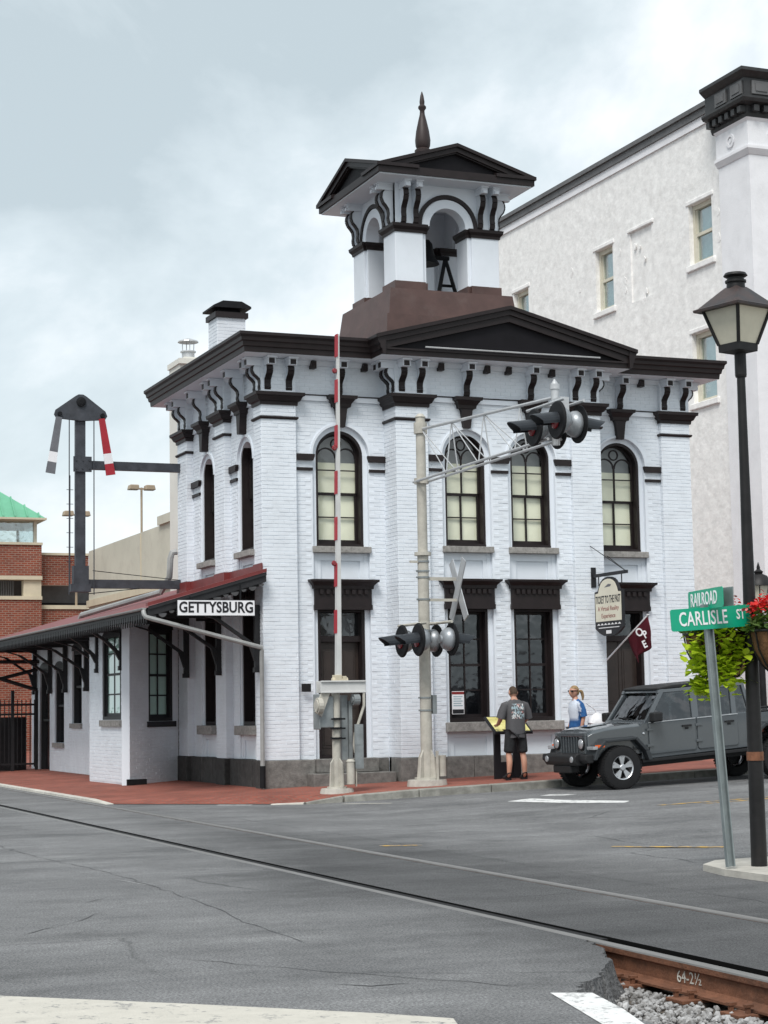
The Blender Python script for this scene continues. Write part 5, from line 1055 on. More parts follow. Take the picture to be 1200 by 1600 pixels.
def flasher(x, y, z, s_, r=.29):
    # s_ = -1 faces -X
    d = MB().lathe([(.0005, 0), (r - .02, 0), (r, s_ * -.02), (r, s_ * -.035), (.15, s_ * -.04)], (x, y, z), 26, 'x').build('background_disc', 'signal_black', cs, smooth=True)
    MB().lathe([(.105, s_ * .004), (.10, s_ * .03), (.06, s_ * .045), (.004, s_ * .05)], (x, y, z - .03), 18, 'x').build('lens', 'red_lens', d, smooth=True)
    MB().lathe([(.19, s_ * -.04), (.205, s_ * -.07), (.20, s_ * -.12), (.17, s_ * -.18), (.12, s_ * -.215), (.075, s_ * -.225), (.07, s_ * -.26), (.004, s_ * -.265)], (x, y, z), 20, 'x').build('housing', 'housing_grey', d, smooth=True)
    h = MB(); n = 12; L_ = .42
    for i in range(n):
        a0, a1 = PI * (-.08 + 1.16 * i / n), PI * (-.08 + 1.16 * (i + 1) / n)
        l0, l1 = [L_ * (.62 + .38 * max(0, math.sin(a))) for a in (a0, a1)]
        P_ = lambda a, xx, rr_: (x + s_ * xx, y + rr_ * math.cos(a), z - .02 + rr_ * math.sin(a) - .05 * (xx / L_))
        h.hexa([P_(a0, .0, .135), P_(a1, .0, .135), P_(a1, .0, .147), P_(a0, .0, .147), P_(a0, l0, .125), P_(a1, l1, .125), P_(a1, l1, .137), P_(a0, l0, .137)])
    h.build('hood', 'hood_grey', d, smooth=True)
for y_ in (-1.98, -2.72): flasher(1.90, y_, 2.74, -1)
for y_ in (-2.2, -2.86): flasher(2.52, y_, 2.74, 1)
MB().cone((1.98, -1.7, 3.02), (1.98, -3.0, 3.02), .025, .025, 8).cone((2.44, -1.9, 3.04), (2.44, -3.0, 3.04), .025, .025, 8).cone((1.98, -2.35, 3.02), (2.44, -2.35, 3.04), .025, .025, 8).build('crossarm', 'signal_grey', cs)
for y_ in (-7.25, -8.02): flasher(1.95, y_, 5.80, -1)
for y_ in (-7.05, -7.72): flasher(2.52, y_, 5.80, 1)
MB().cone((2.02, -6.95, 6.10), (2.02, -8.2, 6.10), .025, .025, 8).cone((2.45, -6.9, 6.12), (2.45, -8.0, 6.12), .025, .025, 8).cone((2.02, -7.5, 6.1), (2.45, -7.5, 6.12), .03, .03, 8).box(2.15, 2.3, -7.8, -7.55, 6.0, 6.2).build('crossarm', 'alum_paint', cs)
for s_, dx in ((1, 0), (-1, .02)):
    f_ = Matrix.Translation((2.86 + dx, -2.35, 3.64)) @ Matrix.Rotation(s_ * math.radians(30), 4, 'X')
    q = [f_ @ Vector(v) for v in [(-.008, -.095, -.60), (.008, -.095, -.60), (.008, .095, -.60), (-.008, .095, -.60), (-.008, -.095, .60), (.008, -.095, .60), (.008, .095, .60), (-.008, .095, .60)]]
    MB().hexa(q).build('crossbuck_blade', 'alum_paint', cs)
MB().box(MX, 2.85, MY - .025, MY + .0, 3.80, 3.86).box(MX, 2.85, MY - .025, MY + .0, 3.43, 3.48).build('crossbuck_bracket', 'signal_grey', cs)

# ------------------------------------------------------------------ small things on the front wall
hs = thing('hanging_shop_sign', 'cream and black shop sign with arched top hanging from an iron bracket', 'sign', (6.6, -1.1, 2.9))
MB().box(6.55, 6.65, -.53, -.49, 3.83, 4.22).build('wall_plate', 'ink', hs); MB().box(6.57, 6.63, -1.82, -.53, 4.02, 4.08).build('bracket_arm', 'ink', hs)
for y_ in (-.72, -1.62): MB().cone((6.6, y_, 3.84), (6.6, y_, 4.03), .012, .012, 5).build('hook', 'ink', hs)
MB().tube([(6.6, -1.75, 4.08), (6.55, -.46, 4.66)], .008, 4).build('stay_wire', 'ink', hs); MB().tube([(6.6, -1.75, 4.08), (7.2, .0, 4.5)], .008, 4).build('stay_wire', 'ink', hs)
cy = -1.125
top = [(cy + .53, 3.72), (cy + .53, 3.60), (cy + .53, 3.72)]
shape = [(cy + .54, 3.02), (cy + .54, 3.73), (cy + .42, 3.74), (cy + .38, 3.80)] + [(cy + .36 * math.cos(t), 3.80 + .20 * math.sin(t)) for t in [PI * k / 10 for k in range(1, 10)]] + [(cy - .38, 3.80), (cy - .42, 3.74), (cy - .54, 3.73), (cy - .54, 3.02), (cy - .38, 2.93), (cy - .2, 2.87), (cy + .2, 2.87), (cy + .38, 2.93)]
MB().prism(shape, 'x', 6.575, 6.625).build('board', 'ink', hs)
mat('sign_cream', (0.72, 0.69, 0.57), 0.6, 0.05, 3)
sh2 = [(cy + .50, 3.15), (cy + .50, 3.69), (cy + .385, 3.70), (cy + .35, 3.78)] + [(cy + .325 * math.cos(t), 3.78 + .18 * math.sin(t)) for t in [PI * k / 10 for k in range(1, 10)]] + [(cy - .35, 3.78), (cy - .385, 3.70), (cy - .50, 3.69), (cy - .50, 3.15)]
MB().prism(sh2, 'x', 6.568, 6.5745).build('face', 'sign_cream', hs)
RZ = -PI / 2
mat('sign_red', (0.22, 0.02, 0.02), 0.6, 0.05, 3)
inst('lettering', text_mesh('TICKET TO THE PAST', .20, TM((6.567, cy, 3.56), RZ), 'ink', .50, .001, 1, .004), parent=hs)
inst('lettering', text_mesh('A Virtual Reality', .125, TM((6.567, cy, 3.39), RZ), 'sign_red', .98, .001), parent=hs); inst('lettering', text_mesh('Experience', .125, TM((6.567, cy, 3.25), RZ), 'sign_red', .98, .001), parent=hs)
inst('emblem', MB().ring((0, 0), .0, .001, 0, .001).mesh('e', 'ink'), parent=hs) if False else None
MB().prism([(cy + .13, 3.80), (cy - .02, 3.86), (cy - .14, 3.85), (cy - .1, 3.81)], 'x', 6.566, 6.568).build('emblem', 'arm_grey', hs)
for i in range(7): MB().prism([(cy + .46 - i * .135, 3.08), (cy + .40 - i * .135, 3.115), (cy + .34 - i * .135, 3.08)], 'x', 6.57, 6.5745).build('trim_mark', 'sign_white', hs)
MB().prism([(cy + .40, 3.02), (cy + .40, 3.035), (cy - .40, 3.035), (cy - .40, 3.02)], 'x', 6.57, 6.5745).prism([(cy + .11, 2.91), (cy + .11, 2.975), (cy - .09, 2.975), (cy - .09, 2.91)], 'x', 6.57, 6.5745).build('trim_mark', 'sign_white', hs)

fl = thing('wall_flag', 'maroon flag with white letters on an angled white pole beside the doorway', 'flag', (6.87, -.46, 2.42))
pa, pb = Vector((6.87, -.45, 2.42)), Vector((7.36, -1.25, 3.26))
MB().cone(pa, pb, .016, .014, 8).lathe([(.0, 0), (.03, .0), (.03, .02)], tuple(pb), 8).build('pole', 'sign_white', fl)
mat('maroon', (0.095, 0.008, 0.018), 0.8, 0.15, 6)
v = []; nu, nv = 14, 16
for i in range(nu + 1):
    for j in range(nv + 1):
        u, w = i / nu, j / nv; p = pa.lerp(pb, .52 + .47 * u)
        dn = .62 - .10 * u
        v.append((p.x + .10 * w + .05 * w * math.sin(u * 9 + w * 2) + .03 * (1 - u) * w, p.y + .08 * w * math.cos(u * 8 + w * 3), p.z - dn * w - .12 * w * (u) * 0 + .30 * w * (1 - u) * .35))
fm = MB().add(v, [(i * (nv + 1) + j, (i + 1) * (nv + 1) + j, (i + 1) * (nv + 1) + j + 1, i * (nv + 1) + j + 1) for i in range(nu) for j in range(nv)]).mesh('cloth', 'maroon', True)
fo = inst('cloth', fm, parent=fl); sd = fo.modifiers.new('s', 'SOLIDIFY'); sd.thickness = .004
def flagtext(ch, uu, ww, sz, rot):
    p = pa.lerp(pb, .52 + .47 * uu); d = (pb - pa).normalized()
    pos = (p.x + .10 * ww - .05, p.y + .08 * ww - .085, p.z - (.62 - .1 * uu) * ww + .1 * ww * (1 - uu))
    inst('lettering', text_mesh(ch, sz, TM(pos, -.75, rot), 'sign_white', .8, .001, 1, .006), parent=fl)
flagtext('O', .55, .28, .22, .5); flagtext('P', .8, .55, .2, .5); flagtext('E', .72, .85, .2, .4)

nt_ = thing('window_notice', 'small white printed notice inside the lower left ground floor window', 'notice', (3.73, -.33, 1.43))
MB().box(3.61, 3.86, -.335, -.33, 1.43, 1.86).build('paper', 'sign_white', nt_); MB().box(3.61, 3.86, -.337, -.335, 1.80, 1.85).build('heading', 'sign_red', nt_); MB().box(3.62, 3.85, -.337, -.335, 1.44, 1.52).build('footer', 'ink', nt_)
for i in range(5): MB().box(3.64, 3.83 - .03 * (i % 2), -.337, -.335, 1.58 + i * .042, 1.60 + i * .042).build('print_line', 'shade_blue', nt_)
pq = MB().box(.725, .91, -.02, -.008, 1.89, 2.04); tag(pq.build('wall_plaque', 'iron', bevel=.004), 'small dark plaque on the brick beside the left door', 'plaque')

# ------------------------------------------------------------------ interpretive panel
ip = thing('interpretive_panel', 'tilted yellow and black information panel on black legs before the man', 'information panel', (4.05, -1.75, .25))
mat('panel_yellow', (0.62, 0.50, 0.10), 0.5, 0.4, 5, col2=(0.7, 0.66, 0.3))
def tilt(mb_pts): return mb_pts
ip0 = zs(4.0, -1.8)
MB().hexa([(3.66, -2.08, 1.10), (4.42, -2.08, 1.10), (4.42, -2.07, 1.06), (3.66, -2.07, 1.06), (3.66, -1.62, 1.38), (4.42, -1.62, 1.38), (4.42, -1.61, 1.34), (3.66, -1.61, 1.34)]).build('panel_frame', 'ink', ip)
MB().hexa([(3.70, -2.055, 1.119), (4.38, -2.055, 1.119), (4.38, -2.05, 1.117), (3.70, -2.05, 1.117), (3.70, -1.645, 1.370), (4.38, -1.645, 1.370), (4.38, -1.64, 1.366), (3.70, -1.64, 1.366)]).build('panel_face', 'panel_yellow', ip)
for x0, x1 in ((3.78, 3.90), (4.16, 4.30)): MB().box(x0, x1, -1.80, -1.74, ip0 - .02, 1.26).build('leg', 'ink', ip)
MB().box(3.80, 4.28, -1.785, -1.755, ip0 + .0, ip0 + .30).build('foot_plate', 'ink', ip)
# ------------------------------------------------------------------ street lamps, baskets, street sign
mat('lamp_rust', (0.03, 0.036, 0.042), 0.5, 0.3, 3.2, 0.1, 40, col2=(0.055, 0.03, 0.024))
mat('lamp_glass', (0.55, 0.52, 0.42), 0.35, 0.12, 3, spec=0.5, dirt=0.3, dirtcol=(0.3, 0.28, 0.22))
def lantern_square(t, x, y, z, rz, k=1.0):
    def L4(prof, m, nm, sm=False):
        return inst(nm, MB().lathe([(r * k, h * k) for r, h in prof], (0, 0, 0), 4).mesh(nm, m), (x, y, z), rz, t)
    L4([(.06, -.02), (.18, .0), (.185, .07), (.17, .075)], 'iron', 'tray')
    L4([(.172, .075), (.305, .40)], 'lamp_glass', 'glass_panes')
    for i in range(4):
        bars = MB(); a = i * PI / 2; bars.cone((.178 * k * math.cos(a), .178 * k * math.sin(a), .07 * k), (.312 * k * math.cos(a), .312 * k * math.sin(a), .405 * k), .018 * k, .018 * k, 6)
        inst('glazing_bar', bars.mesh('bar', 'iron'), (x, y, z), rz, t)
    L4([(.30, .395), (.405, .392), (.41, .415), (.36, .43), (.13, .60), (.10, .62)], 'lamp_rust', 'roof')
    inst('vent_cap', MB().lathe([(.09 * k, .60 * k), (.085 * k, .66 * k), (.10 * k, .665 * k), (.10 * k, .685 * k), (.08 * k, .69 * k), (.08 * k, .71 * k), (.115 * k, .73 * k), (.10 * k, .755 * k), (.0, .765 * k)], (0, 0, 0), 16).mesh('cap', 'iron', True), (x, y, z), rz, t)
sl = thing('street_lamp', 'tall black street lamp with rusty four-sided lantern at the right edge', 'street lamp', (-1.18, -17.8, .11))
LX, LY = -1.18, -17.8
MB().lathe([(.074, .04), (.072, .5), (.068, 1.4), (.057, 2.6), (.045, 3.8), (.039, 4.6), (.038, 4.84)], (LX, LY, 0), 12).build('post', 'iron', sl, smooth=True)
MB().lathe([(.079, 1.02), (.079, 1.10)], (LX, LY, 0), 12).build('band', 'rust', sl); MB().lathe([(.05, 4.60), (.055, 4.62), (.055, 4.84)], (LX, LY, 0), 12).build('collar', 'iron', sl)
lantern_square(sl, LX - .02, LY, 4.84, math.radians(-121))
s2 = thing('street_lamp', 'smaller black street lamp with pointed finial behind the flower basket', 'street lamp', (8.9, -2.75, .40))
zb = zs(8.9, -2.75)
MB().lathe([(.14, zb), (.14, zb + .3), (.09, zb + .35), (.07, zb + .8), (.05, 3.3), (.07, 3.34), (.09, 3.38)], (8.9, -2.75, 0), 12).build('post', 'iron', s2, smooth=True)
MB().lathe([(.12, 3.38), (.20, 3.72), (.20, 3.74)], (8.9, -2.75, 0), 6).build('glass_panes', 'lamp_glass', s2); MB().lathe([(.26, 3.73), (.25, 3.77), (.16, 3.92), (.07, 3.96), (.09, 4.0), (.03, 4.05), (.035, 4.08), (.005, 4.18)], (8.9, -2.75, 0), 12).build('roof', 'iron', s2, smooth=True)
for i in range(6):
    a = i * PI / 3; MB().cone((8.9 + .12 * math.cos(a), -2.75 + .12 * math.sin(a), 3.38), (8.9 + .2 * math.cos(a), -2.75 + .2 * math.sin(a), 3.74), .012, .012, 5).build('glazing_bar', 'iron', s2)

# ---- flower baskets
mat('coco', (0.17, 0.085, 0.035), 0.95, 0.35, 14, 0.5, 50); mat('lime_leaf', (0.30, 0.44, 0.012), 0.55, 0.2, 9, col2=(0.50, 0.62, 0.03)); mat('dark_leaf', (0.035, 0.085, 0.02), 0.6, 0.35, 9, col2=(0.10, 0.16, 0.04)); mat('petal_red', (0.60, 0.012, 0.016), 0.6, 0.2, 9, col2=(0.68, 0.03, 0.02)); mat('petal_pink', (0.60, 0.15, 0.16), 0.6, 0.2, 9)
for _n, _c in (('lime_leaf', (0.45, 0.62, 0.03)), ('dark_leaf', (0.10, 0.20, 0.03)), ('petal_red', (0.7, 0.03, 0.03))):
    _t = MATS[_n].node_tree; _b = _t.nodes['Principled BSDF']; _o = [q for q in _t.nodes if q.type == 'OUTPUT_MATERIAL'][0]
    _tr = _t.nodes.new('ShaderNodeBsdfTranslucent'); _tr.inputs[0].default_value = (*_c, 1); _mx = _t.nodes.new('ShaderNodeMixShader'); _mx.inputs[0].default_value = 0.38
    _t.links.new(_b.outputs[0], _mx.inputs[1]); _t.links.new(_tr.outputs[0], _mx.inputs[2]); _t.links.new(_mx.outputs[0], _o.inputs[0])
def leafmb(mb, p, s, rnd, tilt=None, kind='heart'):
    yaw, pit, rol = rnd.uniform(0, 2 * PI), rnd.uniform(-.9, .4), rnd.uniform(-.5, .5)
    R_ = Matrix.Rotation(yaw, 3, 'Z') @ Matrix.Rotation(pit, 3, 'Y') @ Matrix.Rotation(rol, 3, 'X')
    sh = [(0, 0, 0), (.28, .34, .06), (.62, .30, .03), (1.0, 0, -.12), (.62, -.30, .03), (.28, -.34, .06), (.5, 0, -.03)] if kind == 'heart' else [(0, 0, 0), (.4, .14, .03), (1, 0, -.05), (.4, -.14, .03)]
    vs_ = [Vector(p) + R_ @ (Vector(q) * s) for q in sh]
    mb.add(vs_, [(0, 1, 6), (1, 2, 6), (2, 3, 6), (3, 4, 6), (4, 5, 6), (5, 0, 6)] if kind == 'heart' else [(0, 1, 2), (0, 2, 3)])
def basket(x, y, z, r, lab, seed, vine_dirs, nfl=26):
    t = thing('flower_basket', lab, 'flower basket', (x, y, z - .42), group='hanging flower baskets on the lamp post'); rnd = random.Random(seed)
    MB().lathe([(.03, z - .42), (.14, z - .40), (.24, z - .30), (.31, z - .16), (r, z), (r - .03, z), (.01, z - .02)], (x, y, 0), 22).build('coco_liner', 'coco', t, smooth=True)
    wr = MB()
    for i in range(14):
        a = 2 * PI * i / 14; wr.tube([(x + (q + .012) * math.cos(a), y + (q + .012) * math.sin(a), zz) for q, zz in ((.03, z - .425), (.14, z - .405), (.24, z - .305), (.31, z - .165), (r, z))], .008, 4)
    wr.tube([(x + (r + .012) * math.cos(2 * PI * i / 24), y + (r + .012) * math.sin(2 * PI * i / 24), z) for i in range(25)], .012, 5)
    wr.build('wire_frame', 'iron', t)
    br = MB().tube([(LX, LY, z - .02), ((LX + x) / 2, (LY + y) / 2, z - .12), (x, y, z - .44)], .022, 6); br.build('support_arm', 'iron', t)
    g = MB()
    for i in range(800):
        a, q, h = rnd.uniform(0, 2 * PI), r * math.sqrt(rnd.random()) * 1.12, rnd.random()
        leafmb(g, (x + q * math.cos(a), y + q * math.sin(a), z + .0 + .24 * h * (1.1 - (q / r) ** 2 * .6)), rnd.uniform(.04, .10), rnd, kind='heart' if rnd.random() < .6 else 'blade')
    tag(g.build('foliage', 'dark_leaf', t, recalc=False), kind='stuff')
    fl_ = MB(); fp = MB()
    for i in range(nfl):
        a, q = rnd.uniform(0, 2 * PI), r * (.35 + .75 * math.sqrt(rnd.random())); h = .08 + .24 * (1.05 - (q / r) ** 2 * .55) + rnd.uniform(-.03, .04)
        c_ = Vector((x + q * math.cos(a), y + q * math.sin(a), z + h))
        for k in range(16): leafmb(fl_ if rnd.random() < .88 else fp, c_ + Vector((rnd.gauss(0, .03), rnd.gauss(0, .03), rnd.gauss(0, .028))), rnd.uniform(.035, .06), rnd)
    tag(fl_.build('flowers', 'petal_red', t, recalc=False), kind='stuff'); tag(fp.build('flowers', 'petal_pink', t, recalc=False), kind='stuff')
    v_ = MB()
    for dx, dy, ln, n_ in vine_dirs:
        for i in range(n_):
            tt = rnd.random(); w = .13 * (1 - .1 * tt)
            leafmb(v_, (x + dx * (1 + .25 * tt) + rnd.gauss(0, w * .6), y + dy * (1 + .2 * tt) + rnd.gauss(0, w * .55), z + .10 - ln * tt + rnd.gauss(0, .03)), rnd.uniform(.05, .12), rnd)
    tag(v_.build('trailing_vine', 'lime_leaf', t, recalc=False), kind='stuff')
basket(-1.00, -18.14, 2.20, .34, 'flower basket with red blooms on the near side of the lamp post', 4, [(.30, .12, .50, 120), (.2, -.25, .3, 60)], 44)
basket(-1.26, -17.42, 2.20, .34, 'flower basket with trailing lime vine behind the street name sign', 9, [(-.24, -.12, .70, 560), (-.10, -.26, .58, 360), (0, -.3, .35, 120)], 3)

# ---- street name sign
ss = thing('street_sign', 'leaning steel post with green RAILROAD and CARLISLE ST name signs', 'street sign', (-1.56, -17.9, .11))
mat('sign_green', (0.0, 0.33, 0.19), 0.4, 0.05, 3, spec=0.5); mat('galv', (0.25, 0.285, 0.29), 0.45, 0.15, 8, metal=0.5); mat('sign_edge', (0.5, 0.52, 0.5), 0.4, 0.1, 4)
p0, p1 = Vector((-1.555, -17.9, .08)), Vector((-1.70, -17.9, 2.26)); dv = (p1 - p0).normalized(); nn = Vector((1, 0, 0)) - dv * dv.x; nn.normalize(); yy = Vector((0, 1, 0))
def bar(mb, off, w, y0, y1): mb.hexa([p0 + nn * (off - w) + yy * y0, p0 + nn * (off + w) + yy * y0, p0 + nn * (off + w) + yy * y1, p0 + nn * (off - w) + yy * y1, p1 + nn * (off - w) + yy * y0, p1 + nn * (off + w) + yy * y0, p1 + nn * (off + w) + yy * y1, p1 + nn * (off - w) + yy * y1])
pm = MB(); bar(pm, 0, .032, .0, .012); bar(pm, -.034, .006, -.03, .012); bar(pm, .034, .006, -.03, .012); pm.build('post', 'galv', ss)
def blade(center, rz, tilt, w, h, txts, nm):
    M_ = TM(center, rz, tilt)
    def rr_(hw, hh, r, z0, z1, m, n):
        q = []
        for sx, sy, a0 in ((1, 1, 0), (-1, 1, PI / 2), (-1, -1, PI), (1, -1, 1.5 * PI)):
            for k in range(5): a = a0 + PI / 2 * k / 4; q.append((sx * (hw - r) + r * math.cos(a), sy * (hh - r) + r * math.sin(a)))
        mm = MB().prism(q, 'z', z0, z1).mesh(n, m); mm.transform(M_); return inst(n, mm, parent=ss)
    rr_(w / 2, h / 2, .025, -.006, .0, 'sign_green', nm)
    for tx, cx, cyy, sz, sx in txts: inst('lettering', text_mesh(tx, sz, M_ @ Matrix.Translation((cx, cyy, .002)), 'sign_white', sx, .0015, 1.05, .002), parent=ss)
blade((-1.69, -17.945, 2.325), 0, .065, .85, .20, [('CARLISLE', -.085, -.002, .180, .66), ('ST', .315, .012, .125, .66)], 'sign_blade')
blade((-1.70, -17.87, 2.50), -PI / 2 - .12, .01, .74, .185, [('RAILROAD', -.03, 0, .172, .66)], 'sign_blade')
MB().box(-1.755, -1.675, -17.93, -17.87, 2.41, 2.45).build('clamp', 'galv', ss)
MB().box(-1.665, -1.657, -18.28, -17.60, 2.42, 2.59).build('rear_blade', 'galv', ss)

# ------------------------------------------------------------------ parked pickup truck
jp = thing('pickup_truck', 'dark grey four-door pickup truck with slotted grille parked at the kerb', 'pickup truck', (4.63, -4.16, zr(4.63)), PI)
jp.rotation_euler = (0, .03, PI); jp.scale = (.9, .9, .9)
def carpaint(name, col):
    m = bpy.data.materials.new(name); m.use_nodes = True; b = m.node_tree.nodes['Principled BSDF']; b.inputs['Base Color'].default_value = (*col, 1); b.inputs['Roughness'].default_value = .25; b.inputs['Metallic'].default_value = .1; b.inputs['Coat Weight'].default_value = 1.0; b.inputs['Coat Roughness'].default_value = .03; MATS[name] = m
carpaint('truck_paint', (0.072, 0.083, 0.092)); mat('truck_plastic', (0.012, 0.012, 0.013), 0.55, 0.2, 20, 0.1, 80); mat('flare_grey', (0.032, 0.036, 0.04), 0.5, 0.1, 6); mat('truck_black', (0.006, 0.006, 0.007), 0.6, 0.2, 8); mat('tyre', (0.012, 0.012, 0.013), 0.85, 0.2, 14, 0.2, 60); mat('alloy', (0.62, 0.63, 0.65), 0.3, 0.06, 6, metal=0.85); mat('chrome', (0.7, 0.7, 0.72), 0.15, 0.03, 4, metal=1.0); mat('seat', (0.02, 0.02, 0.022), 0.8, 0.2, 5); mat('amber', (0.7, 0.12, 0.02), 0.25, 0.1, 9); mat('lamp_white', (0.42, 0.43, 0.45), 0.1, 0.1, 9, spec=0.8, metal=0.3)
glass('truck_glass', (0.13, 0.15, 0.15), 0.06, 0.02)
def jpart(mb, nm, m, bevel=0, smooth=False, parent=None): 
    me = mb.mesh(nm, m, smooth); SHR = Matrix(); SHR[2][0] = -.04; me.transform(SHR)
    return inst(nm, me, parent=parent or jp, local=True, bevel=bevel)
WBs = -3.49
def archcut(cx, r=.50, z0=.50):   # points going rearwards over the wheel
    return [(cx + r, z0), (cx + r * .92, z0 + .18), (cx + r * .62, z0 + .36), (cx - r * .62, z0 + .36), (cx - r * .92, z0 + .18), (cx - r, z0)]
# tub: front doors back to bed
side = [(-.50, 1.18), (-.50, .50)] + archcut(WBs, .52, .52) + [(-4.45, .55), (-4.45, 1.16), (-2.95, 1.16), (-2.95, 1.19)]
jpart(MB().prism(side, 'y', -.775, .775), 'body', 'truck_paint', .02)
# engine bay + hood
hood = MB(); hs_ = [(-.55, .775, 1.17), (-.2, .76, 1.175), (.2, .70, 1.155), (.45, .655, 1.115), (.55, .63, 1.07)]
v = []; 
for x_, w, z in hs_:
    v += [(x_, -w, .62), (x_, -w, z - .05), (x_, -w + .07, z), (x_, 0, z + .025), (x_, w - .07, z), (x_, w, z - .05), (x_, w, .62)]
n_ = 7; hood.add(v, [(i * n_ + j, i * n_ + j + 1, (i + 1) * n_ + j + 1, (i + 1) * n_ + j) for i in range(len(hs_) - 1) for j in range(n_ - 1)] + [tuple(range(n_))[::-1], tuple((len(hs_) - 1) * n_ + j for j in range(n_))])
jpart(hood, 'hood', 'truck_paint', .008, True)
jpart(MB().prism([(-.1, 1.19), (.28, 1.17), (.3, 1.185), (-.1, 1.21)], 'y', -.22, .22), 'hood_bulge', 'truck_paint', .01)
# grille
gr = MB(); gr.box(.55, .60, -.60, .60, 1.02, 1.09).box(.55, .60, -.60, .60, .62, .70)
sw = [(-.60, -.36)] + [(.36, .60)]
gr.box(.55, .60, -.60, -.375, .70, 1.02).box(.55, .60, .375, .60, .70, 1.02)
for i in range(8): x_ = -.375 + i * .75 / 7 - .017; gr.box(.55, .60, x_, x_ + .034, .70, 1.02)
G_ = jpart(gr, 'grille', 'truck_paint', .008); jpart(MB().box(.54, .55, -.4, .4, .68, 1.03), 'grille_mesh', 'truck_black', parent=G_)
for s_ in (-1, 1):
    hl = jpart(MB().lathe([(.12, .60), (.125, .62), (.11, .635), (.10, .625)], (0, s_ * .487, .89), 20, 'x', False), 'headlight', 'truck_plastic', 0, True); jpart(MB().lathe([(.10, .615), (.09, .635), (.05, .645), (.003, .648)], (0, s_ * .487, .89), 18, 'x'), 'lens', 'lamp_white', 0, True, hl)
    # fender flares
    for cx, zz, nm in ((0.0, 0, 'f'), (WBs, .02, 'r')):
        fl_ = MB()
        pts = [(cx + .60, .62 + zz), (cx + .52, .82 + zz), (cx + .34, .97 + zz), (cx - .34, .97 + zz), (cx - .58, .70 + zz), (cx - .64, .52 + zz)]
        inn = [(cx + .53, .60 + zz), (cx + .46, .78 + zz), (cx + .30, .90 + zz), (cx - .30, .90 + zz), (cx - .50, .68 + zz), (cx - .56, .50 + zz)]
        for (a, b, c2, d) in zip(pts, pts[1:], inn, inn[1:]):
            fl_.hexa([(a[0], s_ * .60, a[1]), (b[0], s_ * .60, b[1]), (d[0], s_ * .60, d[1]), (c2[0], s_ * .60, c2[1]), (a[0], s_ * .935, a[1] - .03), (b[0], s_ * .935, b[1] - .03), (d[0], s_ * .935, d[1] - .01), (c2[0], s_ * .935, c2[1] - .01)])
        jpart(fl_, 'fender_flare', 'flare_grey', .012)
    jpart(MB().box(.50, .60, s_ * .66, s_ * .92, .78, .84), 'side_marker', 'lamp_white', .008); jpart(MB().box(.36, .50, s_ * .80, s_ * .932, .81, .86), 'turn_lamp', 'amber', .008)
# inner wings
jpart(MB().box(-.5, .5, -.62, .62, .55, 1.0).box(-4.3, -.6, -.55, .55, .35, .6), 'chassis', 'truck_black')
# bumper
jpart(MB().prism([(.62, .50), (.80, .50), (.84, .56), (.84, .68), (.78, .72), (.62, .72)], 'y', -.62, .62).prism([(.58, .54), (.70, .54), (.76, .60), (.74, .70), (.58, .70)], 'y', -.88, -.62).prism([(.58, .54), (.70, .54), (.76, .60), (.74, .70), (.58, .70)], 'y', .62, .88).box(.6, .8, -.35, .35, .36, .5), 'bumper', 'truck_plastic', .02)
for s_ in (-1, 1): jpart(MB().lathe([(.06, .84), (.055, .855), (.002, .86)], (0, s_ * .50, .62), 12, 'x'), 'fog_lamp', 'lamp_white', 0, True)
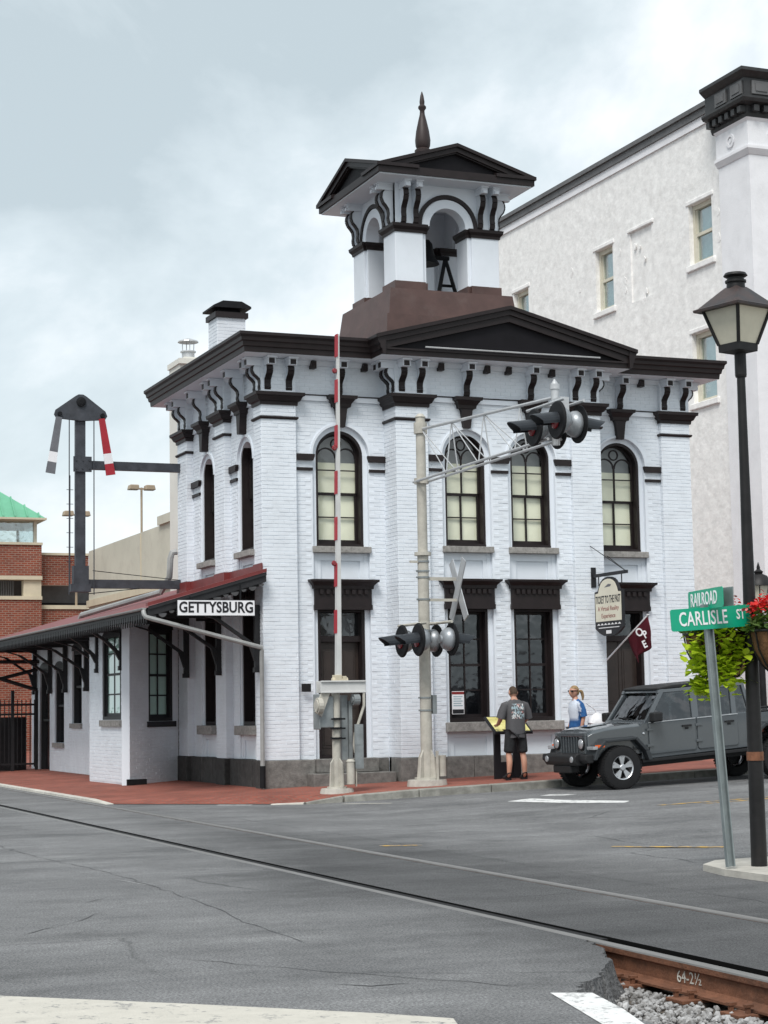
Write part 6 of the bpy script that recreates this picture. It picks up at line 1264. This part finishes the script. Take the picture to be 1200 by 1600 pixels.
# cab
A0, A1 = (-.60, 1.19), (-1.02, 1.76)
for s_ in (-1, 1):
    y0, y1 = s_ * .765, s_ * .69
    cbm = MB()
    def post(xa, za, xb, zb_, w, dep=.07): cbm.hexa([(xa, y0, za), (xa - w, y0, za), (xa - w, y0 - s_ * dep, za), (xa, y0 - s_ * dep, za), (xb, y1, zb_), (xb - w, y1, zb_), (xb - w, y1 - s_ * dep, zb_), (xb, y1 - s_ * dep, zb_)])
    post(-.60, 1.18, -1.02, 1.76, .10); post(-1.64, 1.18, -1.66, 1.76, .14); post(-2.52, 1.18, -2.55, 1.76, .10); post(-2.90, 1.18, -2.80, 1.76, .07)
    cbm.hexa([(-.95, y1 + s_ * .008, 1.70), (-2.85, y1 + s_ * .008, 1.70), (-2.85, y1 - s_ * .07, 1.70), (-.95, y1 - s_ * .07, 1.70), (-.99, y1 + s_ * .0, 1.765), (-2.82, y1, 1.765), (-2.82, y1 - s_ * .07, 1.765), (-.99, y1 - s_ * .07, 1.765)])
    jpart(cbm, 'cab_pillars', 'truck_paint', .008)
    def gl_(xa, xb, xc, xd, nm='side_window'):
        o = .03; return jpart(MB().add([(xa, y0 - s_ * o, 1.185), (xb, y0 - s_ * o, 1.185), (xc, y1 - s_ * o, 1.71), (xd, y1 - s_ * o, 1.71)], [(0, 1, 2, 3)]), nm, 'truck_glass')
    gl_(-.70, -1.64, -1.66, -1.1); gl_(-1.78, -2.52, -2.55, -1.80); gl_(-2.62, -2.90, -2.80, -2.65)
    # doors
    for xa, xb in ((-.66, -1.68), (-1.72, -2.62)):
        d_ = jpart(MB().prism([(xa, 1.165), (xa, .62), (xa - .03, .58), (xb + .03, .58), (xb, .62), (xb, 1.165)], 'y', s_ * .776, s_ * .80), 'door', 'truck_paint', .012)
        jpart(MB().box(xb + .10, xb + .30, s_ * .80, s_ * .835, 1.03, 1.065).box(xb + .16, xb + .24, s_ * .80, s_ * .805, .98, 1.02), 'door_handle', 'truck_plastic', .008, parent=d_)
        jpart(MB().box(xa, xb, s_ * .80, s_ * .81, 1.166, 1.182), 'window_trim', 'alloy', parent=d_)
        for z_ in (.72, 1.02): jpart(MB().box(xa + .05, xa - .09, s_ * .80, s_ * .82, z_, z_ + .05), 'hinge', 'truck_paint', .006, parent=d_)
    mr_ = jpart(MB().box(-.86, -.66, s_ * .82, s_ * 1.02, 1.18, 1.36).box(-.78, -.70, s_ * .78, s_ * .84, 1.16, 1.22), 'mirror', 'truck_plastic', .03)
    jpart(MB().box(-.5, -2.95, s_ * .72, s_ * .80, .44, .50), 'rocker', 'truck_plastic', .01)
    jpart(MB().lathe([(.028, 0), (.02, s_ * .012), (.002, s_ * .014)], (-.56, s_ * .776, .98), 10, 'y'), 'badge', 'chrome')
    jpart(MB().box(-3.0, -4.45, s_ * .70, s_ * .785, 1.16, 1.19), 'bed_rail', 'truck_plastic', .01)
    lt = text_mesh('Jeep', .12, TM((-.42, s_ * .777, .74), PI if s_ > 0 else 0), 'truck_black', 1.1, .001)
    inst('lettering', lt, parent=jp, local=True)
# windscreen frame and glass, roof
jpart(MB().add([(-.66, -.70, 1.19), (-.66, .70, 1.19), (-1.06, .64, 1.73), (-1.06, -.64, 1.73)], [(0, 1, 2, 3)]), 'windscreen', 'truck_glass')
jpart(MB().hexa([(-.58, -.765, 1.17), (-.70, -.765, 1.17), (-.70, .765, 1.17), (-.58, .765, 1.17), (-.62, -.76, 1.225), (-.72, -.76, 1.225), (-.72, .76, 1.225), (-.62, .76, 1.225)]).hexa([(-.98, -.69, 1.71), (-1.1, -.69, 1.71), (-1.1, .69, 1.71), (-.98, .69, 1.71), (-1.02, -.69, 1.77), (-1.12, -.69, 1.77), (-1.12, .69, 1.77), (-1.02, .69, 1.77)]), 'windscreen_frame', 'truck_paint', .008)
jpart(MB().prism([(-.98, 1.768), (-1.0, 1.80), (-1.3, 1.835), (-2.5, 1.84), (-2.78, 1.815), (-2.85, 1.768)], 'y', -.69, .69), 'roof', 'truck_plastic', .02)
jpart(MB().add([(-2.88, -.70, 1.19), (-2.88, .70, 1.19), (-2.80, .64, 1.74), (-2.80, -.64, 1.74)], [(0, 1, 2, 3)]), 'rear_window', 'truck_glass')
jpart(MB().box(-2.9, -.7, -.72, .72, .9, 1.15), 'cab_floor', 'truck_black')
for x_ in (-1.55, -2.35):
    for y_ in (-.36, .36): jpart(MB().box(x_ - .14, x_, y_ - .22, y_ + .22, 1.1, 1.48).box(x_ - .12, x_ - .03, y_ - .12, y_ + .12, 1.48, 1.66), 'seat', 'seat', .03)
jpart(MB().ring((0, 0), .15, .18, -.012, .012, 0, 2 * PI, 18), 'steering_wheel', 'seat').matrix_local = Matrix.Translation((-.98, .38, 1.2)) @ Matrix.Rotation(PI / 2 + .3, 4, 'Y') @ RX90
jpart(MB().box(-.75, -.95, -.70, .70, 1.1, 1.2), 'dashboard', 'seat', .03)
for s_ in (-1, 1): jpart(MB().tube([(-.60, s_ * .1 + .25, 1.235), (-.68, s_ * .1 - .05, 1.25), (-.80, s_ * .1 - .2 , 1.40)][:2] + [(-.70, s_ * .1 - .30, 1.262)], .01, 5), 'wiper', 'truck_black')
jpart(MB().box(.05, .16, .60, .66, 1.09, 1.14), 'hood_latch', 'truck_black', .006); jpart(MB().box(.05, .16, -.66, -.60, 1.09, 1.14), 'hood_latch', 'truck_black', .006)
# wheels
tyre_m = MB().lathe([(.225, -.12), (.33, -.125), (.385, -.11), (.40, -.08), (.40, .08), (.385, .11), (.33, .125), (.225, .12)], (0, 0, 0), 36, 'y', False).mesh('tyre', 'tyre', True)
rim_m = MB().lathe([(.235, .10), (.225, .115), (.205, .10), (.195, .02), (.19, -.1)], (0, 0, 0), 30, 'y', False)
for k in range(5):
    a = 2 * PI * k / 5 + .3
    for da in (-.17, .17):
        c0, c1 = (.05 * math.cos(a), .05 * math.sin(a)), (.21 * math.cos(a + da), .21 * math.sin(a + da)); l = math.dist(c0, c1); nx, nz = -(c1[1] - c0[1]) / l * .022, (c1[0] - c0[0]) / l * .022
        rim_m.hexa([(c0[0] - nx, .07, c0[1] - nz), (c0[0] + nx, .07, c0[1] + nz), (c0[0] + nx, .10, c0[1] + nz), (c0[0] - nx, .10, c0[1] - nz), (c1[0] - nx * 1.3, .065, c1[1] - nz * 1.3), (c1[0] + nx * 1.3, .065, c1[1] + nz * 1.3), (c1[0] + nx * 1.3, .105, c1[1] + nz * 1.3), (c1[0] - nx * 1.3, .105, c1[1] - nz * 1.3)])
rim_m.lathe([(.065, .06), (.06, .115), (.045, .125), (.004, .125)], (0, 0, 0), 14, 'y')
rim_m = rim_m.mesh('rim', 'alloy'); disc_m = MB().lathe([(.18, .0), (.18, .02), (.002, .03)], (0, 0, 0), 18, 'y').mesh('brake', 'truck_black')
tread = {-1: MB(), 1: MB()}
for k in range(44):
    a = 2 * PI * k / 44; c_, s_ = math.cos(a), math.sin(a)
    for y0, y1, off in ((-.115, -.045, 0), (.045, .115, .5)):
        a2 = a + off * 2 * PI / 44; c_, s_ = math.cos(a2), math.sin(a2); tx, tz = -s_ * .018, c_ * .018
        tread[1 if y0 > 0 else -1].hexa([(c_ * .392 - tx, y0, s_ * .392 - tz), (c_ * .392 + tx, y0, s_ * .392 + tz), (c_ * .392 + tx, y1, s_ * .392 + tz), (c_ * .392 - tx, y1, s_ * .392 - tz), (c_ * .407 - tx, y0, s_ * .407 - tz), (c_ * .407 + tx, y0, s_ * .407 + tz), (c_ * .407 + tx, y1, s_ * .407 + tz), (c_ * .407 - tx, y1, s_ * .407 - tz)])
tread = [q.mesh('tread', 'tyre') for q in tread.values()]
for cx in (0, WBs):
    for s_ in (-1, 1):
        w_ = inst('wheel', tyre_m, (cx, s_ * .80, .405), 0 if s_ > 0 else PI, jp, local=True); inst('rim', rim_m, parent=w_, local=True); inst('brake_disc', disc_m, parent=w_, local=True); [tag(inst('tread', q, parent=w_, local=True), kind='stuff') for q in tread]
# ------------------------------------------------------------------ people
mat('skin', (0.50, 0.27, 0.19), 0.55, 0.1, 8, spec=0.4); mat('hair_brown', (0.07, 0.045, 0.03), 0.8, 0.3, 40, 0.3, 90); mat('hair_blond', (0.27, 0.18, 0.09), 0.7, 0.35, 30, 0.3, 90, stretch=(1, 1, .2)); mat('shorts', (0.018, 0.019, 0.021), 0.85, 0.4, 14, 0.2, 60); mat('shoe', (0.010, 0.010, 0.012), 0.6, 0.2, 9); mat('shade_lens', (0.01, 0.01, 0.012), 0.1, 0.1, 3)
def printshirt(name, base, cols, box, sc, thr, axis=1, sign=-1):
    m = mat(name, base, 0.85, 0.14, 5, 0.25, 30); t = m.node_tree; b = t.nodes['Principled BSDF']; src = b.inputs['Base Color'].links[0].from_socket
    N = t.nodes.new; L = t.links.new; c = N('ShaderNodeTexCoord'); sp = N('ShaderNodeSeparateXYZ'); L(c.outputs['Object'], sp.inputs[0])
    def mth(op, a, v):
        x = N('ShaderNodeMath'); x.operation = op
        if hasattr(a, 'links'): L(a, x.inputs[0])
        else: x.inputs[0].default_value = a
        if hasattr(v, 'links'): L(v, x.inputs[1])
        else: x.inputs[1].default_value = v
        return x.outputs[0]
    x0, x1, z0, z1 = box; h = 1 - axis
    k = mth('MULTIPLY', mth('GREATER_THAN', sp.outputs[h], x0), mth('LESS_THAN', sp.outputs[h], x1)); k = mth('MULTIPLY', k, mth('GREATER_THAN', sp.outputs[2], z0)); k = mth('MULTIPLY', k, mth('LESS_THAN', sp.outputs[2], z1))
    k = mth('MULTIPLY', k, mth('LESS_THAN', mth('MULTIPLY', sp.outputs[axis], -sign), 0.0))
    mp = N('ShaderNodeMapping'); mp.inputs['Scale'].default_value = (sc, .01, sc * .55) if axis == 1 else (.01, sc, sc * .55); L(c.outputs['Object'], mp.inputs[0])
    n = N('ShaderNodeTexNoise'); n.inputs['Scale'].default_value = 1; n.inputs['Detail'].default_value = 2; L(mp.outputs[0], n.inputs[0]); k = mth('MULTIPLY', k, mth('GREATER_THAN', n.outputs[0], thr))
    n2 = N('ShaderNodeTexNoise'); n2.inputs['Scale'].default_value = 9; L(c.outputs['Object'], n2.inputs[0]); r = N('ShaderNodeValToRGB'); r.color_ramp.interpolation = 'CONSTANT'; L(n2.outputs[0], r.inputs[0])
    r.color_ramp.elements[0].color = (*cols[0], 1); r.color_ramp.elements[1].position = .47; r.color_ramp.elements[1].color = (*cols[1], 1); e3 = r.color_ramp.elements.new(.6); e3.color = (*cols[2], 1)
    x = N('ShaderNodeMix'); x.data_type = 'RGBA'; L(k, x.inputs[0]); L(src, x.inputs[6]); L(r.outputs[0], x.inputs[7]); L(x.outputs[2], b.inputs['Base Color'])
printshirt('shirt_grey', (0.085, 0.083, 0.088), [(0.30, 0.40, 0.44), (0.62, 0.62, 0.62), (0.45, 0.20, 0.18)], (-.13, .13, 1.16, 1.44), 38, .5, 1, -1)
mat('tiedye', (0.012, 0.06, 0.20), 0.85, 0.2, 6.0, 0.2, 30, col2=(0.03, 0.13, 0.33))
def dye():
    t = MATS['tiedye'].node_tree; b = t.nodes['Principled BSDF']; src = b.inputs['Base Color'].links[0].from_socket; N = t.nodes.new; L = t.links.new
    c = N('ShaderNodeTexCoord'); sp = N('ShaderNodeSeparateXYZ'); L(c.outputs['Object'], sp.inputs[0]); n = N('ShaderNodeTexNoise'); n.inputs['Scale'].default_value = 14; L(c.outputs['Object'], n.inputs[0])
    a = N('ShaderNodeMath'); a.operation = 'MULTIPLY_ADD'; a.inputs[1].default_value = .10; L(n.outputs[0], a.inputs[0]); L(sp.outputs[1], a.inputs[2])
    r = N('ShaderNodeMapRange'); r.inputs[1].default_value = .075; r.inputs[2].default_value = .10; L(a.outputs[0], r.inputs[0])
    zc = N('ShaderNodeMapRange'); zc.inputs[1].default_value = 1.0; zc.inputs[2].default_value = 1.08; L(sp.outputs[2], zc.inputs[0]); m = N('ShaderNodeMath'); m.operation = 'MULTIPLY'; L(r.outputs[0], m.inputs[0]); L(zc.outputs[0], m.inputs[1])
    x = N('ShaderNodeMix'); x.data_type = 'RGBA'; L(m.outputs[0], x.inputs[0]); L(src, x.inputs[6]); x.inputs[7].default_value = (.55, .60, .68, 1); L(x.outputs[2], b.inputs['Base Color'])
dye()
def hand(J, E, w, d, side, up):
    # w index of wrist joint; fingers fan from a palm joint, curled
    wx, wy, wz = J[w][:3]; d = Vector(d).normalized(); s_ = Vector(side).normalized(); u = Vector(up).normalized()
    p = Vector((wx, wy, wz)) + d * .055; J.append((*p, .030, .016)); pi_ = len(J) - 1; E.append((w, pi_))
    for k, ln in zip((-1.5, -.5, .5, 1.5), (.062, .075, .07, .055)):
        a = p + d * .04 + s_ * (k * .018); b = a + d * ln * .55 - u * .008; c = b + d * ln * .4 - u * .03
        i = len(J); J.extend([(*a, .0095, .0095), (*b, .0085, .0085), (*c, .007, .007)]); E.extend([(pi_, i), (i, i + 1), (i + 1, i + 2)])
    a = p - d * .02 - s_ * .032; b = a + d * .03 - s_ * .022 - u * .01; c = b + d * .03 - s_ * .004 - u * .012
    i = len(J); J.extend([(*a, .0105, .0105), (*b, .0095, .0095), (*c, .008, .008)]); E.extend([(pi_, i), (i, i + 1), (i + 1, i + 2)])
def person_obj(nm, me, t): return inst(nm, me, parent=t, local=True)
def head_mesh(c, tilt, m):
    bm = bmesh.new(); bmesh.ops.create_uvsphere(bm, u_segments=20, v_segments=14, radius=1)
    for v in bm.verts:
        x, y, z = v.co
        jaw = 1 - .22 * max(0, -z); fx = 1.0
        v.co = Vector((x * .078 * jaw, y * .098 * (1 - .12 * max(0, -z)) + (.010 * max(0, -z) if y > 0 else 0), z * .118))
        if y > .75 and abs(x) < .3 and -.35 < z < .12: v.co.y += .016
    bmesh.ops.transform(bm, matrix=Matrix.Translation(c) @ Matrix.Rotation(tilt, 4, 'X'), verts=bm.verts)
    me = bpy.data.meshes.new('head'); bm.to_mesh(me); bm.free(); me.materials.append(MATS[m]); me.polygons.foreach_set('use_smooth', [True] * len(me.polygons)); return me

def join(a, b):
    bm = bmesh.new(); bm.from_mesh(a); bm.from_mesh(b); me = bpy.data.meshes.new(a.name); bm.to_mesh(me); bm.free(); me.materials.append(a.materials[0]); me.polygons.foreach_set('use_smooth', [True] * len(me.polygons)); return me

# man reading the panel, back to the street (faces +Y)
K = .935
man = thing('person', 'person in grey printed T-shirt and black shorts reading the information panel', 'person', (3.90, -2.42, zs(3.9, -2.42)), 0)
man.scale = (K, K, K)
J = [(0, 0, .97, .16, .12), (0, .01, 1.15, .165, .125), (0, 0, 1.34, .17, .12), (0, .01, 1.44, .08, .07), (0, .03, 1.53, .058, .06), (0, .055, 1.60, .055, .058)]
E = [(0, 1), (1, 2), (2, 3), (3, 4), (4, 5)]
for s_ in (-1, 1):
    i = len(J); J += [(s_ * .105, 0, .90, .095), (s_ * .15, .01, .50, .060), (s_ * .155, -.035, .33, .062), (s_ * .165, -.02, .10, .040), (s_ * .18, .10, .04, .036)]; E += [(0, i), (i, i + 1), (i + 1, i + 2), (i + 2, i + 3), (i + 3, i + 4)]
    i = len(J); J += [(s_ * .185, 0, 1.40, .058), (s_ * .285, .03, 1.18, .050), (s_ * .25, .22, 1.06, .038), (s_ * .235, .28, 1.05, .028)]; E += [(3, i), (i, i + 1), (i + 1, i + 2), (i + 2, i + 3)]
    hand(J, E, len(J) - 1, (-s_ * .25, 1, -.1), (-s_ * 1, -.2, 0), (0, 0, 1))
body = skin_mesh('body', J, E, 'skin'); body = join(body, head_mesh((0, .07, 1.655), -.25, 'skin')); person_obj('body', body, man)
def loft(sec, n=24):
    m = MB(); k = len(sec)
    for z, cx, cy, rx, ry in sec:
        for q in range(n): a = 2 * PI * q / n; c_, s_ = math.cos(a), math.sin(a); p_ = .8; m.v.append((cx + rx * math.copysign(abs(c_) ** p_, c_), cy + ry * math.copysign(abs(s_) ** p_, s_), z + .006 * math.sin(5 * a + z * 20)))
    for i in range(k - 1):
        for q in range(n): m.f.append((i * n + q, i * n + (q + 1) % n, (i + 1) * n + (q + 1) % n, (i + 1) * n + q))
    return m
def shirt(sec, sl, mt):
    m = loft(sec)
    for pts, rr_ in sl: m.tube(pts, rr_, 14)
    return m.mesh('shirt', mt, True)
person_obj('shirt', shirt([(.80, 0, 0, .190, .148), (.86, 0, 0, .186, .150), (.98, 0, 0, .188, .155), (1.10, 0, 0, .186, .150), (1.25, 0, -.005, .198, .148), (1.36, 0, -.005, .212, .140), (1.43, 0, 0, .200, .118), (1.48, 0, .005, .140, .092), (1.52, 0, .012, .082, .078)],
    [([(s_ * .14, 0, 1.425), (s_ * .205, .0, 1.40), (s_ * .255, .012, 1.29), (s_ * .29, .03, 1.16)], [.075, .088, .088, .086]) for s_ in (-1, 1)], 'shirt_grey'), man)
J = [(0, 0, .98, .17, .135)]; E = []
for s_ in (-1, 1): i = len(J); J += [(s_ * .11, 0, .86, .118), (s_ * .145, .005, .56, .105), (s_ * .15, .005, .50, .105)]; E += [(0, i), (i, i + 1), (i + 1, i + 2)]
person_obj('shorts', skin_mesh('shorts', J, E, 'shorts'), man)
for s_ in (-1, 1):
    person_obj('shoe', skin_mesh('shoe', [(s_ * .165, -.06, .055, .062, .055), (s_ * .172, .06, .05, .060, .05), (s_ * .185, .17, .04, .052, .038), (s_ * .165, -.02, .14, .052, .052)], [(0, 1), (1, 2), (0, 3)], 'shoe', sub=1), man)
def haircap(c, tilt, m, cut=.2, back=.35, gs=1.07):
    bm = bmesh.new(); bmesh.ops.create_uvsphere(bm, u_segments=20, v_segments=14, radius=1)
    kill = [v for v in bm.verts if (v.co.z < cut and v.co.y > -.15) or (v.co.z < -back)]
    bmesh.ops.delete(bm, geom=kill, context='VERTS')
    for v in bm.verts: v.co = Vector((v.co.x * .078 * gs, v.co.y * .098 * gs, v.co.z * .118 * (gs - .02)))
    bmesh.ops.transform(bm, matrix=Matrix.Translation(c) @ Matrix.Rotation(tilt, 4, 'X'), verts=bm.verts)
    me = bpy.data.meshes.new('hair'); bm.to_mesh(me); bm.free(); me.materials.append(MATS[m]); me.polygons.foreach_set('use_smooth', [True] * len(me.polygons)); return me
person_obj('hair', haircap((0, .068, 1.658), -.25, 'hair_brown', .3, .45, 1.05), man)
for s_ in (-1, 1): person_obj('ear', MB().lathe([(.004, -.008), (.026, -.006), (.03, .004), (.012, .01)], (s_ * .082, .06, 1.645), 10, 'x').mesh('ear', 'skin', True), man)

# woman walking left behind the truck (faces -X): built facing +Y and turned
wm = thing('person', 'person in blue and white shirt with blond ponytail behind the truck hood', 'person', (5.56, -1.62, zs(5.56, -1.62)), PI / 2)
K2 = .955; wm.scale = (K2, K2, K2)
J = [(0, 0, .92, .15, .12), (0, 0, 1.08, .125, .10), (0, .01, 1.26, .14, .11), (0, 0, 1.36, .07, .06), (0, .015, 1.45, .048, .05), (0, .03, 1.52, .048, .05)]; E = [(0, 1), (1, 2), (2, 3), (3, 4), (4, 5)]
for s_ in (-1, 1):
    i = len(J); J += [(s_ * .09, 0, .86, .09), (s_ * .10, .06 * s_ + .02, .47, .058), (s_ * .10, -.02 + .05 * s_, .30, .052), (s_ * .10, .02 + .10 * s_, .09, .036), (s_ * .11, .13 + .10 * s_, .035, .032)]; E += [(0, i), (i, i + 1), (i + 1, i + 2), (i + 2, i + 3), (i + 3, i + 4)]
    i = len(J); J += [(s_ * .15, 0, 1.31, .05), (s_ * .21, -.05, 1.10, .043), (s_ * .20, .06 if s_ > 0 else .0, .90, .033), (s_ * .195, .08 if s_ > 0 else .01, .86, .024)]; E += [(3, i), (i, i + 1), (i + 1, i + 2), (i + 2, i + 3)]
    hand(J, E, len(J) - 1, (0, .2, -1), (0, -1, 0), (-s_, 0, 0))
body = skin_mesh('body', J, E, 'skin'); body = join(body, head_mesh((0, .045, 1.565), -.05, 'skin')); person_obj('body', body, wm)
person_obj('shirt', shirt([(.76, 0, 0, .175, .145), (.9, 0, 0, .165, .14), (1.05, 0, 0, .145, .125), (1.2, 0, .01, .16, .14), (1.3, 0, .005, .17, .125), (1.37, 0, 0, .15, .10), (1.41, 0, .005, .09, .07), (1.43, 0, .01, .06, .06)],
    [([(s_ * .12, 0, 1.345), (s_ * .17, 0, 1.32), (s_ * .20, -.03, 1.2), (s_ * .207, -.045, 1.09)], [.06, .07, .07, .07]) for s_ in (-1, 1)], 'tiedye'), wm)
J = [(0, 0, .90, .155, .125)]; E = []
for s_ in (-1, 1): i = len(J); J += [(s_ * .09, 0, .82, .105), (s_ * .10, .05 * s_ + .02, .47, .085)]; E += [(0, i), (i, i + 1)]
person_obj('shorts', skin_mesh('shorts', J, E, 'shorts'), wm)
for s_ in (-1, 1): person_obj('shoe', skin_mesh('shoe', [(s_ * .10, -.02 + .10 * s_, .05, .046, .045), (s_ * .105, .08 + .1 * s_, .045, .046, .04), (s_ * .11, .17 + .1 * s_, .032, .04, .03)], [(0, 1), (1, 2)], 'shoe', sub=1), wm)
person_obj('hair', haircap((0, .035, 1.575), .12, 'hair_blond', .38, .5, 1.06), wm)
person_obj('ponytail', skin_mesh('ponytail', [(0, -.075, 1.60, .035), (0, -.13, 1.57, .036), (0, -.15, 1.48, .032), (0, -.145, 1.40, .012)], [(0, 1), (1, 2), (2, 3)], 'hair_blond'), wm)
person_obj('sunglasses', MB().box(-.082, .082, .105, .135, 1.572, 1.602).box(.074, .086, -.0, .12, 1.585, 1.60).box(-.086, -.074, .0, .12, 1.585, 1.60).mesh('sunglasses', 'shade_lens'), wm)
bm_ = MB(); rb = random.Random(2)
for z_, rx, ry in ((-.06, .10, .06), (.0, .17, .10), (.07, .19, .11), (.14, .17, .10), (.20, .11, .07), (.25, .05, .04)):
    for q in range(16): a = 2 * PI * q / 16; k_ = 1 + rb.uniform(-.16, .16); bm_.v.append((rx * k_ * math.cos(a), ry * k_ * math.sin(a), z_ + rb.uniform(-.015, .015)))
bm_.f = [(i * 16 + q, i * 16 + (q + 1) % 16, (i + 1) * 16 + (q + 1) % 16, (i + 1) * 16 + q) for i in range(5) for q in range(16)] + [tuple(range(16))[::-1], tuple(range(80, 96))]
bagm = bm_.mesh('shopping_bag', 'sign_white', True)
bg_ = thing('shopping_bag', 'white carrier bag at the hip of the person in the blue shirt', 'bag', (5.93, -1.72, 1.16))
inst('bag_body', bagm, (5.93, -1.72, 1.16), 0, bg_); MB().tube([(5.93, -1.72, 1.42), (5.85, -1.74, 1.50), (5.70, -1.74, 1.60)], .012, 5).build('bag_handle', 'sign_white', bg_)
